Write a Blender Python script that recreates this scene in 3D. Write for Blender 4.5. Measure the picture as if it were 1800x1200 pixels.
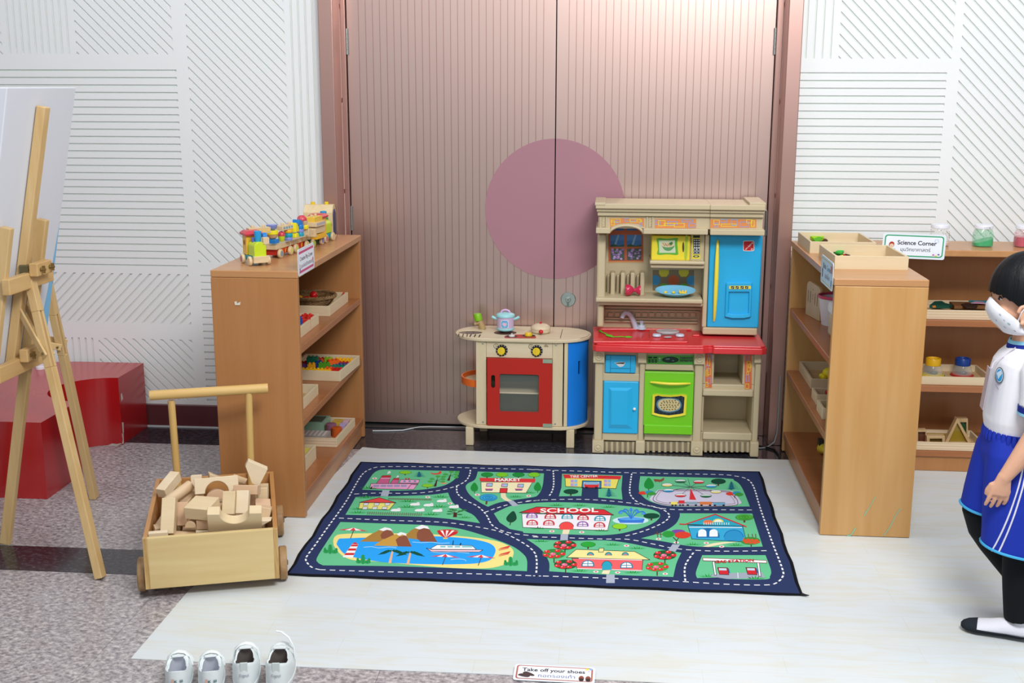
import bpy, bmesh, math, random
import numpy as np
from mathutils import Vector, Matrix, Euler

S = bpy.context.scene
for _o in list(bpy.data.objects):
    bpy.data.objects.remove(_o)
COL = S.collection
R = math.radians
PI = math.pi
random.seed(7)

# ------------------------------------------------------------------ camera, world, lights
FPX, PITCH, YAW, ROLL, CAM_H = 2067.2, 0.21314892, -0.0871657, 0.002336, 1.55


def _axes():
    f = np.array([math.sin(YAW) * math.cos(PITCH), math.cos(YAW) * math.cos(PITCH), -math.sin(PITCH)])
    r = np.array([math.cos(YAW), -math.sin(YAW), 0.0])
    d = np.cross(f, r)
    c, s = math.cos(ROLL), math.sin(ROLL)
    return c * r - s * d, s * r + c * d, f


AX_R, AX_D, AX_F = _axes()
cam_d = bpy.data.cameras.new('camera')
cam_d.sensor_width = 36.0
cam_d.lens = FPX / 1800 * 36.0
cam_d.clip_start = 0.05
cam = bpy.data.objects.new('camera', cam_d)
COL.objects.link(cam)
_m = Matrix([[AX_R[i], -AX_D[i], -AX_F[i], 0.0] for i in range(3)] + [[0, 0, 0, 1]])
_m.translation = Vector((0, 0, CAM_H))
cam.matrix_world = _m
S.camera = cam

S.view_settings.view_transform = 'Standard'
S.view_settings.look = 'None'
S.view_settings.gamma = 1.0
S.view_settings.use_curve_mapping = False
S.view_settings.exposure = 0.03

W = bpy.data.worlds.new('world')
S.world = W
W.use_nodes = True
W.node_tree.nodes['Background'].inputs[0].default_value = (0.93, 0.96, 1.0, 1)
W.node_tree.nodes['Background'].inputs[1].default_value = 0.34


def area(name, loc, target, sx, sy, power, color=(1, 1, 1)):
    l = bpy.data.lights.new(name, 'AREA')
    l.shape = 'RECTANGLE'
    l.size, l.size_y, l.energy, l.color = sx, sy, power, color
    o = bpy.data.objects.new(name, l)
    COL.objects.link(o)
    o.location = loc
    o.rotation_euler = (Vector(target) - Vector(loc)).to_track_quat('-Z', 'Y').to_euler()
    return o


area('ceiling_lamp', (0.85, 1.3, 3.4), (0.1, 4.4, 0.3), 1.5, 0.9, 126, (1.0, 0.985, 0.97))
area('door_sheen_fill', (0.0, -4.2, 2.9), (0.0, 5.2, 1.6), 7.0, 1.2, 62, (0.96, 0.98, 1.0))  # added light behind the camera, brightens the reflection on the upper door
area('ceiling_lamp', (-1.9, 3.3, 3.4), (-1.9, 3.5, 0), 1.2, 1.2, 26, (1.0, 0.99, 0.98))
area('ceiling_lamp', (1.9, 3.3, 3.4), (1.9, 3.5, 0), 1.2, 1.2, 26, (1.0, 0.99, 0.98))


# ------------------------------------------------------------------ photo geometry: a pixel of the photograph on a real plane
def ray(px, py):
    return AX_R * ((px - 900) / FPX) + AX_D * ((py - 600) / FPX) + AX_F


def onz(px, py, z=0.0):
    d = ray(px, py)
    t = (z - CAM_H) / d[2]
    return Vector((d[0] * t, d[1] * t, z))


def ony(px, py, y):
    d = ray(px, py)
    t = y / d[1]
    return Vector((d[0] * t, y, CAM_H + d[2] * t))


def onx(px, py, x):
    d = ray(px, py)
    t = x / d[0]
    return Vector((x, d[1] * t, CAM_H + d[2] * t))


# ------------------------------------------------------------------ materials
def lin(c):
    if isinstance(c, str):
        c = [int(c[i:i + 2], 16) / 255 for i in (0, 2, 4)]
    return tuple(x / 12.92 if x <= 0.04045 else ((x + 0.055) / 1.055) ** 2.4 for x in c)


_MATS = {}


def _new(name):
    m = bpy.data.materials.new(name)
    m.use_nodes = True
    nt = m.node_tree
    return m, nt, nt.nodes['Principled BSDF']


def plain(hexc, rough=0.45, metal=0.0, spec=0.5, bump=0.0, bscale=200.0, trans=0.0, var=0.04, name=None, ior=1.45):
    key = (hexc, rough, metal, spec, bump, bscale, trans, var, ior)
    if key in _MATS:
        return _MATS[key]
    m, nt, b = _new(name or 'paint_' + hexc)
    c = lin(hexc)
    b.inputs['Roughness'].default_value = rough
    b.inputs['Metallic'].default_value = metal
    b.inputs['Specular IOR Level'].default_value = spec
    b.inputs['IOR'].default_value = ior
    if trans:
        b.inputs['Transmission Weight'].default_value = trans
        b.inputs['Base Color'].default_value = (*c, 1)
    else:
        tc = nt.nodes.new('ShaderNodeTexCoord')
        n = nt.nodes.new('ShaderNodeTexNoise')
        n.inputs['Scale'].default_value = 9
        n.inputs['Detail'].default_value = 4
        nt.links.new(tc.outputs['Object'], n.inputs['Vector'])
        mx = nt.nodes.new('ShaderNodeMixRGB')
        mx.inputs[1].default_value = (*[x * (1 - var) for x in c], 1)
        mx.inputs[2].default_value = (*[min(1, x * (1 + var)) for x in c], 1)
        nt.links.new(n.outputs['Fac'], mx.inputs[0])
        nt.links.new(mx.outputs[0], b.inputs['Base Color'])
        if bump:
            n2 = nt.nodes.new('ShaderNodeTexNoise')
            n2.inputs['Scale'].default_value = bscale
            nt.links.new(tc.outputs['Object'], n2.inputs['Vector'])
            bp = nt.nodes.new('ShaderNodeBump')
            bp.inputs['Strength'].default_value = bump
            bp.inputs['Distance'].default_value = 0.002
            nt.links.new(n2.outputs['Fac'], bp.inputs['Height'])
            nt.links.new(bp.outputs[0], b.inputs['Normal'])
    _MATS[key] = m
    return m


def wood(c1, c2, axis='z', scale=14.0, stretch=14.0, rough=0.42, contrast=1.0, rings=0.0, spec=0.4, coord='Object'):
    key = ('wood', c1, c2, axis, scale, stretch, rough, contrast, rings, spec, coord)
    if key in _MATS:
        return _MATS[key]
    m, nt, b = _new('wood_' + c1)
    tc = nt.nodes.new('ShaderNodeTexCoord')
    mp = nt.nodes.new('ShaderNodeMapping')
    s = [scale] * 3
    s['xyz'.index(axis)] = scale / stretch
    mp.inputs['Scale'].default_value = s
    oi = nt.nodes.new('ShaderNodeObjectInfo')
    ad = nt.nodes.new('ShaderNodeVectorMath')
    ad.operation = 'ADD'
    ml = nt.nodes.new('ShaderNodeMath')
    ml.operation = 'MULTIPLY'
    ml.inputs[1].default_value = 37.0
    nt.links.new(oi.outputs['Random'], ml.inputs[0])
    nt.links.new(tc.outputs[coord], mp.inputs['Vector'])
    nt.links.new(mp.outputs[0], ad.inputs[0])
    nt.links.new(ml.outputs[0], ad.inputs[1])
    n = nt.nodes.new('ShaderNodeTexNoise')
    n.inputs['Scale'].default_value = 1.0
    n.inputs['Detail'].default_value = 6
    n.inputs['Roughness'].default_value = 0.65
    n.inputs['Distortion'].default_value = 0.6
    nt.links.new(ad.outputs[0], n.inputs['Vector'])
    src = n.outputs['Fac']
    if rings:
        w = nt.nodes.new('ShaderNodeTexWave')
        w.wave_type = 'BANDS'
        w.bands_direction = {'z': 'X', 'x': 'Z', 'y': 'X'}[axis]
        w.inputs['Scale'].default_value = 0.9
        w.inputs['Distortion'].default_value = 5.0
        w.inputs['Detail'].default_value = 3
        w.inputs['Detail Scale'].default_value = 0.7
        nt.links.new(ad.outputs[0], w.inputs['Vector'])
        mxx = nt.nodes.new('ShaderNodeMix')
        mxx.inputs[0].default_value = rings
        nt.links.new(n.outputs['Fac'], mxx.inputs[2])
        nt.links.new(w.outputs['Fac'], mxx.inputs[3])
        src = mxx.outputs[0]
    cr = nt.nodes.new('ShaderNodeValToRGB')
    cr.color_ramp.elements[0].position = 0.5 - 0.22 / contrast
    cr.color_ramp.elements[1].position = 0.5 + 0.22 / contrast
    cr.color_ramp.elements[0].color = (*lin(c2), 1)
    cr.color_ramp.elements[1].color = (*lin(c1), 1)
    nt.links.new(src, cr.inputs[0])
    nt.links.new(cr.outputs[0], b.inputs['Base Color'])
    b.inputs['Roughness'].default_value = rough
    b.inputs['Specular IOR Level'].default_value = spec
    bp = nt.nodes.new('ShaderNodeBump')
    bp.inputs['Strength'].default_value = 0.08
    bp.inputs['Distance'].default_value = 0.001
    nt.links.new(n.outputs['Fac'], bp.inputs['Height'])
    nt.links.new(bp.outputs[0], b.inputs['Normal'])
    _MATS[key] = m
    return m


def granite(name, cols, rough, spec=0.5):
    if name in _MATS:
        return _MATS[name]
    m, nt, b = _new(name)
    tc = nt.nodes.new('ShaderNodeTexCoord')
    geo = nt.nodes.new('ShaderNodeNewGeometry')
    mp = nt.nodes.new('ShaderNodeMapping')
    mp.inputs['Rotation'].default_value = (0, 0, 0.5)
    mp.inputs['Scale'].default_value = (1.0, 1.25, 1.0)
    nt.links.new(geo.outputs['Position'], mp.inputs['Vector'])
    n1 = nt.nodes.new('ShaderNodeTexNoise')
    n1.inputs['Scale'].default_value = 55
    n1.inputs['Detail'].default_value = 5
    n1.inputs['Roughness'].default_value = 0.75
    n2 = nt.nodes.new('ShaderNodeTexNoise')
    n2.inputs['Scale'].default_value = 9
    n2.inputs['Detail'].default_value = 3
    for n in (n1, n2):
        nt.links.new(mp.outputs[0], n.inputs['Vector'])
    cr = nt.nodes.new('ShaderNodeValToRGB')
    e = cr.color_ramp.elements
    e[0].position, e[1].position = 0.36, 0.64
    e[0].color, e[1].color = (*lin(cols[0]), 1), (*lin(cols[2]), 1)
    k = e.new(0.5)
    k.color = (*lin(cols[1]), 1)
    nt.links.new(n1.outputs['Fac'], cr.inputs[0])
    mx = nt.nodes.new('ShaderNodeMixRGB')
    mx.blend_type = 'MULTIPLY'
    mx.inputs[0].default_value = 0.35
    cr2 = nt.nodes.new('ShaderNodeValToRGB')
    cr2.color_ramp.elements[0].position, cr2.color_ramp.elements[1].position = 0.3, 0.7
    cr2.color_ramp.elements[0].color = (*lin(cols[3]), 1)
    nt.links.new(n2.outputs['Fac'], cr2.inputs[0])
    nt.links.new(cr.outputs[0], mx.inputs[1])
    nt.links.new(cr2.outputs[0], mx.inputs[2])
    nt.links.new(mx.outputs[0], b.inputs['Base Color'])
    b.inputs['Roughness'].default_value = rough
    b.inputs['Specular IOR Level'].default_value = spec
    _MATS[name] = m
    return m


def print_mat(rough=0.5, spec=0.3, fabric=False):
    key = ('print', rough, spec, fabric)
    if key in _MATS:
        return _MATS[key]
    m, nt, b = _new('printed_ink')
    a = nt.nodes.new('ShaderNodeAttribute')
    a.attribute_name = 'ink'
    nt.links.new(a.outputs['Color'], b.inputs['Base Color'])
    b.inputs['Roughness'].default_value = rough
    b.inputs['Specular IOR Level'].default_value = spec
    if fabric:
        tc = nt.nodes.new('ShaderNodeTexCoord')
        n2 = nt.nodes.new('ShaderNodeTexNoise')
        n2.inputs['Scale'].default_value = 500
        nt.links.new(tc.outputs['Object'], n2.inputs['Vector'])
        bp = nt.nodes.new('ShaderNodeBump')
        bp.inputs['Strength'].default_value = 0.25
        bp.inputs['Distance'].default_value = 0.001
        nt.links.new(n2.outputs['Fac'], bp.inputs['Height'])
        nt.links.new(bp.outputs[0], b.inputs['Normal'])
    _MATS[key] = m
    return m


def glass(hexc='FFFFFF', rough=0.02, alpha=0.18):
    """thin clear pane: mostly see-through, a little gloss"""
    key = ('glass', hexc, rough, alpha)
    if key in _MATS:
        return _MATS[key]
    m, nt, b = _new('clear_glass')
    b.inputs['Base Color'].default_value = (*lin(hexc), 1)
    b.inputs['Roughness'].default_value = rough
    b.inputs['Alpha'].default_value = alpha
    _MATS[key] = m
    return m


# ------------------------------------------------------------------ mesh builder
class MB:
    def __init__(self):
        self.v, self.f, self.mi, self.mats = [], [], [], []

    def _m(self, mat):
        if mat not in self.mats:
            self.mats.append(mat)
        return self.mats.index(mat)

    def add(self, vs, fs, mat, M=None):
        o = len(self.v)
        for p in vs:
            p = Vector(p)
            self.v.append(tuple(M @ p if M else p))
        k = self._m(mat)
        for f in fs:
            self.f.append([i + o for i in f])
            self.mi.append(k)
        return self

    def box(self, x0, y0, z0, x1, y1, z1, mat, M=None):
        vs = [(x, y, z) for x in (x0, x1) for y in (y0, y1) for z in (z0, z1)]
        fs = [(0, 1, 3, 2), (4, 6, 7, 5), (0, 4, 5, 1), (2, 3, 7, 6), (0, 2, 6, 4), (1, 5, 7, 3)]
        return self.add(vs, fs, mat, M)

    def prism(self, poly, plane, a, b, mat, M=None):
        """extrude a 2D outline of the given plane ('xy','xz','yz') from a to b along the third axis"""
        n = len(poly)
        put = {'xy': lambda u, v, w: (u, v, w), 'xz': lambda u, v, w: (u, w, v), 'yz': lambda u, v, w: (w, u, v)}[plane]
        ar = sum(poly[i][0] * poly[(i + 1) % n][1] - poly[(i + 1) % n][0] * poly[i][1] for i in range(n))
        if (ar < 0) != (plane == 'xz'):
            poly = poly[::-1]
        if a > b:
            a, b = b, a
        vs = [put(u, v, a) for u, v in poly] + [put(u, v, b) for u, v in poly]
        fs = [list(range(n))[::-1], list(range(n, 2 * n))]
        fs += [(i, (i + 1) % n, n + (i + 1) % n, n + i) for i in range(n)]
        return self.add(vs, fs, mat, M)

    def lathe(self, prof, n, mat, M=None, cap=True):
        vs, fs = [], []
        for r, z in prof:
            for i in range(n):
                a = 2 * PI * i / n
                vs.append((r * math.cos(a), r * math.sin(a), z))
        for j in range(len(prof) - 1):
            for i in range(n):
                k = (i + 1) % n
                fs.append((j * n + i, j * n + k, (j + 1) * n + k, (j + 1) * n + i))
        if cap:
            fs.append(list(range(n))[::-1])
            fs.append(list(range((len(prof) - 1) * n, len(prof) * n)))
        return self.add(vs, fs, mat, M)

    def loft(self, rings, mat, M=None, cap=True, closed=False):
        n = len(rings[0])
        vs = [p for r in rings for p in r]
        fs = []
        m = len(rings)
        for j in range(m if closed else m - 1):
            jj = (j + 1) % m
            for i in range(n):
                k = (i + 1) % n
                fs.append((j * n + i, j * n + k, jj * n + k, jj * n + i))
        if cap and not closed:
            fs.append(list(range(n))[::-1])
            fs.append(list(range((m - 1) * n, m * n)))
        return self.add(vs, fs, mat, M)

    def tube(self, pts, r, mat, n=8, M=None, closed=False, squash=1.0):
        pts = [Vector(p) for p in pts]
        m = len(pts)
        rs = r if isinstance(r, (list, tuple)) else [r] * m
        rings, prev = [], None
        for i in range(m):
            t = (pts[(i + 1) % m] - pts[i - 1]) if closed or 0 < i < m - 1 else (pts[1] - pts[0] if i == 0 else pts[-1] - pts[-2])
            t.normalize()
            if prev is None:
                ref = Vector((0, 0, 1)) if abs(t.z) < 0.9 else Vector((1, 0, 0))
                u = t.cross(ref).normalized()
            else:
                u = (prev - t * prev.dot(t)).normalized()
            prev = u
            w = t.cross(u)
            rings.append([tuple(pts[i] + u * (rs[i] * math.cos(2 * PI * k / n)) + w * (rs[i] * squash * math.sin(2 * PI * k / n))) for k in range(n)])
        return self.loft(rings, mat, M, cap=True, closed=closed)

    def ball(self, c, r, mat, n=12, M=None):
        rx, ry, rz = r if isinstance(r, (tuple, list)) else (r, r, r)
        rings = []
        for j in range(n // 2 + 1):
            t = -PI / 2 + PI * (0.04 + 0.92 * j / (n // 2))
            rings.append([(c[0] + rx * math.cos(t) * math.cos(2 * PI * i / n), c[1] + ry * math.cos(t) * math.sin(2 * PI * i / n), c[2] + rz * math.sin(t)) for i in range(n)])
        return self.loft(rings, mat, M)

    def bar(self, a, b, w, h, mat, up=(0, 0, 1), ext=0.0):
        """square-section bar from a to b; h measured along 'up', w across"""
        a, b = Vector(a), Vector(b)
        t = (b - a).normalized()
        a, b = a - t * ext, b + t * ext
        u = Vector(up)
        s = t.cross(u).normalized()
        u = s.cross(t)
        vs = [p + s * sx * w / 2 + u * sz * h / 2 for p in (a, b) for sx, sz in ((-1, -1), (1, -1), (1, 1), (-1, 1))]
        fs = [(3, 2, 1, 0), (4, 5, 6, 7), (0, 1, 5, 4), (1, 2, 6, 5), (2, 3, 7, 6), (3, 0, 4, 7)]
        return self.add(vs, fs, mat)

    def obj(self, name, parent=None, bev=0, seg=2, smooth=None, loc=None, rot=None, label=None, fix=True):
        me = bpy.data.meshes.new(name)
        me.from_pydata(self.v, [], self.f)
        for m in self.mats:
            me.materials.append(m)
        me.polygons.foreach_set('material_index', self.mi)
        if fix:
            bm = bmesh.new()
            bm.from_mesh(me)
            bmesh.ops.recalc_face_normals(bm, faces=bm.faces)
            bm.to_mesh(me)
            bm.free()
        me.update()
        if smooth:
            me.shade_smooth()
            me.set_sharp_from_angle(angle=R(smooth if smooth is not True else 40))
        o = bpy.data.objects.new(name, me)
        COL.objects.link(o)
        if bev:
            b = o.modifiers.new('bevel', 'BEVEL')
            b.width, b.segments, b.limit_method, b.angle_limit = bev, seg, 'ANGLE', R(35)
            b.use_clamp_overlap = True
            b.harden_normals = False
        if parent:
            o.parent = parent
        if loc is not None:
            o.location = loc
        if rot is not None:
            o.rotation_euler = rot
        if label:
            o['label'] = label
        return o


def thing(name, label, cat, loc=(0, 0, 0), rot=(0, 0, 0), group=None):
    o = bpy.data.objects.new(name, None)
    o.empty_display_size = 0.05
    COL.objects.link(o)
    o.location = loc
    o.rotation_euler = rot
    return tag(o, label, cat, group)


def tag(o, label, cat, group=None, kind=None):
    o['label'], o['category'] = label, cat
    if group:
        o['group'] = group
    if kind:
        o['kind'] = kind
    return o


def structure(o):
    o['kind'] = 'structure'
    return o


def copy_thing(root, loc, rot=None, label=None, group=None):
    r = root.copy()
    COL.objects.link(r)
    r.location = loc
    if rot is not None:
        r.rotation_euler = rot
    if label:
        r['label'] = label
    if group:
        r['group'] = group
    for ch in list(root.children):
        c = ch.copy()
        COL.objects.link(c)
        c.parent = r
        for g in list(ch.children):
            d = g.copy()
            COL.objects.link(d)
            d.parent = c
    return r


# ------------------------------------------------------------------ flat print: outlines, lines and lettering laid on a surface
_TXT = {}


def text_tris(s, bold=0.0, align='CENTER'):
    key = (s, bold, align)
    if key not in _TXT:
        cu = bpy.data.curves.new('lettering', 'FONT')
        cu.body, cu.size, cu.align_x, cu.offset = s, 1.0, align, bold
        cu.resolution_u = 3
        o = bpy.data.objects.new('lettering', cu)
        COL.objects.link(o)
        dg = bpy.context.evaluated_depsgraph_get()
        ev = o.evaluated_get(dg)
        me = ev.to_mesh()
        vs = [(v.co.x, v.co.y) for v in me.vertices]
        fs = [list(p.vertices) for p in me.polygons]
        ev.to_mesh_clear()
        bpy.data.objects.remove(o)
        bpy.data.curves.remove(cu)
        _TXT[key] = (vs, fs)
    return _TXT[key]


def smooth_path(pts, closed=False, k=6):
    out = []
    n = len(pts)
    rng = range(n) if closed else range(n - 1)
    g = (lambda i: pts[i % n]) if closed else (lambda i: pts[max(0, min(n - 1, i))])
    for i in rng:
        p0, p1, p2, p3 = g(i - 1), g(i), g(i + 1), g(i + 2)
        for j in range(k):
            t = j / k
            out.append(tuple(0.5 * (2 * p1[a] + (p2[a] - p0[a]) * t + (2 * p0[a] - 5 * p1[a] + 4 * p2[a] - p3[a]) * t * t + (3 * p1[a] - p0[a] - 3 * p2[a] + p3[a]) * t ** 3) for a in range(2)))
    if not closed:
        out.append(tuple(pts[-1]))
    return out


class Print:
    """collects coloured flat shapes; mp maps drawing units to a point on the surface, up is the surface normal"""

    def __init__(self, mp, up, step=0.00025, base=0.0003):
        self.mp, self.up, self.step, self.base = mp, Vector(up), step, base
        self.v, self.f, self.c = [], [], []
        self.n = 0

    def tf(self, fn):
        self.mp = fn
        return self

    def _put(self, pts, layer, fs, col):
        o = len(self.v)
        self.n += 1
        off = self.up * (self.base + self.step * layer + (self.n % 40) * self.step / 60)
        for p in pts:
            q = self.mp(p[0], p[1])
            self.v.append(tuple(q + off))
        c = lin(col)
        for f in fs:
            self.f.append([i + o for i in f])
            self.c.append(c)

    def poly(self, pts, col, layer=1, sm=False):
        if sm:
            pts = smooth_path(pts, True)
        self._put(pts, layer, [list(range(len(pts)))], col)

    def rect(self, x0, y0, x1, y1, col, layer=1):
        self.poly([(x0, y0), (x1, y0), (x1, y1), (x0, y1)], col, layer)

    def rrect(self, x0, y0, x1, y1, r, col, layer=1):
        pts = []
        for cx, cy, a in ((x1 - r, y1 - r, 0), (x0 + r, y1 - r, 90), (x0 + r, y0 + r, 180), (x1 - r, y0 + r, 270)):
            pts += [(cx + r * math.cos(R(a + t)), cy + r * math.sin(R(a + t))) for t in (0, 30, 60, 90)]
        self.poly(pts, col, layer)

    def ell(self, x, y, rx, ry, col, layer=1, n=20, a0=0, a1=360):
        k = n if a1 - a0 >= 360 else n + 1
        self.poly([(x + rx * math.cos(R(a0 + (a1 - a0) * i / n)), y + ry * math.sin(R(a0 + (a1 - a0) * i / n))) for i in range(k)], col, layer)

    def line(self, pts, w, col, layer=2, closed=False):
        """w in drawing units"""
        pts = [Vector(p) for p in pts]
        n = len(pts)
        for i in range(n if closed else n - 1):
            a, b = pts[i], pts[(i + 1) % n]
            d = b - a
            if d.length < 1e-9:
                continue
            d.normalize()
            q = Vector((-d.y, d.x)) * w / 2
            e = d * w * 0.3
            self._put([a - q - e, b - q + e, b + q + e, a + q - e], layer, [[0, 1, 2, 3]], col)

    def outl(self, pts, col, oc='23252B', w=2.5, layer=1, sm=False):
        if sm:
            pts = smooth_path(pts, True)
        self.poly(pts, col, layer)
        self.line(pts, w, oc, layer + 1, True)

    def dashes(self, pts, dash, gap, w, col, layer=2):
        """dash lengths in metres along the mapped path"""
        q = [self.mp(*p) for p in smooth_path(pts, k=10)]
        side = self.up
        acc, i, on = 0.0, 0, True
        seglens = [(q[k + 1] - q[k]).length for k in range(len(q) - 1)]
        tot = sum(seglens)

        def at(s):
            for k, L in enumerate(seglens):
                if s <= L or k == len(seglens) - 1:
                    return q[k].lerp(q[k + 1], min(1, s / max(L, 1e-9)))
                s -= L
        s = 0.0
        off = self.up * (self.base + self.step * layer)
        c = lin(col)
        while s + dash < tot:
            a, b = at(s), at(s + dash)
            d = (b - a)
            if d.length > 1e-5:
                x = d.normalized().cross(side) * w / 2
                o = len(self.v)
                self.v += [tuple(p + off) for p in (a - x, b - x, b + x, a + x)]
                self.f.append([o, o + 1, o + 2, o + 3])
                self.c.append(c)
            s += dash + gap

    def text(self, s, x, y, h, col, layer=4, bold=0.0, wide=1.0, align='CENTER', rot=0.0, flip=True, shear=0.0):
        vs, fs = text_tris(s, bold, align)
        c_, s_ = math.cos(R(rot)), math.sin(R(rot))
        k = -1 if flip else 1
        pts = []
        for u, v in vs:
            u2, v2 = u * h * wide + v * h * shear, v * h
            u2, v2 = u2 * c_ - v2 * s_, u2 * s_ + v2 * c_
            pts.append((x + u2, y + k * v2))
        self._put(pts, layer, fs, col)

    def obj(self, name, parent=None, mat=None, label=None):
        me = bpy.data.meshes.new(name)
        inv = None
        if parent:
            inv = parent.matrix_basis.inverted()
            if parent.parent:
                inv = inv @ parent.parent.matrix_basis.inverted()
        vs = [tuple(inv @ Vector(p)) for p in self.v] if inv else self.v
        me.from_pydata(vs, [], self.f)
        at = me.color_attributes.new('ink', 'FLOAT_COLOR', 'CORNER')
        buf = []
        for f, c in zip(self.f, self.c):
            buf += [*c, 1.0] * len(f)
        at.data.foreach_set('color', buf)
        me.materials.append(mat or print_mat())
        me.update()
        o = bpy.data.objects.new(name, me)
        COL.objects.link(o)
        if parent:
            o.parent = parent
        if label:
            o['label'] = label
        return o


def local(o):
    """world point -> o's local frame"""
    inv = o.matrix_basis.inverted()
    return lambda p: inv @ Vector(p)
# ================================================================== SETTING
GR_LIGHT = granite('granite_grey', ('6E6A70', 'A5A0A4', 'D2CCCC', 'D8CFCF'), 0.28)
GR_DARK = granite('granite_black', ('1B1B20', '2E2D33', '50505A', 'B8B8C0'), 0.16)
GROUT = plain('6A6668', 0.8)
mb = MB()
mb.box(-5, -5, -0.06, 5, 5.32, -0.0035, GROUT)
floor = structure(mb.obj('floor'))
floor['label'] = 'polished granite floor of grey tiles with black border strips'
xs = [-1.41 + 0.8 * k for k in range(-3, 7)]
for ys, m, off in (((-5, -3.4), GR_LIGHT, 0), ((-3.4, -1.7), GR_LIGHT, 0), ((-1.7, 0.1), GR_LIGHT, 0), ((0.1, 1.95), GR_LIGHT, 0), ((1.95, 2.25), GR_LIGHT, 0), ((2.25, 3.05), GR_LIGHT, 0), ((3.05, 3.45), GR_LIGHT, 0), ((3.452, 3.652), GR_DARK, 0.2),
                   ((3.654, 4.25), GR_LIGHT, 0), ((4.25, 4.85), GR_LIGHT, 0), ((4.852, 5.30), GR_DARK, 0.43)):
    cache = {}
    for a in xs:
        x0, x1 = max(-3.4, a + off), min(2.9, a + off + 0.8)
        if x1 - x0 < 0.05:
            continue
        w = round(x1 - x0, 4)
        g = 0.0006
        if w not in cache:
            q = MB()
            q.box(g, g, -0.004, w - g, ys[1] - ys[0] - g, 0, m)
            o = q.obj('tile', floor, loc=(x0, ys[0], 0))
            cache[w] = o.data
        else:
            o = bpy.data.objects.new('tile', cache[w])
            COL.objects.link(o)
            o.parent = floor
            o.location = (x0, ys[0], 0)

# ---- carved white wall panels
WHITE = plain('E6EAEC', 0.5, spec=0.3, var=0.01)
YW = 5.13


def clip(poly, n, c):
    out = []
    for i in range(len(poly)):
        a, b = poly[i], poly[(i + 1) % len(poly)]
        da, db = a[0] * n[0] + a[1] * n[1] - c, b[0] * n[0] + b[1] * n[1] - c
        if da >= 0:
            out.append(a)
        if da * db < 0:
            t = da / (da - db)
            out.append((a[0] + (b[0] - a[0]) * t, a[1] + (b[1] - a[1]) * t))
    return out


def carved(parent, outer, inner, style, pitch=0.0316, gw=0.0085, phase=0.0, depth=0.0065):
    """one wall panel: plain margin, and lands left standing between carved slots"""
    X0, Z0, X1, Z1 = outer
    x0, z0, x1, z1 = inner
    q = MB()
    y0, y1 = YW, YW + depth
    for a in ((X0, Z0, x0, Z1), (x1, Z0, X1, Z1), (x0, Z0, x1, z0), (x0, z1, x1, Z1)):
        if a[2] - a[0] > 1e-4 and a[3] - a[1] > 1e-4:
            q.box(a[0], y0, a[1], a[2], y1, a[3], WHITE)
    s = math.sqrt(0.5)
    n = {'h': (0, 1), 'v': (1, 0), '\\': (s, s), '/': (-s, s)}[style]
    cs = [n[0] * x + n[1] * z for x in (x0, x1) for z in (z0, z1)]
    lo, hi = min(cs), max(cs)
    if style in 'hv':
        k = max(1, round((hi - lo - gw) / pitch))
        p = (hi - lo - gw) / k
        slots = [lo + i * p for i in range(k + 1)]
        edges = [(slots[i] + gw, slots[i + 1]) for i in range(k)]
    else:
        edges, c = [], lo - pitch + phase
        while c < hi:
            edges.append((c + gw, c + pitch))
            c += pitch
    rect = [(x0, z0), (x1, z0), (x1, z1), (x0, z1)]
    for a, b in edges:
        pl = clip(clip(rect, n, a), (-n[0], -n[1]), -b)
        if len(pl) > 2:
            q.prism(pl, 'xz', y0, y1, WHITE)
    return q.obj('panel', parent)


mb = MB()
mb.box(-3.4, YW + 0.0065, 0, -1.262, YW + 0.15, 2.35, plain('DCE2DE', 0.6, spec=0.2, var=0.01))
wl = structure(mb.obj('wall_left'))
wl['label'] = 'white wall of carved slatted panels beside the door frame'
for a in (((-3.4, 1.65, -2.69, 2.35), (-3.3, 1.686, -2.71, 2.33), '\\'), ((-2.69, 1.65, -2.388, 2.35), (-2.68, 1.686, -2.402, 2.33), 'v'),
          ((-2.388, 1.65, -1.898, 2.35), (-2.371, 1.686, -1.934, 2.33), '\\'),
          ((-3.4, 0.736, -1.898, 1.65), (-3.3, 0.748, -1.925, 1.62), 'h'), ((-3.4, 0.447, -1.898, 0.736), (-3.3, 0.484, -1.923, 0.715), '/'),
          ((-3.4, 0.1, -2.38, 0.447), (-3.3, 0.124, -2.394, 0.411), 'v'), ((-2.38, 0.1, -1.898, 0.447), (-2.368, 0.124, -1.922, 0.411), '\\'),
          ((-1.898, 0.742, -1.418, 2.35), (-1.871, 0.772, -1.436, 2.33), '\\'), ((-1.418, 0.742, -1.262, 2.35), (-1.409, 0.772, -1.276, 2.33), 'v'),
          ((-1.898, 0.1, -1.262, 0.742), (-1.868, 0.124, -1.28, 0.714), 'h')):
    carved(wl, *a)
mb = MB()
mb.box(0.74, YW + 0.0065, 0, 2.9, YW + 0.15, 2.35, plain('DCE2DE', 0.6, spec=0.2, var=0.01))
wr = structure(mb.obj('wall_right'))
wr['label'] = 'white wall of carved slatted panels behind the low shelving'
for a in (((0.74, 1.64, 0.896, 2.35), (0.772, 1.668, 0.882, 2.33), 'v'), ((0.896, 1.64, 1.384, 2.35), (0.912, 1.668, 1.37, 2.33), '\\'),
          ((0.74, 0.1, 1.384, 1.64), (0.755, 0.13, 1.356, 1.612), 'h'), ((1.384, 0.1, 2.9, 2.35), (1.405, 0.14, 2.8, 2.33), '\\')):
    carved(wr, *a)
BASEB = plain('5C3034', 0.3, var=0.08)
mb = MB()
mb.box(-3.4, 5.108, 0.006, -1.262, 5.139, 0.104, BASEB)
structure(mb.obj('baseboard_left', bev=0.002))
mb = MB()
mb.box(-3.4, 5.1, 0, -1.262, 5.112, 0.006, plain('C9CFD4', 0.5))
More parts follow.
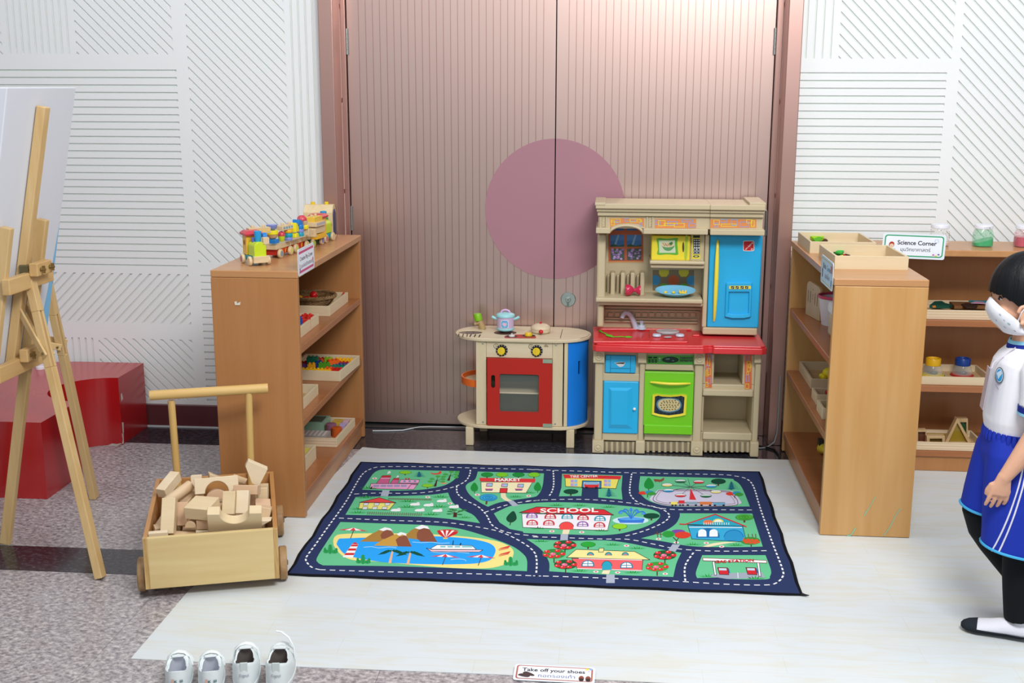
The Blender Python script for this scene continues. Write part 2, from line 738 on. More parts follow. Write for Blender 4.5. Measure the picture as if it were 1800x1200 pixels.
structure(mb.obj('trim_1'))
mb = MB()
mb.box(0.74, 5.108, 0.0, 2.9, 5.139, 0.104, BASEB)
structure(mb.obj('baseboard_right', bev=0.002))

# ---- double door
DOOR = plain('CBB1A9', 0.36, metal=0.92, var=0.02, name='rose_paint')
DOORF = plain('C6A198', 0.33, metal=0.9, var=0.02)
DOORD = plain('B4938B', 0.36, metal=0.9, var=0.03)
BLACK = plain('120D0D', 0.7)
door = thing('door_1', None, 'door', (0, 0, 0))
del door['label'], door['category']
structure(door)
mb = MB()
for xa, xb, xc in ((-1.275, -1.213, -1.191), (0.753, 0.693, 0.6655)):
    mb.box(min(xa, xb), 5.08, 0, max(xa, xb), 5.29, 2.35, DOORF)
    mb.box(min(xb, xc), 5.222, 0, max(xb, xc), 5.29, 2.35, DOORF)
mb.box(-1.275, 5.29, 0, 0.753, 5.30, 2.35, BLACK)
mb.obj('door_frame', door, bev=0.003)
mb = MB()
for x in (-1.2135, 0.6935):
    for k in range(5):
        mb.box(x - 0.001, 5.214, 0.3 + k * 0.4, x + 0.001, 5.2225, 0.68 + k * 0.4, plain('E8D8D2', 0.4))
mb.obj('edge_highlight', door)  # pale strips paint the highlight along the inner edges of the frame
mb = MB()
mb.box(-1.19, 5.18, 0.0, 0.668, 5.29, 0.004, plain('23282B', 0.3))
mb.obj('threshold', door)
CHROME = plain('B9C2C0', 0.25, metal=0.9)
MAUVE = plain('A77A86', 0.42, spec=0.4, var=0.015)
for x0, x1, g0, g1, hx in ((-1.187, -0.2705, -1.135, -0.324, -1.187), (-0.2655, 0.662, -0.214, 0.609, 0.662)):
    mb = MB()
    mb.box(x0, 5.2424, 0.012, x1, 5.285, 2.35, DOORD)
    mb.box(x0, 5.24, 0.012, x1, 5.2424, 0.06, DOOR)
    leaf = mb.obj('door_leaf', door)
    n = 26
    gs = [g0 + (g1 - g0) * k / n for k in range(n + 1)]
    w = 0.0017
    ed = [(x0, gs[0] - w)] + [(gs[k] + w, gs[k + 1] - w) for k in range(n)] + [(gs[-1] + w, x1)]
    shared = None
    for i, (a, b) in enumerate(ed):
        if 0 < i < n + 1 and shared:
            o = bpy.data.objects.new('board', shared)
            COL.objects.link(o)
            o.parent = leaf
            o.location = (a, 5.24, 0.06)
        else:
            q = MB()
            q.box(0, 0, 0, b - a, 0.0028, 2.28, DOOR)
            o = q.obj('board', leaf, loc=(a, 5.24, 0.06))
            if i == 1:
                shared = o.data
    # half of the round mauve plate
    cx, cz, rr = -0.268, 1.017, 0.311
    lft = x0 < -0.5
    a0, a1 = (90, 270) if lft else (-90, 90)
    pts = [(cx + rr * math.cos(R(a0 + (a1 - a0) * k / 48)), cz + rr * math.sin(R(a0 + (a1 - a0) * k / 48))) for k in range(49)]
    pts = [(min(x, x1) if lft else max(x, x0), z) for x, z in pts]
    q = MB()
    q.prism(pts, 'xz', 5.2365, 5.2405, MAUVE)
    q.obj('round_plate', leaf, label='mauve half disc of the round door plate')
    q = MB()
    for zc in (1.742, 0.968, 0.3):
        for k in range(5):
            q.tube([(hx, 5.234, zc - 0.055 + k * 0.0222), (hx, 5.234, zc - 0.055 + k * 0.0222 + 0.0212)], 0.0065, CHROME, 10)
    q.obj('hinge', leaf, smooth=40, label='steel barrel hinge')
    if not lft:
        q = MB()
        MM = Matrix.Translation((-0.203, 5.2405, 0.612)) @ Matrix.Rotation(R(90), 4, 'X')
        q.lathe([(0.034, 0), (0.034, 0.004), (0.031, 0.008), (0.012, 0.009), (0.0115, 0.016), (0.009, 0.018)], 28, plain('A9B8B4', 0.3, metal=0.75), MM)
        q.box(-0.0015, -0.004, 0.0181, 0.0015, 0.004, 0.0184, BLACK, MM)
        q.box(-0.006, -0.034, 0.0085, 0.004, -0.010, 0.0105, plain('7F8F8B', 0.3, metal=0.75), MM)
        q.obj('door_lock', leaf, smooth=30, label='round steel lock plate')

# ---- vinyl sheet over the granite
m, nt, b = _new('white_plank_vinyl')
geo = nt.nodes.new('ShaderNodeNewGeometry')
mp = nt.nodes.new('ShaderNodeMapping')
mp.inputs['Scale'].default_value = (1, 1, 1)
mp.inputs['Location'].default_value = (0.13, 0.035, 0)
nt.links.new(geo.outputs['Position'], mp.inputs['Vector'])
br = nt.nodes.new('ShaderNodeTexBrick')
br.offset, br.offset_frequency = 0.37, 2
br.inputs['Color1'].default_value = (*lin('CFD8DE'), 1)
br.inputs['Color2'].default_value = (*lin('D3D7D2'), 1)
br.inputs['Mortar'].default_value = (*lin('C6C5B8'), 1)
br.inputs['Scale'].default_value = 1.0
br.inputs['Mortar Size'].default_value = 0.0011
br.inputs['Mortar Smooth'].default_value = 0.4
br.inputs['Brick Width'].default_value = 0.62
br.inputs['Row Height'].default_value = 0.097
nt.links.new(mp.outputs[0], br.inputs['Vector'])
mp2 = nt.nodes.new('ShaderNodeMapping')
mp2.inputs['Scale'].default_value = (5, 30, 1)
nt.links.new(geo.outputs['Position'], mp2.inputs['Vector'])
n = nt.nodes.new('ShaderNodeTexNoise')
n.inputs['Scale'].default_value = 1.0
n.inputs['Detail'].default_value = 5
n.inputs['Distortion'].default_value = 0.8
nt.links.new(mp2.outputs[0], n.inputs['Vector'])
cr = nt.nodes.new('ShaderNodeValToRGB')
cr.color_ramp.elements[0].position, cr.color_ramp.elements[1].position = 0.36, 0.56
cr.color_ramp.elements[0].color = (*lin('D2D4CB'), 1)
cr.color_ramp.elements[1].color = (*lin('D4DEE6'), 1)
nt.links.new(n.outputs['Fac'], cr.inputs[0])
mx = nt.nodes.new('ShaderNodeMixRGB')
mx.inputs[0].default_value = 0.5
nt.links.new(br.outputs['Color'], mx.inputs[1])
nt.links.new(cr.outputs[0], mx.inputs[2])
nt.links.new(mx.outputs[0], b.inputs['Base Color'])
b.inputs['Roughness'].default_value = 0.34
b.inputs['Specular IOR Level'].default_value = 0.4
VINYL = m
p_fl, p_ml = onz(230, 1158), onz(332, 1038)
out = [(p_fl.x, p_fl.y), (-0.9, p_fl.y - 0.004), (-0.3, p_fl.y + 0.004), (0.3, p_fl.y - 0.003), (1.2, p_fl.y), (2.7, p_fl.y), (2.7, 4.872), (0.9, 4.874), (0.45, 4.868), (0.1, 4.876), (-0.4, 4.865), (-0.75, 4.87), (-1.0, 4.862), (-1.085, 4.876),
       (-1.16, 4.1), (p_ml.x, p_ml.y)]
mb = MB()
mb.prism(out, 'xy', 0.0003, 0.002, VINYL)
tag(mb.obj('vinyl_sheet'), 'white plank-print vinyl sheet laid over the granite floor', 'floor sheet')
# ================================================================== LOW BOOKSHELVES
LAM_A = wood('B37F50', 'A87344', 'z', 22, 16, 0.36, 0.9)
LAM_B = wood('C99D66', 'BE8E53', 'z', 20, 14, 0.36, 0.9, rings=0.35)
LAM_H = wood('AA7048', '9C633C', 'y', 22, 16, 0.34, 0.9)
LAM_HX = wood('AA7048', '9C633C', 'x', 22, 16, 0.34, 0.9)
LAM_T = wood('C09062', 'B48052', 'y', 20, 14, 0.3, 0.9)


def bookshelf(label, L, D, H, levels, endm, hm, tm, loc, rot, t=0.025, plinth=0.06):
    """open bookcase: length L along local x, open towards local -y"""
    o = thing('bookshelf', label, 'shelf', loc, rot)
    for nm, x0, x1 in (('side_panel', 0, t), ('side_panel', L - t, L)):
        q = MB()
        q.box(x0, 0, 0, x1, D, H - t - 0.0005, endm)
        q.obj(nm, o, bev=0.0025)
    q = MB()
    q.box(0, -0.003, H - t, L, D, H, tm)
    q.obj('top_board', o, bev=0.003)
    q = MB()
    q.box(t, D - 0.01, 0.02, L - t, D - 0.002, H - t - 0.0005, LAM_A)
    q.obj('back_panel', o)
    for z in levels:
        q = MB()
        q.box(t, 0.002, z - t, L - t, D - 0.01, z, hm)
        q.obj('shelf_board', o, bev=0.002)
    q = MB()
    q.box(t, 0.012, 0, L - t, 0.03, levels[-1] - t - 0.0005, LAM_A)
    q.obj('plinth', o)
    return o


LV = (0.634, 0.362, 0.088)
SH_L = bookshelf('brown wood open bookshelf carrying the toy train along its top', 1.05, 0.312, 0.912, LV, LAM_A, LAM_H, LAM_T, (-1.108, 4.0, 0.0035), (0, 0, R(90)))
SH_R = bookshelf('lighter wood open bookshelf with green crayon marks low on its end', 1.01, 0.31, 0.917, LV, LAM_B, LAM_H, LAM_T, (0.745, 5.014, 0.0035), (0, 0, R(-90)))
SH_B = bookshelf('long wood bookshelf against the white wall with glass jars on top', 1.1, 0.30, 0.918, LV, LAM_A, LAM_HX, LAM_T, (1.064, 4.765, 0.0035), (0, 0, 0))


def deco(parent, name, mb_, label=None, **k):
    """finished mesh given in world coordinates, hung under its thing"""
    inv = parent.matrix_basis.inverted()
    mb_.v = [tuple(inv @ Vector(p)) for p in mb_.v]
    return mb_.obj(name, parent, label=label, **k)


G1 = '8FB89A'
for pts, w in (([(634, 872), (600, 930), (560, 998)], 5), ([(800, 950), (770, 990), (740, 1050), (715, 1090), (688, 1126)], 6), ([(500, 1080), (485, 1105), (470, 1124), (448, 1127)], 9), ([(560, 998), (575, 965)], 6)):
    pr = Print(lambda u, v: ony(1370 + u / 3.7488, 640 + v / 3.7488, 4.0035), (0, -1, 0))
    pr.line(smooth_path(pts), w, G1)
    pr.obj('crayon_mark', SH_R, label='pale green crayon scribble')
pr = Print(lambda u, v: ony(u, v, 3.9975), (0, -1, 0))
pr.poly([(412, 530), (416, 529), (417, 533), (423, 530), (422, 536), (413, 536)], 'D8D2C4')
pr.obj('paint_chip', SH_L, label='small pale scuff')

# ================================================================== ROAD PLAY RUG
NAVY, GRN, BLK = '2B3860', '66C190', '23252B'
RZ = 0.0072
c0, c1, c2, c3 = onz(505, 1008, RZ), onz(635, 812, RZ), onz(1334, 829, RZ), onz(1409, 1044, RZ)
random.seed(3)


def edge(a, b, n, amp):
    nrm = Vector((-(b - a).y, (b - a).x, 0)).normalized()
    return [a.lerp(b, k / n) + nrm * (amp * math.sin(k * 1.9 + a.x * 9) * (0 if k == 0 else 1)) for k in range(n)]


ring = edge(c0, c1, 14, 0.004) + edge(c1, c2, 22, 0.0045) + edge(c2, c3, 14, 0.003) + edge(c3, c0, 22, 0.002)
rug = thing('road_rug', 'navy play rug printed with roads, a school, lake and small buildings', 'rug', (0, 0, 0))
FAB = plain(NAVY, 0.85, spec=0.15, bump=0.35, bscale=700)
mb = MB()
mb.prism([(p.x, p.y) for p in ring], 'xy', 0.003, RZ, FAB)
mb.obj('pile', rug)
mb = MB()
mb.tube([(p.x, p.y, 0.006) for p in ring], 0.0062, plain('15161C', 0.85, spec=0.1, bump=0.3, bscale=500), 8, closed=True, squash=0.5)
e = onz(1409, 1044, 0.0076)
mb.tube([e, e + Vector((0.012, -0.006, 0)), e + Vector((0.022, -0.008, 0.001))], [0.005, 0.003, 0.001], plain('15161C', 0.85), 6)
mb.obj('binding', rug, smooth=60, label='black stitched edge binding')
A = lambda u, v: onz(500 + u / 3.913, 780 + v / 3.913, RZ)
B = lambda u, v: onz(920 + u / 3.5294, 780 + v / 3.5294, RZ)
Fz = lambda u, v: onz(620 + u / 9.0, 810 + v / 9.0, RZ)
P = Print(A, (0, 0, 1), step=0.00018, base=0.0002)


def path(pts, idx, k=6):
    """corners given by idx stay sharp; runs between them are rounded"""
    out = []
    idx = list(idx) + [idx[0] + len(pts)]
    for a, b in zip(idx, idx[1:]):
        run = [pts[i % len(pts)] for i in range(a, b + 1)]
        sp = smooth_path(run, k=k) if len(run) > 2 else run
        out += sp[:-1]
    return out


P.tf(Fz)
P.poly(path([(150, 452), (310, 215), (355, 175), (420, 145), (500, 134), (1690, 160), (1650, 250), (1560, 330), (1430, 392), (1200, 440), (960, 462), (600, 468)], (0, 1, 4, 5)), GRN, 0)
P.tf(A)
P.poly(path([(1330, 190), (1785, 203), (1775, 290), (1745, 350), (1700, 368), (1560, 388), (1470, 405), (1400, 432), (1340, 400), (1275, 350), (1247, 300), (1262, 272), (1310, 245)], (0, 1, 7)), GRN, 0)
P.poly(path([(490, 365), (800, 358), (1000, 350), (1125, 335), (1160, 405), (1230, 455), (1300, 490), (1345, 545), (1100, 512), (860, 498), (420, 487)], (0, 3, 7, 10)), GRN, 0)
P.poly(path([(385, 537), (760, 550), (1000, 560), (1200, 582), (1400, 640), (1560, 700), (1640, 755), (1668, 800), (1668, 875), (1300, 860), (800, 842), (265, 835), (230, 815), (225, 780), (300, 660)], (0, 8, 11, 14)), GRN, 0)
a2b = lambda u, v: ((500 + u / 3.913 - 920) * 3.5294, v / 3.913 * 3.5294)
P.tf(B)
P.poly([a2b(*p) for p in [(1440, 478), (1480, 540), (1550, 585), (1640, 602)]][::-1] + smooth_path([a2b(1440, 478), a2b(1560, 425), (30, 370), (150, 362), (350, 365), (600, 382), (760, 400), (830, 420), (848, 445), (825, 478), (770, 508), (700, 532), (600, 556), (480, 566), (300, 562), (100, 557), (0, 552)]), GRN, 0)
P.poly([(240, 185), (615, 195), (608, 280), (615, 345), (465, 332), (465, 275), (365, 270), (360, 323), (220, 325), (236, 270)], GRN, 0)
P.poly(path([(725, 200), (1240, 213), (1310, 228), (1355, 270), (1405, 388), (1050, 390), (900, 385), (800, 362), (745, 330), (717, 285)], (0, 4, 5)), GRN, 0)
P.poly(path([(970, 430), (1420, 432), (1485, 637), (1300, 640), (1050, 635), (870, 605), (730, 585), (860, 548), (940, 500), (968, 455)], (0, 1, 2, 6)), GRN, 0)
P.poly(path([(20, 590), (300, 600), (500, 598), (650, 615), (800, 645), (980, 675), (950, 740), (930, 825), (500, 810), (160, 790), (158, 730), (110, 655)], (0, 5, 7, 9)), GRN, 0)
P.poly(path([(1110, 690), (1502, 690), (1535, 780), (1530, 820), (1500, 840), (1265, 838), (1263, 828), (1078, 832), (1070, 800), (1090, 740)], (0, 1, 5, 7)), GRN, 0)
# crossings
CW = 'A9B2C4'
for q in ([(232, 560), (278, 560), (275, 602), (228, 602)], [(925, 622), (973, 625), (943, 668), (898, 662)], [(515, 810), (566, 810), (567, 863), (513, 863)]):
    P.poly(q, CW, 1)
P.tf(A)
for q in ([(675, 318), (724, 320), (712, 361), (661, 359)], [(1533, 393), (1573, 390), (1614, 424), (1573, 431)]):
    P.poly(q, CW, 1)
# road lines
WL = 'E9EDF2'
D = dict(dash=0.0185, gap=0.0135, w=0.0058, col=WL, layer=1)
P.dashes([(245, 865), (190, 850), (155, 815), (150, 780), (215, 690), (300, 570), (380, 460), (440, 370), (490, 280), (540, 205), (600, 170), (680, 157), (1000, 157), (1275, 165), (1800, 178)], **D)
P.dashes([(245, 865), (700, 880), (1300, 893), (1800, 910)], **D)
P.dashes([(480, 345), (640, 338), (850, 340), (1000, 330), (1150, 300), (1240, 260), (1275, 210), (1278, 165)], **D)
P.dashes([(375, 510), (700, 525), (1100, 540), (1350, 575), (1500, 610), (1640, 680), (1715, 740), (1735, 800), (1732, 890)], **D)
P.dashes([(1185, 290), (1190, 340), (1240, 385), (1330, 430), (1390, 490), (1430, 560), (1520, 605), (1640, 625), (1800, 640)], **D)
P.dashes([(1380, 470), (1480, 435), (1600, 405), (1800, 383)], **D)
P.tf(B)
P.dashes([(60, 818), (300, 825), (830, 845), (1250, 870), (1500, 875), (1570, 862), (1610, 820), (1605, 770), (1540, 600), (1470, 400), (1430, 270), (1390, 220), (1320, 200), (1200, 190), (700, 180), (0, 158)], **D)
P.dashes([(60, 577), (200, 580), (500, 590), (650, 592), (800, 620), (950, 650), (1200, 665), (1530, 662)], **D)
P.dashes([(20, 354), (200, 345), (400, 345), (600, 360), (760, 380), (850, 400), (905, 440), (880, 480), (800, 520), (700, 555), (590, 580)], **D)
P.dashes([(185, 165), (188, 250), (175, 300), (150, 335)], **D)
P.dashes([(672, 185), (660, 280), (670, 325), (730, 370), (900, 405), (1150, 408), (1450, 410)], **D)
P.dashes([(1055, 675), (1010, 740), (1000, 790), (1005, 850)], **D)


def tuft(x, y, s=1.0):
    for k in range(-3, 4):
        P.poly([(x + k * 7 * s - 5 * s, y), (x + k * 7 * s + 5 * s, y), (x + k * 15 * s, y - (16 - abs(k) * 3.2) * s)], '1F8A3C' if k % 2 else '2FA34A', 1)


def flower(x, y, s=1.0):
    P.ell(x, y, 17 * s, 7 * s, 'E8E4E4', 1, 12)
    P.ell(x, y, 7 * s, 3.4 * s, 'D5323E', 2, 10)


def rtree(x, y, rx, ry, col, trunk=True, swirl=None):
    if trunk:
        P.poly([(x - rx * 0.12, y + ry * 0.7), (x + rx * 0.12, y + ry * 0.7), (x + rx * 0.08, y + ry * 1.75), (x - rx * 0.14, y + ry * 1.75)], '5A3A2C', 1)
    P.ell(x, y, rx * 1.05, ry * 1.07, BLK, 2)
    P.ell(x, y, rx, ry, col, 3)
    if swirl:
        P.line([(x + rx * 0.8 * (1 - k / 30) * math.cos(k * 0.5), y + ry * 0.8 * (1 - k / 30) * math.sin(k * 0.5)) for k in range(28)], max(2, rx * 0.05), swirl, 4)


def pine(x, y, w, h, col='1B6E7E'):
    P.rect(x - w * 0.05, y - h * 0.1, x + w * 0.05, y + h * 0.06, '4A3428', 1)
    for k in range(5):
        t = k / 5
        ww = w * (0.5 - 0.36 * t)
        yy = y - h * t * 0.85
        P.poly([(x - ww, yy), (x - ww * 0.3, yy - h * 0.09), (x, yy - h * 0.33), (x + ww * 0.35, yy - h * 0.1), (x + ww, yy), (x + ww * 0.4, yy - 2), (x, yy + h * 0.03), (x - ww * 0.5, yy - 3)], col if k % 2 else '1F5F7A', 2)


def apple_tree(x, y, rx=72, ry=30, col='1F5A33'):
    P.line([(x, y + ry * 0.6), (x, y + ry * 1.8)], 7, '4A3428', 1)
    P.ell(x, y, rx, ry, col, 2)
    for dx, dy, c in ((-0.6, -0.45, 'D92B35'), (0.3, -0.6, 'D92B35'), (0.75, 0.05, 'D92B35'), (-0.72, 0.3, 'D92B35'), (-0.1, 0.05, 'E86E93'), (0.3, 0.55, 'D92B35'), (-0.25, 0.6, 'D92B35')):
        P.ell(x + dx * rx, y + dy * ry, rx * 0.26, ry * 0.3, c, 3, 12)
        P.ell(x + dx * rx - rx * 0.07, y + dy * ry - ry * 0.1, rx * 0.07, ry * 0.08, 'F4C9CF', 4, 8)


# ---- factory and farm
P.tf(Fz)
PK, PKD = 'E9A3CE', 'C9638F'
P.outl([(370, 358), (470, 232), (606, 230), (570, 358)], PKD, w=6)
P.poly([(448, 262), (470, 232), (606, 230), (600, 262)], 'B8343F', 2)
P.poly([(436, 284), (446, 270), (598, 270), (594, 284)], 'E8A6C4', 3)
P.outl([(590, 358), (650, 275), (738, 275), (716, 358)], PKD, w=6)
P.poly([(634, 300), (650, 275), (738, 275), (732, 300)], 'B8343F', 2)
P.outl([(738, 352), (760, 295), (1058, 298), (1040, 352)], PK, w=6)
P.outl([(270, 440), (288, 358), (1030, 360), (965, 452), (870, 450)], PK, w=6)
P.line([(865, 448), (925, 372), (1030, 378)], 8, BLK, 3)
for x in (330, 440, 545, 655, 765):
    P.rect(x, 376, x + 88, 414, 'B3A6C9', 3)
    P.line([(x, 390), (x + 88, 388)], 4, '7A6FA0', 4)
    P.line([(x, 403), (x + 88, 401)], 4, '7A6FA0', 4)
for x in (820, 900, 985):
    P.ell(x, 322, 20, 14, '6E8FB0', 3, 12)
for x in (845, 888):
    P.rect(x - 15, 272, x + 12, 295, 'C8303C', 2)
for x, y, s in ((575, 185, 1), (712, 248, 0.75)):
    P.poly([(x - 30 * s, y + 28 * s), (x - 15 * s, y - 15 * s), (x + 10 * s, y - 24 * s), (x + 26 * s, y - 8 * s), (x + 16 * s, y + 12 * s), (x - 10 * s, y + 18 * s)], 'DDE3EA', 2, True)
rtree(832, 182, 92, 25, '86CC2E', True)
rtree(1185, 390, 88, 25, '86CC2E', True)
pine(1050, 250, 230, 85, '176D86')
P.poly([(1230, 175), (1270, 195), (1350, 188), (1378, 160), (1405, 172), (1392, 200), (1365, 212), (1265, 212)], 'D9473B', 1, True)
for x, y, h in ((1300, 405, 150), (1512, 312, 130)):
    P.poly([(x - 22, y), (x + 22, y), (x + 48, y - h)], '4B2A24', 2)
    for dx, dy in ((50, -h - 10), (-45, -h + 30), (130, -h + 35), (-75, -h + 70), (125, -h + 75), (140, -h - 5)):
        P.line([(x + 35, y - h * 0.6), (x + dx, y + dy)], 4, '3E7F45', 1)
        P.ell(x + dx, y + dy, 40, 17, '46A64A', 2, 14)
P.poly([(1380, 345), (1440, 338), (1500, 347), (1450, 362), (1432, 370), (1418, 360)], 'E58E78', 1)
flower(346, 275, 2.3)
flower(1187, 572, 2.3)
flower(1540, 672, 2.3)
for x, y in ((260, 440), (210, 590), (1390, 580), (870, 650), (860, 740), (1370, 735), (1240, 858), (110, 770), (80, 828)):
    tuft(x, y, 3.6)
P.outl([(110, 655), (420, 580), (690, 662)], 'E04A48', w=7)
P.outl([(92, 755), (115, 658), (672, 664), (575, 775)], 'E6E07A', w=7)
for y, xs_ in ((685, (165, 335, 505)), (747, (150, 305, 460))):
    for x in xs_:
        P.outl([(x, y + 20), (x + 14, y - 20), (x + 92, y - 18), (x + 72, y + 20)], 'DDE3EE', w=5, layer=3)
for x, y in ((985, 688), (1200, 700), (1410, 635), (1600, 728), (680, 780), (1060, 782), (1340, 788)):
    P.poly([(x - 80, y + 8), (x - 50, y - 18), (x + 40, y - 20), (x + 78, y - 5), (x + 60, y + 16), (x - 40, y + 18)], 'EEF0F2', 2, True)
    P.ell(x + 50, y - 22, 26, 13, 'E2E4E8', 3, 12)
    P.line([(x - 30, y + 14), (x - 32, y + 34)], 6, '6B6B70', 1)
    P.line([(x + 30, y + 14), (x + 34, y + 32)], 6, '6B6B70', 1)
for x0, x1, y0, y1, h in ((565, 1240, 598, 612, 26), (235, 1085, 825, 848, 44)):
    k = 26
    for i in range(k):
        t = i / (k - 1)
        x, y = x0 + (x1 - x0) * t, y0 + (y1 - y0) * t
        P.line([(x - 5, y + h / 2), (x + 8, y - h / 2)], 7, '5E4B40', 2)
    for d in (-0.2, 0.25):
        P.line([(x0, y0 + h * d), (x1, y1 + h * d)], 5, '7A6555', 2)
P.poly([(1585, 890), (1648, 890), (1650, 820), (1600, 815)], '4B2A24', 2)
for dx, dy in ((-80, -40), (0, -60), (90, -45), (-90, 0), (80, 10), (-50, -70), (150, -60)):
    P.ell(1615 + dx, 838 + dy, 42, 10, '2F7F3E', 3, 10)
    P.line([(1620, 830), (1615 + dx, 838 + dy)], 6, '4B2A24', 2)
tuft(1770, 905, 3.0)
# ---- market
P.tf(A)
P.outl([(1355, 335), (1352, 262), (1705, 264), (1662, 338)], 'F3EBC0', w=3)
P.poly([(1342, 234), (1728, 241), (1722, 266), (1345, 258)], 'D93A3E', 3)
P.text('MARKET', 1535, 258, 27, 'F9F6F2', 8, 0.035, 1.75, rot=0.8)
P.outl([(1480, 336), (1484, 306), (1534, 306), (1530, 338)], 'D9343B', w=3, layer=3)
for x, y in ((1388, 272), (1492, 275), (1602, 278)):
    P.outl([(x, y + 20), (x + 4, y), (x + 44, y), (x + 40, y + 22)], '9CC9EC', w=3, layer=3)
    P.rect(x + 5, y + 2, x + 20, y + 19, 'D9A4DC', 4)
for x in (1380, 1585):
    for k in range(4):
        P.ell(x + 8 + k * 13, 312, 9, 5, 'D96AA0', 3, 8)
    P.rect(x + 4, 314, x + 50, 322, '6B5B7A', 3)
for x, c in ((1394, '1E8F3C'), (1497, '7BCB2E'), (1610, '1E8F3C'), (1717, '7BCB2E')):
    rtree(x, 212, 40, 15, c)
for x, y in ((1307, 296), (1742, 293)):
    P.line([(x, y), (x, y + 42)], 5, '5A3A2C', 1)
    P.poly([(x, y - 30), (x + 24, y + 2), (x + 16, y + 28), (x - 16, y + 28), (x - 26, y + 2)], '1E8F3C', 2, True)
P.line([(1393, 385), (1388, 412)], 13, '6B3B2C', 1)
P.ell(1403, 370, 62, 25, '1E6FA8', 2)
P.ell(1403, 370, 58, 22, '37A4D8', 3)
P.line([(1403 + 50 * (1 - k / 30) * math.cos(k * 0.55), 370 + 18 * (1 - k / 30) * math.sin(k * 0.55)) for k in range(28)], 3, '1E6FA8', 4)
P.poly(smooth_path([(1488, 338), (1490, 365), (1510, 385), (1540, 398)]) + smooth_path([(1572, 392), (1540, 378), (1524, 360), (1522, 338)]), 'EADFBB', 1)
tuft(1590, 368, 1.3), tuft(1682, 340, 1.2), flower(1680, 358), flower(1327, 350, 1.1)
# ---- lake
P.poly(path([(335, 665), (350, 635), (400, 620), (600, 615), (900, 618), (1150, 630), (1350, 650), (1480, 675), (1560, 715), (1575, 760), (1540, 815), (1440, 850), (1300, 857), (1100, 850), (850, 828), (650, 810), (480, 800), (400, 770), (345, 710)], (0,)), 'EFE08C', 1)
P.poly(path([(358, 690), (375, 655), (430, 650), (700, 640), (1000, 635), (1250, 650), (1400, 680), (1450, 720), (1440, 770), (1400, 805), (1280, 825), (1000, 828), (700, 815), (500, 785), (410, 755)], (0,)), '2BA2F5', 2)
for pts, cc in (([(815, 645), (870, 595), (945, 560), (985, 572), (1020, 620), (1050, 675)], 'A8803F'), ([(520, 672), (600, 620), (680, 578), (725, 585), (760, 630), (790, 655), (700, 675)], 'A8803F'), ([(615, 700), (690, 650), (800, 610), (840, 625), (875, 708)], 'C79A48')):
    P.poly(pts, cc, 3)
for pts in ([(910, 620), (925, 590), (985, 572), (1020, 620), (1050, 675), (935, 672), (912, 650)], [(660, 630), (680, 600), (725, 590), (752, 625), (690, 655), (668, 652)], [(765, 660), (790, 640), (838, 628), (875, 708), (780, 705)]):
    P.poly(pts, '8A5340', 4, False)
for pts in ([(895, 580), (945, 558), (985, 568), (998, 588), (960, 580), (930, 590)], [(650, 592), (690, 575), (728, 582), (745, 600), (705, 592), (680, 602)], [(770, 622), (800, 608), (832, 616), (840, 635), (812, 625), (790, 634)]):
    P.poly(pts, 'EEF2F6', 5)
for pts in ([(545, 712), (600, 708), (650, 716), (720, 710), (770, 715)], [(880, 675), (950, 680), (1010, 676), (1070, 684), (1135, 682)], [(1005, 742), (1080, 750), (1160, 744), (1270, 752)], [(1145, 797), (1190, 792), (1240, 797), (1248, 808)]):
    P.line(smooth_path(pts), 3, 'BFE4FB', 3)
P.outl([(975, 718), (1010, 728), (1365, 730), (1340, 745), (1010, 742)], 'F0C6D2', w=3, layer=4)
P.outl([(1010, 718), (1050, 695), (1290, 700), (1320, 728), (1010, 726)], 'F2F4F6', w=3, layer=4)
for x in (1090, 1140, 1190, 1240, 1275):
    P.rect(x - 18, 703, x + 18, 713, '7CC7CF', 5)
P.line([(1158, 695), (1162, 668)], 6, BLK, 4)
P.line([(1208, 698), (1213, 685)], 8, BLK, 4)
P.poly([(400, 780), (465, 690), (508, 692), (470, 784)], 'EDF0F2', 3)
for k, (t0, t1) in enumerate(((0.18, 0.34), (0.52, 0.68), (0.84, 0.97))):
    xl = lambda t: 400 + 65 * t
    xr = lambda t: 470 + 38 * t
    yy = lambda t: 782 - 91 * t
    P.poly([(xl(t0), yy(t0)), (xr(t0), yy(t0)), (xr(t1), yy(t1)), (xl(t1), yy(t1))], 'CF2A30', 4)
P.poly([(462, 690), (486, 676), (508, 692)], 'CF2A30', 4)
P.ell(1122, 600, 72, 11, 'CF2A30', 3, 20, 180, 360)
pts = [(1050, 598), (1195, 604), (1185, 620), (1120, 645), (1098, 645), (1060, 620)]
P.poly(pts, 'CF2A30', 3)
for k in (0.15, 0.42, 0.7):
    P.poly([(1050 + 145 * k, 596), (1050 + 145 * (k + 0.13), 597), (1104 + 12 * (k + 0.1), 644), (1104 + 12 * k, 644)], 'F4F0EE', 4)
P.rect(1092, 646, 1122, 655, 'E8C95A', 4)
for x, y in ((480, 600), (1112, 782), (1358, 786)):
    P.line([(x, y - 15), (x - 25, y + 50)], 5, '4B3A3A', 3)
    P.poly([(x - 108, y - 8), (x - 5, y - 22), (x + 95, y + 2)], 'E04048', 4)
    P.poly([(x - 65, y - 6), (x - 5, y - 22), (x - 30, y - 3)], 'F2EEF0', 5)
    P.poly([(x + 10, y - 2), (x - 2, y - 22), (x + 52, y - 2)], 'F2EEF0', 5)
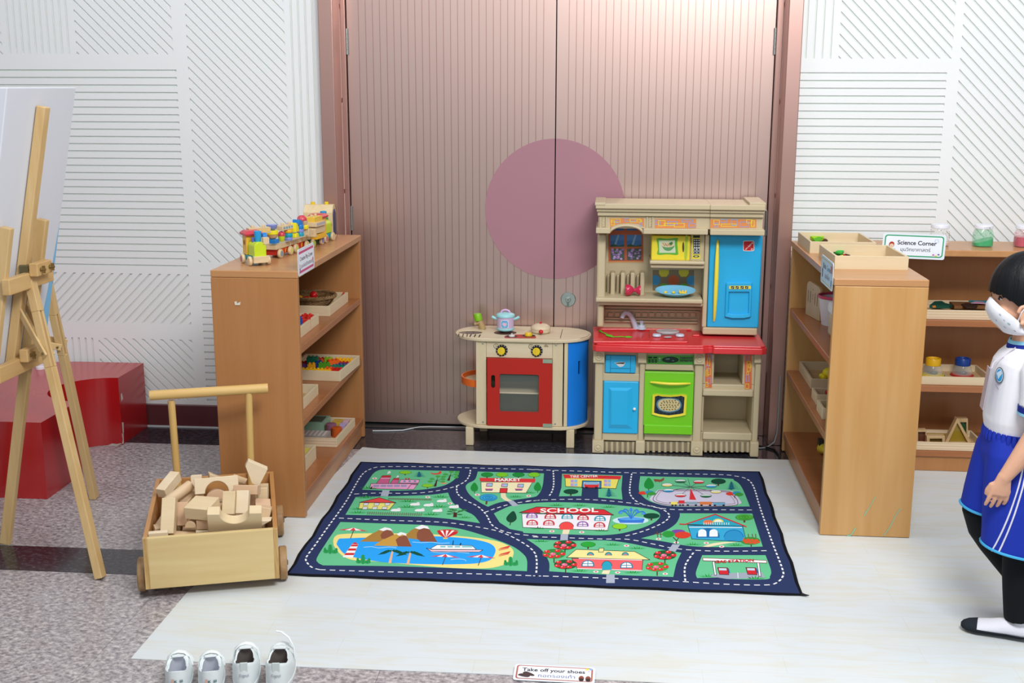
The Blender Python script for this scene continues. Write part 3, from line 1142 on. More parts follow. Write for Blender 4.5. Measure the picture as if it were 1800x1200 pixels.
for x, y in ((742, 745), (865, 755)):
    P.poly([(x - 28, y + 78), (x - 8, y + 78), (x + 8, y - 8), (x - 4, y - 8)], 'E2B48E', 4)
    for a in range(8):
        t = R(195 + a * 22) if a < 8 else 0
        ex, ey = x + 105 * math.cos(t), y + 8 + 34 * math.sin(t) + 20
        P.poly([(x - 6, y - 8), ((x + ex) / 2, (y + ey) / 2 - 16), (ex, ey), ((x + ex) / 2, (y + ey) / 2 + 2)], '12503C', 5)
for x, y in ((315, 728), (540, 798), (1555, 812)):
    for dx, dy, rx, ry in ((0, 0, 16, 30), (-28, 12, 20, 12), (30, 14, 24, 12), (-36, 0, 9, 14), (42, 2, 10, 14), (0, -22, 13, 14)):
        P.ell(x + dx, y + dy, rx, ry, '2C9A55', 3, 12)
        P.line([(x + dx, y + dy - ry * 0.7), (x + dx, y + dy + ry * 0.7)], 2, '1B6B3C', 4)
for y in (708, 748):
    P.poly([(1490, y + 8), (1555, y - 10), (1545, y + 6), (1470, y + 18)], 'D8433F', 3)
    P.line([(1475, y + 24), (1540, y + 10)], 4, 'D8433F', 3)
# ---- school
P.tf(B)
P.outl([a2b(1640, 575)] + [a2b(1632, 480)] + [(545, 442), (522, 538)], 'F1EEF4', w=3)
P.outl([a2b(1615, 473), a2b(1735, 434), (500, 408), (560, 442)], 'D8323A', w=3, layer=2)
P.text('SCHOOL', 283, 426, 38, 'F7F3F0', 5, 0.025, 2.35, rot=0.9)
for k, (x, y) in enumerate(((53, 450), (167, 455), (272, 456), (370, 462), (475, 468), (55, 494), (158, 495), (368, 503), (472, 508))):
    c = ('8E5CA8', 'C8343C', '2B9CB5', 'C8343C', '2B9CB5', 'C8343C', 'C8343C', '8E5CA8', 'C8343C')[k]
    P.ell(x, y, 36, 23, c, 3, 16, 180, 360)
    P.rect(x - 36, y - 1, x + 36, y + 10, c, 3)
    P.ell(x, y, 26, 16, 'F1EEF4', 4, 14, 180, 360)
    P.rect(x - 26, y - 1, x + 26, y + 7, 'F1EEF4', 4)
    P.line([(x, y - 16), (x, y + 7)], 4, c, 5)
    P.line([(x - 26, y - 2), (x + 26, y - 2)], 4, c, 5)
P.ell(267, 515, 46, 32, BLK, 3, 20, 180, 360)
P.ell(267, 515, 43, 29, 'EE4F4C', 4, 20, 180, 360)
P.rect(224, 514, 310, 532, 'EE4F4C', 4)
P.poly([(246, 532), (288, 532), (280, 560), (240, 560)], 'EADFBB', 2)
x, y = a2b(1562, 512)
P.line([(x, y), (x - 10, y + 42)], 6, '4B3A2C', 1)
P.poly([(x + 12, y - 45), (x + 32, y), (x + 5, y + 25), (x - 25, y + 18), (x - 30, y - 8)], '154A36', 2, True)
P.ell(665, 475, 112, 24, 'C9E8EE', 1)
P.ell(668, 468, 84, 13, '2B62C9', 2)
P.poly([(586, 470), (752, 470), (742, 490), (600, 490)], '3B7BDA', 3)
P.ell(668, 466, 76, 8, '58A8EA', 4)
for dx, top in ((-60, 415), (-38, 405), (0, 398), (36, 408), (70, 420)):
    P.line(smooth_path([(668, 466), (668 + dx * 0.5, top + 12), (668 + dx, top), (668 + dx * 1.25, top + 12)]), 5, '2A78D8', 5)
    P.ell(668 + dx * 1.1, top + 12, 15, 8, '4E9BE6', 4, 10)
rtree(795, 447, 48, 16, '164A38')
rtree(598, 512, 45, 16, '93D52F')
for x, y in ((205, 385), (350, 386), (530, 396), (90, 528), (485, 542)):
    tuft(x, y, 1.2)
flower(177, 542), flower(362, 548)
# ---- tire centre
P.outl([(262, 265), (258, 212), (592, 217), (574, 278)], 'EDE06B', w=3)
P.poly([(245, 190), (607, 200), (602, 220), (255, 213)], 'D8323A', 3)
P.text('TIRE CENTER', 375, 210, 20, 'F8F4F2', 8, 0.02, 1.45, rot=1.3)
P.outl([(362, 272), (366, 229), (483, 231), (482, 278)], '2B7FB5', w=3, layer=2)
P.rect(374, 238, 470, 270, 'C9D8E8', 3)
P.rrect(377, 244, 468, 272, 8, 'D9343B', 4)
P.rect(384, 240, 462, 254, '8FB7D8', 5)
for x in (392, 452):
    P.ell(x, 271, 9, 5, BLK, 5, 10)
for x in (293, 500):
    for y in (222, 245):
        P.rect(x, y, x + 42, y + 18, 'B8A0DC', 3)
        P.line([(x + 21, y), (x + 21, y + 18)], 3, 'EDE06B', 4)
        P.rect(x + 24, y + 2, x + 40, y + 16, '8CC3E8', 4)
rtree(295, 296, 44, 15, '164A38')
pine(530, 326, 110, 52)
# ---- fairground
P.poly(path([(835, 285), (960, 280), (1260, 288), (1310, 310), (1345, 350), (1345, 372), (1250, 388), (1000, 388), (870, 380), (790, 352), (790, 330)], (0,)), 'CFCBE2', 1)
P.line(smooth_path([(840, 290), (960, 285), (1255, 293), (1300, 320), (1330, 360), (1290, 385), (1000, 384), (880, 376), (805, 348), (840, 290)], False), 4, '5B4B50', 2)
P.line(smooth_path([(850, 297), (960, 292), (1250, 299), (1285, 322), (1308, 358), (1280, 374), (1000, 374), (890, 367), (825, 346), (850, 297)], False), 3, '8A7C80', 2)
gd = ((975, 232, '1F6B46'), (1088, 236, 'D8323A'), (892, 255, 'EFE08C'), (1165, 262, '2BA2D5'), (900, 290, '2B8FC9'), (1195, 297, 'EFE08C'), (975, 320, 'D8323A'), (1133, 323, '1F6B46'))
for x, y, c in gd:
    P.line([(1035, 268), (x, y)], 2.5, '4A4A52', 2)
    P.ell(x, y, 36, 12, '4A4A52', 3, 16)
    P.ell(x, y, 33, 10, 'DCE6E6', 4, 16)
    P.ell(x, y, 33, 10, c, 5, 12, 0, 180)
P.line([(1035, 268), (1022, 218)], 2.5, '4A4A52', 2)
P.poly([(1030, 346), (1037, 275), (1072, 348)], 'D8323A', 5)
P.rect(905, 362, 1250, 368, '8A7C80', 4)
for x, y0, x1, c in ((915, 360, 955, 'EDE06B'), (962, 352, 1000, 'D8323A'), (1010, 360, 1080, '8FA7B8'), (1095, 360, 1168, 'DB7D48'), (1178, 365, 1252, '6FA7C8')):
    P.rect(x, y0, x1, y0 + 18, c, 5)
    P.ell(x + 10, 382, 8, 5, BLK, 6, 8)
    P.ell(x1 - 10, 382, 8, 5, BLK, 6, 8)
P.line([(775, 275), (778, 290)], 5, '5A3A2C', 1)
P.poly([(778, 210), (805, 240), (808, 268), (780, 280), (752, 268), (752, 240)], '1E8F3C', 2, True)
P.poly([(808, 218), (850, 222), (875, 208), (870, 228), (845, 236), (812, 232)], '8A4A3A', 2)
for x in (820, 845, 858):
    P.line([(x, 228), (x, 238)], 4, '8A4A3A', 2)
rtree(1210, 233, 44, 16, '164A38')
pine(1290, 282, 120, 50)
for x, y in ((750, 305), (1292, 310)):
    for dx, dy, c in ((-8, 0, 'D8402F'), (32, -4, '2E8FC0'), (45, 4, '3C9A3C')):
        P.ell(x + dx, y + dy, 28, 11, c, 3, 12)
    P.line([(x + 20, y + 8), (x + 20, y + 26)], 5, '4A3428', 2)
# ---- blue house
P.outl([(1045, 590), (1020, 505), (1360, 508), (1382, 600), (1370, 608)], '38A9D6', w=3)
P.outl([(1005, 500), (1190, 438), (1382, 512)], '2BA8C0', w=3, layer=2)
P.line([(970, 498), (1005, 500), (1190, 438), (1382, 514)], 7, 'C8343C', 4)
P.line([(1030, 518), (1355, 520)], 5, 'DDF0F5', 4)
P.ell(1208, 486, 34, 21, 'E8D24A', 3, 14, 180, 360)
P.ell(1208, 486, 26, 15, 'EFF3E0', 4, 14, 180, 360)
P.ell(1145, 486, 30, 13, 'E8784A', 3)
for k in range(12):
    P.line([(1120 + k * 14, 490), (1120 + k * 14, 502)], 4, 'E8F0F2', 5)
P.ell(1145, 570, 72, 47, '1E6FB0', 3, 20, 180, 360)
P.rect(1073, 568, 1217, 582, '1E6FB0', 3)
for x in (1110, 1180):
    P.ell(x, 550, 26, 20, 'EEF4F8', 4, 14)
    P.rect(x - 26, 556, x + 26, 576, 'EEF4F8', 4)
P.ell(1305, 580, 62, 48, '1E6FB0', 3, 20, 180, 360)
P.ell(1305, 580, 57, 43, '2E93C9', 4, 20, 180, 360)
P.rect(1246, 578, 1364, 602, '2E93C9', 4)
rtree(1372, 456, 54, 18, '4CAE3C', True, '2C7A2C')
P.ell(900, 560, 38, 20, '2E9A3C', 3)
P.ell(960, 545, 44, 14, '7A4AA0', 2)
P.ell(988, 566, 50, 21, 'D8402F', 4)
P.line([(930, 580), (950, 600), (968, 578)], 5, '3A2420', 2)
P.line([(950, 600), (950, 618)], 6, '3A2420', 2)
P.ell(1408, 602, 62, 24, '3C8A3C', 3)
for k in range(11):
    P.ell(1360 + (k * 37) % 100, 590 + (k * 13) % 28, 13, 7, 'D8552F', 4, 8)
P.line([(1412, 620), (1414, 636)], 6, '3A2420', 2)
for x in (830, 850, 1395, 1420, 1440):
    P.line([(x, 545 if x < 1000 else 560), (x + 4, 580 if x < 1000 else 592)], 5, '6B4A3A', 2)
P.line([(815, 558), (880, 562)], 4, '6B4A3A', 2)
P.poly(smooth_path([(1110, 638), (1170, 618), (1250, 608)]) + smooth_path([(1335, 608), (1250, 620), (1150, 640)]), 'EADFBB', 2)
tuft(1050, 628, 1.3), tuft(1320, 632, 1.3)
flower(838, 590), flower(948, 612), flower(1135, 615), flower(1230, 637)
# ---- red house
P.outl([(335, 775), (300, 710), (742, 720), (735, 788)], 'EE6468', w=3)
P.outl([(268, 705), (328, 655), (690, 668), (785, 720)], 'EEE59A', w=3, layer=2)
P.outl([(466, 672), (470, 648), (500, 648), (496, 672)], 'EEE59A', w=3, layer=3)
P.line([(335, 774), (735, 787)], 5, 'F4DDE0', 4)
P.line([(345, 712), (735, 722)], 5, 'F4DDE0', 4)
for x in (416, 528, 632):
    P.ell(x, 692, 22, 20, BLK, 4, 14, 180, 360)
    P.ell(x, 692, 19, 17, '3BA3B5', 5, 14, 180, 360)
    P.ell(x, 692, 10, 9, 'D7777E', 6, 10, 180, 360)
for x, y in ((400, 750), (640, 760)):
    P.ell(x, y, 40, 28, '2E7FA0', 4, 18, 180, 360)
    P.rect(x - 40, y - 1, x + 40, y + 12, '2E7FA0', 4)
    P.ell(x, y, 32, 22, 'F0F2F4', 5, 16, 180, 360)
    P.rect(x - 32, y - 1, x + 32, y + 8, 'F0F2F4', 5)
    P.line([(x, y - 22), (x, y + 8)], 4, '2E7FA0', 6)
    P.line([(x - 32, y - 5), (x + 32, y - 5)], 4, '2E7FA0', 6)
P.ell(518, 758, 33, 32, BLK, 4, 18, 180, 360)
P.ell(518, 758, 30, 29, '2BA3C0', 5, 18, 180, 360)
P.rect(488, 756, 548, 782, '2BA3C0', 5)
P.poly([(495, 784), (540, 784), (530, 808), (485, 806)], 'EADFBB', 2)
for x, y, c in ((258, 628, '1F5A33'), (190, 682, '2E8A3C'), (262, 748, '1F5A33'), (878, 690, '1F5A33'), (830, 762, '3C9A3C')):
    apple_tree(x, y, 72, 30, c)
rtree(402, 624, 44, 16, '2EA63C')
for x, y in ((110, 608), (555, 630), (705, 652), (350, 792), (680, 802)):
    tuft(x, y, 1.3)
flower(640, 632), flower(450, 793), flower(585, 798), flower(880, 806)
# ---- gas station
P.poly([(1175, 805), (1480, 795), (1500, 830), (1265, 838), (1160, 822)], '9BA5B4', 1)
P.line([(1330, 800), (1332, 832)], 4, 'E8EAEC', 2)
for x in (1172, 1448):
    P.outl([(x, 730), (x + 14, 730), (x + 26, 815 if x < 1300 else 822), (x + 14, 815 if x < 1300 else 822)], 'E8ECF0', w=3, layer=2)
P.poly([(1112, 708), (1508, 724), (1510, 740), (1115, 725)], 'EEF0F2', 3)
P.line([(1112, 708), (1508, 724), (1510, 740), (1115, 725)], 3, '8A3A40', 4, True)
P.text('GAS STATION', 1310, 736, 22, 'C8202E', 8, 0.03, 1.75, rot=2.4)
for x in (1205, 1380):
    P.outl([(x, 768), (x + 62, 770), (x + 70, 812), (x + 12, 810)], 'CE2833', w=3, layer=3)
    P.poly([(x + 8, 772), (x + 54, 773), (x + 56, 786), (x + 10, 785)], 'B8D8EA', 4)
    P.line([(x + 66, 775), (x + 74, 800)], 6, '2B5FB0', 4)
tuft(1150, 825, 1.5), tuft(1440, 838, 1.6)
P.obj('road_print', rug, print_mat(0.85, 0.12, True), label='printed town map with lettering')
# ================================================================== PLASTIC PLAY KITCHEN
TAN = plain('C6B898', 0.45, spec=0.4, bump=0.06, bscale=300, var=0.02)
TAN_D = plain('8F836C', 0.5, spec=0.3, var=0.02)
RED = plain('D8383E', 0.28, spec=0.5, var=0.02)
CYAN = plain('2CB2EA', 0.26, spec=0.5, var=0.02)
LIME = plain('76CC22', 0.26, spec=0.5, var=0.02)
YEL = plain('EFE04A', 0.28, spec=0.5, var=0.02)
YELD = plain('E9D83B', 0.3, spec=0.5, var=0.02)
GREY = plain('CCDCEE', 0.3, spec=0.5, var=0.02)
DARK = plain('1C1E22', 0.5)
WHT = plain('ECECEC', 0.3, var=0.01)
K2 = lambda u, v, y: ony(1030 + u / 4.8, 340 + v / 4.8, y)
K3 = lambda u, v, y: ony(1030 + u / 4.8, 560 + v / 4.8, y)


def fb(mb_, fn, u0, v0, u1, v1, y0, y1, mat):
    """box whose front face, at depth y0, spans the given rectangle of the photograph"""
    a, b, c, d = fn(u0, v0, y0), fn(u1, v0, y0), fn(u1, v1, y0), fn(u0, v1, y0)
    mb_.box((a.x + d.x) / 2, y0, (c.z + d.z) / 2, (b.x + c.x) / 2, y1, (a.z + b.z) / 2, mat)
    return mb_


kit = thing('play_kitchen', 'tall beige plastic toy kitchen with red counter and blue fridge', 'toy kitchen', (0.275, 4.9, 0))
YB = 5.19
q = MB()
X0, X1 = -0.068, 0.622
xa = K3(980, 700, 4.92).x
q.box(X0, 4.925, 0.055, xa, YB, 0.459, TAN)
# right-hand side with two open cubbies
z_a, z_b, z_c, z_d = K3(1200, 300, 4.925).z, K3(1200, 555, 4.925).z, K3(1200, 655, 4.925).z, K3(1200, 960, 4.925).z
xu0, xu1, xl0, xl1 = K3(1082, 400, 4.925).x, K3(1325, 400, 4.925).x, K3(992, 800, 4.925).x, K3(1400, 800, 4.925).x
yf = 4.925
q.box(xa, yf, z_a, X1, YB, 0.459, TAN)
q.box(xa, yf, z_c, X1, YB, z_b, TAN)
q.box(xa, yf, 0.055, X1, YB, z_d, TAN)
q.box(xa, yf, z_b, xu0, YB, z_a, TAN)
q.box(xu1, yf, z_b, X1, YB, z_a, TAN)
q.box(xa, yf, z_d, xl0, YB, z_c, TAN)
q.box(xl1, yf, z_d, X1, YB, z_c, TAN)
q.box(xu0 - 0.004, 5.14, z_b - 0.002, xu1 + 0.004, YB - 0.002, z_a + 0.002, TAN)
q.box(xl0 - 0.004, 5.14, z_d - 0.002, xl1 + 0.004, YB - 0.002, z_c + 0.002, TAN)
fb(q, K3, 0 + 135, 462, 455, 530, 4.917, 4.94, TAN)
fb(q, K3, 500, 388, 910, 436, 4.917, 4.94, TAN)
fb(q, K3, 135, 966, 455, 1030, 4.915, 4.94, TAN)
fb(q, K3, 490, 976, 905, 1032, 4.915, 4.94, TAN)
fb(q, K3, 985, 962, 1400, 1024, 4.913, 4.94, TAN)
fb(q, K3, 985, 600, 1410, 655, 4.913, 4.94, TAN)
deco(kit, 'cabinet_body', q, bev=0.005, seg=2)
for u0, u1, v0, v1 in ((72, 140, 370, 1030), (446, 492, 374, 1035), (908, 980, 384, 1040), (1415, 1464, 374, 1045)):
    q = MB()
    fb(q, K3, u0, v0, u1, v1, 4.905, 4.94, TAN)
    deco(kit, 'pilaster', q, bev=0.006, seg=2)
for u0, u1, v0, v1, ro in ((62, 157, 268, 372, 1), (438, 512, 280, 376, 0), (914, 1005, 288, 386, 1), (1422, 1482, 284, 376, 0)):
    q = MB()
    fb(q, K3, u0, v0, u1, v1, 4.893, 4.94, TAN)
    if ro:
        c = K3((u0 + u1) / 2, (v0 + v1) / 2, 4.893)
        M_ = Matrix.Translation(c) @ Matrix.Rotation(R(90), 4, 'X')
        q.lathe([(0.0165, -0.002), (0.0165, 0.0025), (0.0135, 0.0035), (0.0115, 0.0008), (0.0085, 0.0008), (0.0075, 0.003), (0.004, 0.0042)], 20, TAN, M_)
    deco(kit, 'pilaster_block', q, bev=0.004, seg=2)
for u0, u1, v0, v1, ro in ((55, 148, 1028, 1140, 1), (420, 495, 1030, 1152, 0), (888, 982, 1036, 1162, 1), (1388, 1455, 1040, 1150, 0)):
    q = MB()
    a, b = K3(u0, v0, 4.893), K3(u1, v1, 4.893)
    q.box(a.x, 4.89, 0.0024, b.x, 4.99, a.z, TAN)
    if ro:
        M_ = Matrix.Translation(Vector(((a.x + b.x) / 2, 4.89, a.z * 0.48))) @ Matrix.Rotation(R(90), 4, 'X')
        q.lathe([(0.0165, -0.002), (0.0165, 0.0025), (0.0135, 0.0035), (0.0115, 0.0008), (0.0085, 0.0008), (0.0075, 0.003), (0.004, 0.0042)], 20, TAN, M_)
    deco(kit, 'foot', q, bev=0.005, seg=2)
for x0, x1 in ((X0, X0 + 0.06), (X1 - 0.06, X1)):
    q = MB()
    q.box(x0, 5.11, 0.0002, x1, YB, 0.06, TAN)
    deco(kit, 'foot', q, bev=0.005, seg=2)
for u0, u1, n in ((150, 422, 6), (497, 890, 8), (986, 1390, 9)):
    q = MB()
    fb(q, K3, u0 - 6, 1036, u1 + 6, 1118, 4.925, 4.96, TAN_D)
    for k in range(n):
        t = u0 + (u1 - u0) * (k + 0.5) / n
        c0_, c1_ = K3(t, 1040, 4.92), K3(t, 1126, 4.92)
        q.tube([(c0_.x, 4.926, c0_.z), (c1_.x, 4.926, c1_.z)], 0.0072, TAN, 10)
    deco(kit, 'toe_kick', q, smooth=40, label='fluted skirting between the feet')
# red counter
q = MB()
yfr, ybk = 4.842, 5.185
xl_, xr_, xm = -0.083, 0.643, K3(1040, 230, 4.85).x
pts = [(xl_ + 0.012, yfr + 0.012)] + [(xl_ + (xm - xl_) * t, yfr + 0.012 * (2 * t - 1) ** 2) for t in (0.05, 0.25, 0.5, 0.75, 0.95)] + [(xm, yfr + 0.022), (xm + 0.012, yfr + 0.024)] + [(xm + 0.02, yfr + 0.012), (xr_ - 0.02, yfr + 0.012), (xr_, yfr + 0.03), (xr_, ybk), (xl_, ybk), (xl_, yfr + 0.03)]
zt = 0.503
q.prism(pts, 'xy', 0.4595, zt - 0.017, RED)
q.prism([(x * 0.985 + 0.005, y + (0.005 if y < 5 else 0)) for x, y in pts], 'xy', zt - 0.0175, zt - 0.009, RED)
C3 = lambda u, v: onz(1030 + u / 4.8, 560 + v / 4.8, zt)


def raised(u0, v0, u1, v1, z=zt):
    a, b, c, d = C3(u0, v0), C3(u1, v0), C3(u1, v1), C3(u0, v1)
    q.prism([(p.x, p.y) for p in (a, b, c, d)], 'xy', zt - 0.0095, z, RED)


raised(62, 160, 545, 190)
raised(62, 85, 110, 160)
raised(478, 110, 525, 160)
raised(525, 165, 860, 188, zt - 0.002)
raised(535, 85, 850, 165, zt - 0.003)
raised(900, 110, 960, 130, zt - 0.003)
raised(60, 66, 990, 84)
q2 = q
deco(kit, 'counter', q2, bev=0.0045, seg=2, label='glossy red counter with sunken sink')
fc = onz(1030 + 468 / 4.8, 560 + 86 / 4.8, zt - 0.003)
q = MB()
q.lathe([(0.0215, 0), (0.0215, 0.003), (0.017, 0.006), (0.0165, 0.016), (0.015, 0.0185), (0.0075, 0.019), (0.0075, 0.026), (0.0095, 0.028), (0.0095, 0.036), (0.006, 0.038)], 20, GREY, Matrix.Translation(fc))
sp = [K2(u, v, fc.y) for u, v in ((418, 1140), (410, 1100), (395, 1060), (378, 1025), (355, 1003), (330, 1000), (312, 1015), (303, 1042))]
q.tube([Vector((p.x, p.y - 0.03 * k / 7, p.z)) for k, p in enumerate(sp)], [0.0125, 0.0122, 0.0118, 0.0115, 0.0112, 0.0108, 0.0102, 0.01], GREY, 14)
deco(kit, 'faucet', q, smooth=50, label='pale grey plastic swan-neck faucet')
q = MB()
bc = C3(690, 112)
q.lathe([(0.051, 0), (0.051, 0.004), (0.046, 0.006), (0.043, 0.0045), (0.02, 0.0045), (0.012, 0.006)], 28, plain('C9CCD0', 0.45, bump=0.8, bscale=900, var=0.12), Matrix.Translation(bc + Vector((0, 0.012, -0.0015))) @ Matrix.Scale(0.8, 4, (0, 1, 0)))
deco(kit, 'burner', q, smooth=40, label='grey speckled burner plate')
for u in (597, 793):
    q = MB()
    q.lathe([(0.0185, 0), (0.0185, 0.005), (0.0165, 0.0085), (0.005, 0.009)], 22, GREY, Matrix.Translation(C3(u, 146) + Vector((0, 0, 0.0002))))
    deco(kit, 'stove_knob', q, smooth=40)
pr = Print(C3, (0, 0, 1), base=0.001)
pr.ell(690, 157, 34, 6, 'C8CDD4', 1)
pr.ell(675, 132, 98, 4, '8D9198', 1)
pr.obj('counter_print', kit)
# drawer, door, oven
q = MB()
fb(q, K3, 162, 310, 420, 458, 4.912, 4.93, CYAN)
drw = deco(kit, 'drawer', q, bev=0.004, seg=2)
pr = Print(lambda u, v: K3(u, v, 4.9118), (0, -1, 0))
for l in ([(208, 312), (205, 455)], [(378, 312), (374, 455)], [(207, 418), (375, 420)], [(205, 345), (162, 345)]):
    pr.line(l, 2.6, '14567A')
pr.poly(smooth_path([(240, 372), (290, 364), (330, 366)]) + smooth_path([(330, 370), (318, 396), (290, 406), (268, 396), (252, 378)]), 'D9DCDF', 2)
pr.poly(smooth_path([(250, 374), (290, 368), (330, 368)]) + smooth_path([(318, 382), (288, 380), (256, 380)]), '3C3A34', 3)
pr.obj('drawer_print', kit)
q = MB()
fb(q, K3, 145, 530, 442, 968, 4.908, 4.93, CYAN)
cd = deco(kit, 'cabinet_door', q, bev=0.004, seg=2)
q = MB()
o_, i_ = [K3(u, v, 4.9075) for u, v in ((192, 580), (390, 582), (388, 925), (190, 922))], [K3(u, v, 4.899) for u, v in ((215, 606), (350, 608), (348, 895), (212, 892))]
q.add([tuple(p) for p in o_ + i_], [(0, 1, 5, 4), (1, 2, 6, 5), (2, 3, 7, 6), (3, 0, 4, 7), (4, 5, 6, 7)], CYAN)
deco(kit, 'door_panel', q, fix=False)
q = MB()
q.lathe([(0.003, 0), (0.003, 0.006), (0.0062, 0.009), (0.0062, 0.012), (0.003, 0.0145)], 14, WHT, Matrix.Translation(K3(409, 756, 4.908)) @ Matrix.Rotation(R(90), 4, 'X'))
deco(kit, 'door_knob', q, smooth=50, label='small white round knob')
q = MB()
fb(q, K3, 498, 440, 908, 452, 4.915, 4.95, plain('4A4438', 0.6))
fb(q, K3, 490, 450, 906, 905, 4.898, 4.93, LIME)
fb(q, K3, 490, 900, 898, 975, 4.89, 4.93, LIME)
deco(kit, 'oven_door', q, bev=0.006, seg=2, label='lime green oven door')
q = MB()
hl = [K3(u, v, y) for u, v, y in ((545, 536, 4.896), (580, 538, 4.884), (640, 545, 4.879), (710, 550, 4.878), (780, 550, 4.879), (840, 548, 4.884), (878, 547, 4.896))]
q.tube(hl, [0.004, 0.0052, 0.006, 0.0064, 0.006, 0.0052, 0.004], YEL, 10)
deco(kit, 'oven_handle', q, smooth=50, label='yellow curved oven handle')
q = MB()
op = [(562, 640), (600, 632), (640, 640), (710, 644), (780, 640), (815, 634), (852, 645), (842, 812), (800, 822), (700, 836), (610, 822), (555, 806)]
ip = [(582, 656), (610, 648), (640, 656), (710, 660), (770, 656), (805, 650), (832, 662), (822, 796), (790, 804), (700, 815), (620, 806), (575, 793)]
n_ = len(op)
fr, bk, inn = [K3(u, v, 4.891) for u, v in op], [K3(u, v, 4.9) for u, v in op], [K3(u, v, 4.893) for u, v in ip]
q.loft([[tuple(p) for p in bk], [tuple(p) for p in fr], [tuple(p) for p in inn]], YELD, cap=False)
deco(kit, 'oven_window_frame', q, fix=True)
pr = Print(lambda u, v: K3(u, v, 4.8955), (0, -1, 0))
pr.poly(ip, '1E2A33', 0)
for k in range(8):
    pr.line([(590 + k * 32, 656), (585 + k * 32, 808)], 2, '4A5A66', 1)
for v in (690, 730, 770, 795):
    pr.line([(578, v), (826, v)], 1.5, '3A4A56', 1)
pr.poly(smooth_path([(595, 722), (620, 680), (700, 668), (780, 682), (806, 728), (780, 772), (705, 790), (625, 772)], True), '5B88A0', 2)
pr.poly(smooth_path([(608, 722), (630, 686), (700, 675), (770, 688), (795, 728), (770, 765), (705, 780), (632, 764)], True), 'CDBE8C', 3)
random.seed(5)
for i in range(7):
    for j in range(5):
        u, v = 632 + i * 24 + (j % 2) * 6, 692 + j * 18 + random.uniform(-3, 3)
        if ((u - 702) / 85) ** 2 + ((v - 727) / 48) ** 2 < 1:
            pr.poly([(u - 6, v - 4), (u + 7, v - 5), (u + 5, v + 5), (u - 5, v + 3)], '5B4A2E', 4)
pr.obj('oven_window_print', kit, label='dark oven window printed with a lattice pie')
pr = Print(lambda u, v: K3(u, v, 4.9245), (0, -1, 0))
pr.rrect(515, 308, 912, 388, 6, '54B04A', 0)
pr.ell(712, 346, 70, 26, '1C2B2A', 1)
pr.ell(712, 346, 60, 21, '2C4442', 2)
pr.text('888', 690, 346, 18, '8FD0C0', 3, wide=1.2)
pr.text('88', 735, 358, 14, '8FD0C0', 3, wide=1.2)
for u in (542, 585):
    pr.rrect(u - 17, 321, u + 17, 334, 3, '23332E', 1)
for r_ in range(2):
    for u in (536, 563, 590):
        pr.rrect(u - 10, 343 + r_ * 15, u + 10, 354 + r_ * 15, 2, '23332E', 1)
    for k in range(5):
        pr.rrect(794 + k * 22, 324 + r_ * 22, 812 + k * 22, 339 + r_ * 22, 2, '23332E', 1)
        pr.text('0123456789'[k + 5 * r_], 803 + k * 22, 337 + r_ * 22, 13, 'D8E8DC', 2)
pr.ell(622, 335, 9, 5, 'D8E4D0', 1, 10)
pr.ell(622, 352, 8, 6, '88C0D8', 1, 10)
pr.obj('control_panel_print', kit, label='green printed oven control panel')


def squares(pr_, u0, v0, u1, v1, items):
    pr_.rect(u0, v0, u1, v1, 'D9724A', 0)
    for a, b, c, d, col in items:
        pr_.line([(u0 + (u1 - u0) * x, v0 + (v1 - v0) * y) for x, y in ((a, b), (c, b), (c, d), (a, d))], 4, col, 2, True)


YS, BS = 'E6D84A', '74A8EA'
it_v = ((0.45, .02, .85, .18, BS), (0.35, .14, .7, .36, YS), (0.15, .35, .5, .5, BS), (.3, .45, .8, .62, YS), (.12, .5, .45, .66, YS), (.35, .72, .8, .88, BS), (.1, .84, .4, .97, YS))
pr = Print(lambda u, v: K3(u, v, 4.9243), (0, -1, 0))
squares(pr, 1006, 290, 1062, 582, it_v)
pr.obj('square_sticker', kit, label='orange sticker of linked squares')
pr = Print(lambda u, v: K3(u, v, 4.9243), (0, -1, 0))
squares(pr, 1338, 292, 1398, 592, ((.15, .04, .6, .18, BS), (.35, .22, .8, .5, YS), (.55, .3, .9, .4, YS), (.2, .6, .6, .78, BS), (.1, .86, .6, .98, YS), (.3, .52, .55, .6, YS)))
pr.obj('square_sticker', kit, label='orange sticker of linked squares')

# ---- hutch
q = MB()
q.box(-0.07, 5.165, zt - 0.01, 0.622, YB, 1.0, TAN)
deco(kit, 'hutch_back', q, bev=0.003)
q = MB()
YC = 4.945
zc = lambda v, y: K2(700, v, y).z
for u0, u1 in ((82, 1050), (1050, 1515)):
    dy = 0.0 if u0 < 500 else -0.006
    for v0, v1, y, e in ((92, 135, YC, 0), (135, 160, YC + 0.012, 8), (160, 195, YC + 0.022, 16), (195, 300, YC + 0.036, 24), (298, 345, YC + 0.012, 6)):
        a, b = K2(u0 + (e if u0 < 500 else 0), v0, y + dy), K2(u1 - (e if u0 > 500 else 0), v1, y + dy)
        if v0 == 298 and u0 < 500:
            continue
        q.box(a.x, y + dy, zc(v1, y), b.x, 5.195, zc(v0, y) + 0.0005, TAN)
for u0, u1 in ((84, 205), (485, 1030)):
    a, b = K2(u0, 298, YC + 0.012), K2(u1, 345, YC + 0.012)
    q.box(a.x, YC + 0.012, zc(345, YC + .012), b.x, 5.195, zc(298, YC + .012), TAN)
for u0, u1 in ((75, 165), (1380, 1520)):
    a, b = K2(u0, 78, YC), K2(u1, 96, YC)
    q.box(a.x, YC - 0.002, a.z - 0.012, b.x, 5.195, a.z + 0.001, TAN)
deco(kit, 'cornice', q, bev=0.003, seg=2, label='stepped cornice along the top')
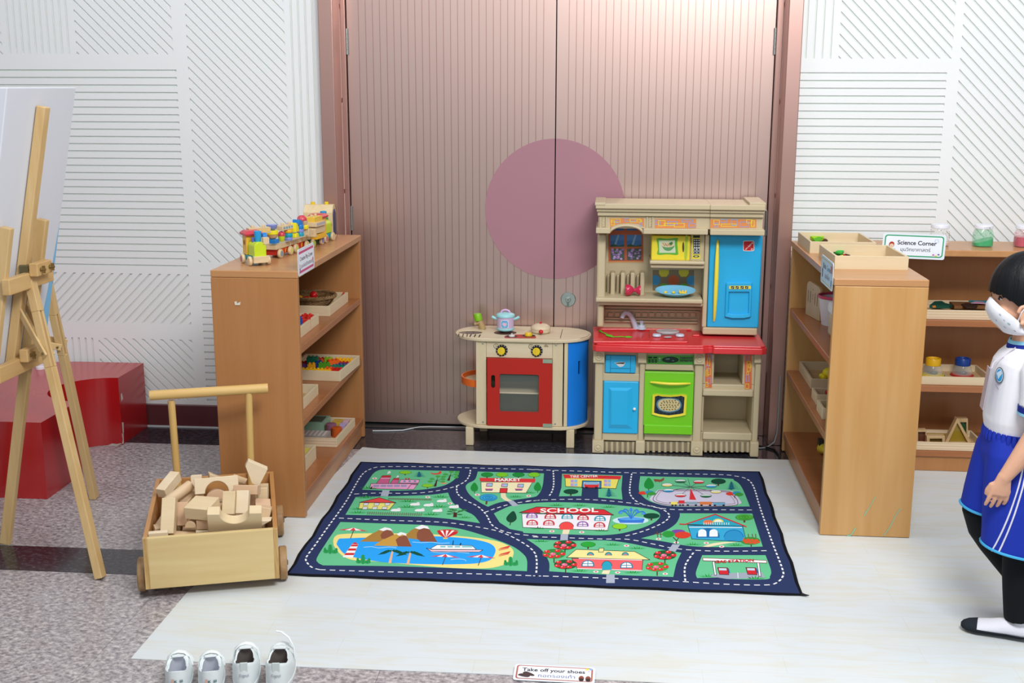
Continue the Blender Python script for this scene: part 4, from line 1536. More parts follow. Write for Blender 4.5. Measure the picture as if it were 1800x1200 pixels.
for u0, u1, v0, v1 in ((92, 165, 345, 890), (95, 150, 940, 1130)):
    q = MB()
    fb(q, K2, u0, v0, u1, v1, 5.03, 5.17, TAN)
    deco(kit, 'hutch_post', q, bev=0.01, seg=3)
for u in (148, 540):
    q = MB()
    for k in range(6):
        a = K2(u - 13, 208 + k * 14, YC + 0.036)
        b = K2(u + 13, 200 + k * 14, YC + 0.036)
        q.tube([a, b], 0.004, TAN, 6)
    fb(q, K2, u - 30, 198, u - 18, 296, YC + 0.028, YC + 0.04, TAN)
    fb(q, K2, u + 18, 198, u + 28, 296, YC + 0.028, YC + 0.04, TAN)
    deco(kit, 'rope_column', q, bev=0.001)
pr = Print(lambda u, v: K2(u, v, YC + 0.0355), (0, -1, 0))
OR = 'D98B52'
pr.poly([(200, 208), (490, 208), (492, 285), (470, 268), (440, 258), (400, 252), (340, 250), (280, 256), (240, 268), (205, 288)], OR, 0)
for a in ((212, 215, 290, 240, YS), (328, 212, 415, 234, BS), (372, 214, 460, 240, YS), (215, 228, 240, 265, YS), (250, 226, 278, 246, BS), (430, 222, 470, 240, YS), (452, 248, 472, 272, BS)):
    pr.line([(a[0], a[1]), (a[2], a[1]), (a[2], a[3]), (a[0], a[3])], 4, a[4], 2, True)
pr.obj('square_sticker', kit, label='orange sticker of linked squares')
pr = Print(lambda u, v: K2(u, v, YC + 0.0355), (0, -1, 0))
pr.rect(582, 215, 930, 292, OR, 0)
for a in ((588, 226, 622, 262, BS), (612, 228, 668, 272, YS), (688, 236, 768, 264, BS), (745, 252, 830, 282, YS), (808, 222, 900, 240, BS), (868, 254, 918, 284, BS), (660, 252, 745, 270, YS)):
    pr.line([(a[0], a[1]), (a[2], a[1]), (a[2], a[3]), (a[0], a[3])], 4.5, a[4], 2, True)
pr.obj('square_sticker', kit, label='orange sticker of linked squares')
pr = Print(lambda u, v: K2(u, v, YC + 0.0295), (0, -1, 0))
pr.rect(1048, 218, 1438, 290, OR, 0)
for a in ((1078, 224, 1125, 262, YS), (1082, 250, 1112, 280, BS), (1136, 220, 1190, 244, BS), (1140, 258, 1270, 276, YS), (1226, 220, 1272, 268, BS), (1302, 240, 1370, 280, BS), (1355, 220, 1400, 248, YS), (1395, 228, 1420, 278, YS)):
    pr.line([(a[0], a[1]), (a[2], a[1]), (a[2], a[3]), (a[0], a[3])], 4.5, a[4], 2, True)
pr.obj('square_sticker', kit, label='orange sticker of linked squares')
# arched window sticker with its arch moulding
q = MB()
arch = [K2(340 + 148 * math.cos(R(t)), 345 + 75 * math.sin(R(-t)), YC + 0.03) for t in range(8, 173, 12)]
q.tube(arch, 0.006, TAN, 8)
deco(kit, 'window_arch', q, smooth=50)
pr = Print(lambda u, v: K2(u, v, 5.1645), (0, -1, 0))
WB = [(188, 352), (205, 320), (240, 292), (290, 275), (335, 270), (385, 276), (430, 295), (465, 325), (482, 355), (485, 578), (190, 580)]
pr.poly(WB, 'B85F3C', 0)
panes = ([(205, 350), (322, 348), (322, 450), (205, 450)], [(346, 348), (468, 348), (468, 446), (346, 448)], [(205, 468), (322, 466), (325, 562), (207, 562)], [(346, 466), (468, 462), (468, 558), (348, 562)], [(238, 312), (270, 288), (322, 278), (324, 312)], [(346, 278), (395, 284), (440, 312), (346, 312)])
for k, p in enumerate(panes):
    pr.poly(p, '3E73B8' if k not in (2, 3) else '4C5A58', 1)
for k in (0, 1):
    p = panes[k]
    x0, x1 = p[0][0], p[1][0]
    pr.poly([(x0, 350), (x1, 348), (x1, 395), (x0, 398)], '4F86C8', 2)
    pr.poly([(x1 - 55, 348), (x1 - 40, 348), (x1 - 70, 446), (x1 - 88, 447)], '86AEDC', 3)
    pr.poly([(x0, 438), (x0 + 30, 425), (x0 + 70, 440), (x1, 430), (x1, 447), (x0, 449)], '33593F', 3)
random.seed(11)
for k in (2, 3):
    p = panes[k]
    for i in range(34):
        u, v = random.uniform(p[0][0] + 12, p[1][0] - 12), random.uniform(470, 553)
        pr.ell(u, v, 11, 9, random.choice(('A98BC8', '8E6FB0', 'C2A3D6', '3E5C40')), 2 + i % 3, 9)
pr.line([(190, 578), (485, 576)], 10, 'D7A06A', 6)
pr.obj('window_sticker', kit, label='sticker of an arched window with purple flowers')
# plate rack
for k, u in enumerate((190, 225, 270, 310, 355, 393, 438, 475)):
    q = MB()
    f = k % 2
    w = 19 if f else 14
    fb(q, K2, u - w, 668 if f else 685, u + w, 882, 5.09 if f else 5.135, 5.1655, TAN)
    deco(kit, 'plate_rack_bar', q, bev=0.006, seg=3)
q = MB()
fb(q, K2, 82, 888, 985, 925, 4.99, 5.17, TAN)
fb(q, K2, 95, 920, 985, 948, 5.01, 5.17, TAN)
deco(kit, 'hutch_shelf', q, bev=0.006, seg=3)
q = MB()
fb(q, K2, 160, 960, 975, 975, 5.15, 5.166, TAN)
fb(q, K2, 160, 985, 960, 998, 5.15, 5.166, TAN)
fb(q, K2, 160, 1052, 945, 1066, 5.15, 5.166, TAN)
fb(q, K2, 160, 1078, 945, 1090, 5.15, 5.166, TAN)
for k in range(13):
    u = 185 + k * 58
    fb(q, K2, u, 1006, u + 44, 1042, 5.156, 5.166, TAN)
deco(kit, 'backsplash', q, bev=0.002, label='relief of small tiles behind the sink')
# microwave
q = MB()
fb(q, K2, 538, 572, 1003, 600, 4.985, 5.17, TAN)
fb(q, K2, 545, 600, 998, 632, 5.0, 5.17, TAN)
fb(q, K2, 880, 345, 1000, 574, 5.035, 5.17, TAN)
deco(kit, 'microwave_shelf', q, bev=0.005, seg=2)
q = MB()
fb(q, K2, 552, 356, 880, 565, 5.015, 5.15, YELD)
deco(kit, 'microwave_door', q, bev=0.005, seg=2, label='yellow microwave door')
pr = Print(lambda u, v: K2(u, v, 5.0145), (0, -1, 0))
pr.poly(smooth_path([(603, 378), (690, 382), (772, 376), (770, 410), (775, 480), (772, 516), (690, 512), (605, 514), (608, 470), (602, 420)], True), '5FAE3A', 1)
pr.poly([(615, 395), (752, 394), (748, 418), (756, 480), (755, 500), (618, 500)], 'C9D6B8', 2)
pr.poly([(645, 430), (742, 436), (728, 470), (700, 484), (668, 478), (650, 458)], '5E9A63', 3, True)
pr.ell(690, 432, 55, 22, 'D9CDAA', 4)
for i in range(26):
    pr.ell(650 + (i * 29) % 80, 420 + (i * 11) % 24, 6, 4, ('B9744A', 'D8B878', '9A6A48')[i % 3], 5, 8)
pr.poly([(700, 420), (726, 408), (732, 422), (715, 436)], '3C7A3A', 6, True)
pr.poly([(838, 370), (858, 370), (852, 540), (832, 540)], 'A9C23A', 1, True)
pr.ell(821, 452, 8, 44, '4A3A1E', 1)
pr.obj('microwave_print', kit, label='printed bowl of cereal on the microwave door')
pr = Print(lambda u, v: K2(u, v, 5.0345), (0, -1, 0))
pr.rect(896, 350, 966, 552, 'E3D84A', 0)
pr.rect(904, 352, 962, 374, '23282B', 1)
pr.rect(906, 382, 962, 512, '2C3436', 1)
for i in range(5):
    for j in range(3):
        pr.ell(917 + j * 18, 395 + i * 20, 6, 6, 'D8DEE0', 2, 10)
for i in range(2):
    for j in range(2):
        pr.rrect(909 + j * 27, 462 + i * 25, 933 + j * 27, 482 + i * 25, 3, 'D8DEE0', 2)
        pr.rrect(912 + j * 27, 465 + i * 25, 930 + j * 27, 479 + i * 25, 3, '2C3436', 3)
pr.ell(930, 530, 26, 10, '23282B', 2)
pr.ell(930, 530, 16, 5, 'C8CC9A', 3)
pr.obj('keypad_print', kit, label='yellow microwave keypad')
pr = Print(lambda u, v: K2(u, v, 5.1645), (0, -1, 0))
pr.rect(563, 645, 912, 818, '8A7E66', 0)
DY_, DB, DG = 'D8D23F', '3E9BD8', '5FAE3A'
for u in (658, 825):
    pr.poly([(u - 42, 645), (u + 42, 645), (u + 42, 675), (u + 22, 702), (u - 22, 702), (u - 42, 675)], DY_, 1)
    pr.poly([(u - 42, 818), (u + 42, 818), (u + 42, 790), (u + 20, 760), (u - 22, 760), (u - 42, 790)], DG, 1)
pr.ell(738, 730, 45, 42, 'C8643C', 1)
pr.poly([(565, 690), (600, 690), (625, 712), (625, 752), (600, 772), (565, 772)], DB, 1)
pr.poly([(912, 694), (880, 694), (850, 716), (850, 752), (880, 775), (912, 775)], DB, 1)
pr.obj('dot_sticker', kit, label='sticker of coloured dots above the plate')
# fridge
q = MB()
fb(q, K2, 992, 345, 1030, 1130, 5.04, 5.17, TAN)
deco(kit, 'hutch_divider', q, bev=0.005, seg=2)
q = MB()
a, b = K2(985, 1128, 5.04), K2(1445, 1188, 5.04)
q.box(a.x, 5.04, zt + 0.0003, b.x, 5.19, a.z, TAN)
deco(kit, 'fridge_plinth', q, bev=0.006, seg=3)
q = MB()
fb(q, K2, 1046, 345, 1474, 1130, 5.075, 5.18, CYAN)
deco(kit, 'fridge_body', q, bev=0.004, seg=2)
q = MB()
fb(q, K2, 1034, 349, 1472, 1132, 5.04, 5.072, CYAN)
fd = deco(kit, 'fridge_door', q, bev=0.006, seg=3)
q = MB()
hp = [K2(u, v, y) for u, v, y in ((1113, 392, 5.036), (1111, 420, 5.028), (1106, 560, 5.02), (1100, 720, 5.019), (1093, 880, 5.02), (1084, 1040, 5.028), (1079, 1078, 5.036))]
q.tube(hp, [0.0035, 0.006, 0.0085, 0.0092, 0.0085, 0.006, 0.0035], YEL, 10, squash=0.7)
deco(kit, 'fridge_handle', q, smooth=60, label='long yellow bowed fridge handle')
q = MB()
rim = [(1182, 752), (1402, 752), (1392, 1040), (1340, 1052), (1230, 1052), (1170, 1038)]
inn = [(1204, 830), (1380, 830), (1374, 1010), (1330, 1022), (1240, 1022), (1196, 1010)]
f0, f1 = [K2(u, v, 5.0395) for u, v in rim], [K2(u + (4 if u < 1290 else -4), v, 5.026) for u, v in rim]
i1, i2 = [K2(u, v, 5.028) for u, v in inn], [K2(u + (8 if u < 1290 else -8), v, 5.0385) for u, v in inn]
q.loft([[tuple(p) for p in r_] for r_ in (f0, f1, i1, i2)], CYAN, cap=False)
q.add([tuple(p) for p in i2], [list(range(6))], CYAN)
deco(kit, 'water_dispenser', q, bev=0.002, seg=2)
pr = Print(lambda u, v: K2(u, v, 5.0258), (0, -1, 0))
pr.rrect(1208, 778, 1392, 806, 4, 'E3D84A', 0)
for u in (1238, 1276, 1318, 1356):
    pr.rrect(u - 13, 781, u + 13, 803, 4, '2A2E2C', 1)
    pr.line([(u - 6, 797), (u + 6, 787)], 4, 'D8DEE0', 2)
pr.obj('dispenser_print', kit, label='yellow strip of four black buttons')
pr = Print(lambda u, v: K2(u, v, 5.0395), (0, -1, 0))
pr.rrect(1326, 398, 1420, 486, 14, 'F2EDEC', 0)
pr.rrect(1331, 403, 1415, 481, 11, 'C8262F', 1)
for k, ch in enumerate('STEP'):
    pr.text(ch, 1347 + k * 16, 473 - k * 15, 27, 'F4E6E6', 3, 0.02, 1.0, rot=-40)
pr.ell(1400, 470, 9, 8, 'F4E6E6', 3, 12)
pr.ell(1400, 470, 5, 4, 'C8262F', 4, 12)
pr.obj('badge_print', kit, label='red square badge with white letters')

# ---- things on the play kitchen
zs = K2(755, 890, 4.99).z + 0.0008
pl = thing('toy_plate', 'light blue oval toy plate on the play kitchen shelf', 'plate', (0, 0, 0))
pc = K2(752, 868, 5.065)
pl.location = (pc.x, 5.062, zs)
q = MB()
PB = plain('86D0F6', 0.3, var=0.01)
sc = Matrix.Rotation(R(9), 4, 'X') @ Matrix.Scale(0.72, 4, (0, 1, 0))
q.lathe([(0.045, 0.0), (0.05, 0.0), (0.083, 0.017), (0.087, 0.02), (0.086, 0.022), (0.08, 0.0185), (0.05, 0.0035), (0.002, 0.0035)], 40, PB, Matrix.Translation((0, 0, 0.007)) @ sc)
q.obj('dish', pl, smooth=50)
for k, (u, sx) in enumerate(((672, 0.009), (738, 0.008), (816, 0.013))):
    q = MB()
    c = K2(u, 862, 5.05)
    if k < 2:
        q.ball((0, 0, 0.006), (sx * 0.95, sx * 0.6, 0.006), plain('EFC83A', 0.35), 10)
    else:
        for d in (-0.009, 0, 0.009):
            q.tube([(d, 0, 0.002), (d * 1.4, 0, 0.01), (d * 1.6, 0.001, 0.017)], [0.005, 0.005, 0.002], plain('EFC83A', 0.35), 8)
        q.ball((0, 0, 0.005), (0.012, 0.007, 0.005), plain('EFC83A', 0.35), 10)
    o = q.obj('toy_food', None, smooth=50, loc=(c.x, 5.055, zs + 0.0105))
    tag(o, ('small yellow toy morsel nearest the edge at one end of the blue plate', 'small round yellow toy morsel in the middle of the blue plate', 'yellow toy piece with three prongs on the blue plate')[k], 'toy food', 'yellow toy food on the blue plate')
q = MB()
gc = K2(395, 840, 5.04)
PKM = plain('C42A50', 0.2, spec=0.6)
q.lathe([(0.0205, 0), (0.022, 0.004), (0.02, 0.008), (0.008, 0.022), (0.0075, 0.028), (0.014, 0.034), (0.0235, 0.046), (0.0255, 0.06), (0.0235, 0.064), (0.021, 0.058), (0.006, 0.04)], 24, PKM)
gl = q.obj('toy_goblet', smooth=50, loc=(gc.x + 0.033, 5.05, zs + 0.0245), rot=(0, R(-90), 0))
tag(gl, 'dark pink toy goblet lying on its side by the rack', 'goblet')
for k, (p0, p1, sp_) in enumerate((((112, 92), (215, 140), 0), ((215, 143), (388, 145), 1))):
    a, b = C3(*p0), C3(*p1)
    q = MB()
    d = b - a
    L = d.length
    LG = plain('5BD22C', 0.3)
    q.tube([(0, 0, 0.002), (L * 0.5, 0, 0.004), (L * 0.62, 0, 0.003)], [0.003, 0.0038, 0.003], LG, 8, squash=0.6)
    q.ball((L * 0.82, 0, 0.003), (L * 0.2, 0.013, 0.003), LG, 12)
    if not sp_:
        for e in (-0.006, 0, 0.006):
            q.tube([(L * 0.1, e, 0.003), (-0.004, e, 0.006)], [0.002, 0.0014], LG, 6)
    o = q.obj('toy_utensil', smooth=50, loc=(a.x, a.y + (0.004 if k else 0.0), zt - 0.0085 + (0.0 if k else 0.0)), rot=(0, 0, math.atan2(d.y, d.x)))
    tag(o, ('bright green toy utensil lying across the sink corner of the red counter', 'bright green toy utensil along the front rim of the red sink')[k], 'utensil', 'green utensils in the sink')
# ================================================================== WOODEN TOY STOVE
PINE = wood('DCCFB4', 'CDBD9C', 'x', 16, 12, 0.45, 0.9)
PINEV = wood('D9CBAC', 'CBBB98', 'z', 16, 12, 0.45, 0.9)
Sv = lambda u, v, y: ony(780 + u / 4.2857, 520 + v / 4.2857, y)
st = thing('toy_stove', 'wooden toy stove with red oven door and curved blue end', 'toy stove', (-0.39, 5.08, 0))
SX0, SX1, SY, SR = -0.695, -0.093, 5.083, 0.142
ST = 0.487


def stadium(x0, x1, yc, r, n=20):
    pts = []
    for k in range(n + 1):
        a = R(-90 + 180 * k / n)
        pts.append((x1 - r + r * math.cos(a), yc + r * math.sin(a)))
    for k in range(n + 1):
        a = R(90 + 180 * k / n)
        pts.append((x0 + r + r * math.cos(a), yc + r * math.sin(a)))
    return pts


hc = onz(780 + 203 / 4.2857, 520 + 268 / 4.2857, ST)
hc = Vector((hc.x, SY - 0.012, ST))
hrx, hry = 0.052, 0.042
n_ = 72
outer = []
sp_ = stadium(SX0, SX1, SY, SR, 40)


def hit(a):
    d = (math.cos(a), math.sin(a))
    best = None
    for i in range(len(sp_)):
        (x1, y1), (x2, y2) = sp_[i], sp_[(i + 1) % len(sp_)]
        ex, ey = x2 - x1, y2 - y1
        den = d[0] * ey - d[1] * ex
        if abs(den) < 1e-12:
            continue
        t = ((x1 - hc.x) * ey - (y1 - hc.y) * ex) / den
        u = ((x1 - hc.x) * d[1] - (y1 - hc.y) * d[0]) / den
        if t > 0 and -1e-6 <= u <= 1 + 1e-6:
            best = t if best is None else max(best, t)
    return (hc.x + d[0] * best, hc.y + d[1] * best)


angs = sorted([2 * PI * k / n_ for k in range(n_)] + [math.atan2(y - hc.y, x - hc.x) % (2 * PI) for x, y in sp_[::4]])
o_ = [hit(a) for a in angs]
i_ = [(hc.x + hrx * math.cos(a), hc.y + hry * math.sin(a)) for a in angs]
q = MB()
q.loft([[(x, y, ST - 0.006) for x, y in i_], [(x, y, ST) for x, y in i_], [(x, y, ST) for x, y in o_], [(x, y, ST - 0.014) for x, y in o_]], PINE, closed=True)
deco(st, 'top_board', q, bev=0.003, seg=2)
zb = 0.082
q = MB()
q.prism(stadium(SX0 + 0.005, SX1 - 0.003, SY, SR, 24), 'xy', zb, zb + 0.014, PINE)
deco(st, 'bottom_board', q, bev=0.003, seg=2)
for u, y0 in ((165, 4.953), (922, 4.953), (228, 5.17), (940, 5.17)):
    x = Sv(u, 1100, 4.955).x if y0 < 5 else (-0.6 if u < 500 else -0.19)
    q = MB()
    q.box(x, y0, 0.0002, x + 0.035, y0 + 0.035, zb, PINEV)
    deco(st, 'leg', q, bev=0.003)
yfp = 4.953
zt_, zl = ST - 0.0145, zb + 0.0145
xL0, xL1, xR0, xR1 = Sv(243, 600, yfp).x, Sv(320, 600, yfp).x, Sv(818, 600, yfp).x, Sv(897, 600, yfp).x
for a, b in ((xL0, xL1), (xR0, xR1)):
    q = MB()
    q.box(a, yfp, zl, b, yfp + 0.016, zt_, PINEV)
    deco(st, 'front_post', q, bev=0.002)
    q = MB()
    for z in (zt_ - 0.01, zl + 0.012):
        q.lathe([(0.0042, 0), (0.0042, 0.0012), (0.002, 0.0016)], 12, CHROME, Matrix.Translation(((a + b) / 2 + (0.008 if a < -0.5 else -0.008), yfp, z)) @ Matrix.Rotation(R(90), 4, 'X'))
    o = deco(st, 'screw', q)
    o['kind'] = 'stuff'
q = MB()
zc_ = Sv(500, 467, yfp).z
q.box(xL1 + 0.0005, yfp + 0.001, zc_, xR0 - 0.0005, yfp + 0.016, zt_, PINE)
deco(st, 'control_panel', q, bev=0.002)
for nm, x in (('side_panel', xL0), ('side_panel', xR0 + 0.02)):
    q = MB()
    q.box(x, yfp + 0.017, zl, x + 0.012, 5.19, zt_, PINEV)
    deco(st, nm, q)
q = MB()
q.box(xL0, 5.19, zl, xR1, 5.2, zt_, plain('66705A', 0.6))
deco(st, 'back_panel', q)
q = MB()
zs_ = Sv(560, 722, 5.0).z
q.box(xL1 - 0.018, 4.99, zs_ - 0.006, xR0 + 0.018, 5.188, zs_, PINE)
deco(st, 'oven_shelf', q)
# oven door
x0, x1 = Sv(327, 700, 4.944).x, Sv(815, 700, 4.944).x
z1, z0 = Sv(560, 473, 4.944).z, max(Sv(560, 989, 4.944).z, zl + 0.001)
wx0, wx1, wz1, wz0 = Sv(420, 700, 4.944).x, Sv(716, 700, 4.944).x, Sv(560, 589, 4.944).z, Sv(560, 873, 4.944).z
hx0, hx1, hz1, hz0 = Sv(357, 640, 4.944).x, Sv(388, 640, 4.944).x, Sv(370, 594, 4.944).z, Sv(370, 692, 4.944).z
ORED = plain('B3261E', 0.42, spec=0.35, var=0.03)
q = MB()
ya, yb_ = 4.941, 4.9525
q.box(x0, ya, z0, hx0, yb_, z1, ORED)
q.box(hx0, ya, hz1, hx1, yb_, z1, ORED)
q.box(hx0, ya, z0, hx1, yb_, hz0, ORED)
q.box(hx1, ya, z0, wx0, yb_, z1, ORED)
q.box(wx0, ya, wz1, wx1, yb_, z1, ORED)
q.box(wx0, ya, z0, wx1, yb_, wz0, ORED)
q.box(wx1, ya, z0, x1, yb_, z1, ORED)
for cx, cz, sx, sz in ((wx0, wz0, 1, 1), (wx1, wz0, -1, 1), (wx0, wz1, 1, -1), (wx1, wz1, -1, -1)):
    r_ = 0.008
    pts = [(cx, cz)] + [(cx + sx * (r_ - r_ * math.sin(R(t))), cz + sz * (r_ - r_ * math.cos(R(t)))) for t in range(0, 91, 15)]
    q.prism(pts, 'xz', ya, yb_, ORED)
for cz, s in ((hz1, -1), (hz0, 1)):
    r_ = (hx1 - hx0) / 2
    xm_ = (hx0 + hx1) / 2
    q.prism([(hx0, cz)] + [(xm_ - r_ * math.cos(R(t)), cz + s * (r_ - r_ * math.sin(R(t)))) for t in range(0, 91, 15)], 'xz', ya, yb_, ORED)
    q.prism([(hx1, cz)] + [(xm_ + r_ * math.cos(R(t)), cz + s * (r_ - r_ * math.sin(R(t)))) for t in range(0, 91, 15)], 'xz', ya, yb_, ORED)
deco(st, 'oven_door', q, label='red oven door with a round-cornered window')
q = MB()
q.box(wx0 - 0.006, 4.9485, wz0 - 0.006, wx1 + 0.006, 4.9495, wz1 + 0.006, glass('DDE8E0', 0.03, 0.06))
deco(st, 'window_pane', q)
for v0, v1 in ((476, 507), (962, 989)):
    q = MB()
    a, b = Sv(746, v0, 4.9395), Sv(817, v1, 4.9395)
    q.box(a.x, 4.9385, b.z, b.x, 4.941, a.z, plain('9DB09A', 0.35, metal=0.4))
    deco(st, 'hinge_plate', q)
# control knobs
pr = Print(lambda u, v: Sv(u, v, yfp), (0, -1, 0))
for u, v in ((437, 410), (701, 414)):
    pr.ell(u - 43, v - 33, 18, 18, '1F2024', 0)
    pr.ell(u - 43, v - 33, 15, 15, 'D9CBAC', 1)
    pr.line([(u - 43, v - 42), (u - 43, v - 25)], 4, '1F2024', 2)
    pr.ell(u, v, 45, 45, '1F2024', 1)
    for k in range(12):
        a = R(k * 30)
        pr.line([(u + 36 * math.cos(a), v + 36 * math.sin(a)), (u + 42 * math.cos(a), v + 42 * math.sin(a))], 3, 'E8E4DA', 2)
pr.line([(758, 378), (770, 366), (785, 378)], 3, '8A6A50', 1)
pr.line([(770, 368), (770, 382)], 3, '8A6A50', 1)
pr.line([(755, 380), (788, 381)], 3, '8A6A50', 1)
pr.obj('dial_print', st, label='black dial rings printed on the front')
for u, v in ((437, 410), (701, 414)):
    c = Sv(u - 3, v + 3, yfp)
    q = MB()
    M_ = Matrix.Translation((c.x, yfp, c.z)) @ Matrix.Rotation(R(90), 4, 'X')
    q.lathe([(0.0165, 0.0012), (0.0165, 0.009), (0.0145, 0.011), (0.002, 0.011)], 24, plain('E5C62A', 0.35), M_)
    q.box(-0.0035, -0.0155, 0.011, 0.0035, 0.0155, 0.0145, plain('E5C62A', 0.35), M_)
    deco(st, 'dial_knob', q, smooth=40, label='yellow round dial')
# blue curved end
xb0 = Sv(934, 650, 4.953).x
cxr, r2 = SX1 - SR, SR - 0.012
BLUE = plain('137CE0', 0.32, spec=0.45, var=0.02)
q = MB()
t0_ = -math.degrees(math.acos(max(-1, min(1, (xb0 - cxr) / r2))))
TS = [t0_ + (90 - t0_) * k / 28 for k in range(29)]
arc_o = [(cxr + r2 * math.cos(R(t)), SY + r2 * math.sin(R(t))) for t in TS]
arc_i = [(cxr + (r2 - 0.008) * math.cos(R(t)), SY + (r2 - 0.008) * math.sin(R(t))) for t in TS]
# slot handle cut through the curved panel
sc_ = Sv(1012, 552, SY - r2)
ks = [k for k, p in enumerate(arc_o) if abs(p[0] - sc_.x) < 0.008]
k0 = min(ks, key=lambda k: abs(arc_o[k][0] - sc_.x))
zh1, zh0 = Sv(1012, 502, 4.96).z, Sv(1012, 602, 4.96).z
for k in range(len(arc_o) - 1):
    quad = [arc_o[k], arc_o[k + 1], arc_i[k + 1], arc_i[k]]
    if k == k0:
        q.prism(quad, 'xy', zl, zh0, BLUE)
        q.prism(quad, 'xy', zh1, zt_, BLUE)
    else:
        q.prism(quad, 'xy', zl, zt_, BLUE)
deco(st, 'curved_panel', q, smooth=30, label='bright blue curved end door')
q = MB()
q.box(Sv(906, 600, 4.955).x, 4.956, zl, xb0 - 0.001, 4.97, zt_, PINEV)
deco(st, 'hinge_strip', q, bev=0.001)
q = MB()
q.prism([(xb0 + 0.02, SY - 0.1), (cxr + 0.09, SY - 0.06), (cxr + 0.09, SY + 0.06), (xb0 + 0.02, SY + 0.1)], 'xy', 0.28, 0.286, PINE)
deco(st, 'inner_shelf', q)
# orange hoop at the other end
q = MB()
ORG = plain('E8702C', 0.4, spec=0.4)
cxl = SX0 + SR
zo0, zo1 = Sv(180, 655, 5.0).z, Sv(180, 612, 5.0).z
ro = 0.118
hoop = [(xL0, SY - ro)] + [(cxl - 0.0 + ro * math.cos(R(t)), SY + ro * math.sin(R(t))) for t in range(270, 89, -6)] + [(xL0, SY + ro)]
hin = [(xL0, SY - ro + 0.007)] + [(cxl + (ro - 0.007) * math.cos(R(t)), SY + (ro - 0.007) * math.sin(R(t))) for t in range(270, 89, -6)] + [(xL0, SY + ro - 0.007)]
zh_a, zh_b = Sv(130, 640, SY).z, Sv(130, 595, SY).z
for k in range(len(hoop) - 1):
    q.prism([hoop[k], hoop[k + 1], hin[k + 1], hin[k]], 'xy', zh_a, zh_b + 0.003, ORG)
deco(st, 'hoop_rail', q, smooth=30, label='orange bent-wood hoop')
q = MB()
q.prism(hin, 'xy', zh_a + 0.004, zh_a + 0.01, PINE)
deco(st, 'hoop_shelf', q)
# faucet with green cap
q = MB()
fx = onz(780 + 290 / 4.2857, 520 + 248 / 4.2857, ST)
WD = wood('B79C6E', 'A58A5C', 'z', 40, 6)
pb = [Sv(u, v, fx.y) for u, v in ((293, 250), (285, 225), (272, 195), (262, 180))]
q.tube(pb, [0.0165, 0.015, 0.0135, 0.013], WD, 14)
pn = [Sv(u, v, fx.y - 0.01) for u, v in ((268, 205), (248, 208), (232, 213))]
q.tube(pn, [0.007, 0.006, 0.007], WD, 10)
deco(st, 'faucet', q, smooth=45, label='turned wooden faucet')
q = MB()
pg = [Sv(u, v, fx.y) for u, v in ((263, 183), (252, 140), (251, 132))]
q.tube(pg, [0.0178, 0.0178, 0.015], plain('7FBE1E', 0.35), 18)
deco(st, 'faucet_cap', q, smooth=45, label='lime green faucet cap')
T_ = lambda u, v: onz(780 + u / 4.2857, 520 + v / 4.2857, ST)
pr = Print(T_, (0, 0, 1))
pr.ell(463, 277, 86, 15, '3A2A26', 0)
pr.ell(463, 277, 80, 13, '57392F', 1)
pr.obj('burner_print', st, label='brown printed burner ring')
pr = Print(T_, (0, 0, 1))
pr.poly([(455, 312), (462, 300), (500, 292), (640, 290), (690, 300), (697, 314), (690, 320), (465, 318)], 'B5362F', 1)
pr.ell(512, 305, 44, 9, '2C2420', 2)
pr.ell(640, 300, 50, 10, '2C2420', 2)
pr.obj('strip_print', st, label='red printed control strip')
pr = Print(T_, (0, 0, 1))
for k, u in enumerate((115, 147, 178, 207, 240, 275)):
    pr.line([(u, 286 + k * 1.5), (u - 4 - (6 if k > 2 else 0), 303 + k * 1.0)], 7 if k < 3 else 9, '2A2522', 0)
pr.line([(895, 252), (878, 318)], 5, '4A3F34', 0)
pr.line(smooth_path([(1100, 288), (1080, 305), (1030, 320)]), 3, '6A5F50', 0)
pr.obj('top_print', st, label='black printed slots and line')
for u, v, c, r_, h_ in ((513, 305, 'D9D6D2', 0.0135, 0.007), (638, 300, 'E3C22A', 0.0165, 0.014)):
    q = MB()
    q.lathe([(r_, 0.0008), (r_, h_ * 0.6), (r_ * 0.85, h_), (0.002, h_)], 22, plain(c, 0.35), Matrix.Translation(T_(u, v)))
    if c == 'D9D6D2':
        q.box(-0.003, -0.011, h_, 0.003, 0.011, h_ + 0.005, plain(c, 0.35), Matrix.Translation(T_(u, v)))
    deco(st, 'burner_knob', q, smooth=40, label='yellow burner knob' if c == 'E3C22A' else 'white burner knob')

# ---- pot and pan on top
LAV, MINT = plain('CDBADF', 0.3), plain('9CD8DF', 0.3)
pc = T_(463, 276)
pot = thing('toy_pot', 'lavender and mint toy pot with lid on the wooden stove', 'pot', (pc.x, pc.y + 0.012, ST + 0.0012))
PW = 0.0395
q = MB()
q.lathe([(0.031, 0.014), (0.0365, 0.016), (0.0375, 0.03), (0.0385, 0.065), (0.0395, 0.07)], 32, LAV)
q.obj('pot_body', pot, smooth=50)
q = MB()
q.lathe([(0.028, 0.008), (0.036, 0.009), (0.0385, 0.013), (0.0385, 0.019), (0.0375, 0.0205)], 32, MINT)
for a in range(4):
    t = R(45 + 90 * a)
    q.lathe([(0.005, 0), (0.005, 0.009)], 10, plain('2A2620', 0.5), Matrix.Translation((0.024 * math.cos(t), 0.024 * math.sin(t), 0)))
q.obj('pot_base', pot, smooth=50, label='mint base ring on dark feet')
q = MB()
q.lathe([(0.0415, 0.07), (0.0415, 0.078), (0.039, 0.081), (0.03, 0.085), (0.012, 0.0875), (0.001, 0.088)], 32, MINT)
ld = q.obj('pot_lid', pot, smooth=50, label='mint lid')
q = MB()
q.tube([(0.0195 * math.cos(R(t)), 0, 0.086 + 0.013 * math.sin(R(t))) for t in range(0, 181, 20)], 0.0045, plain('D9B3E0', 0.3), 10)
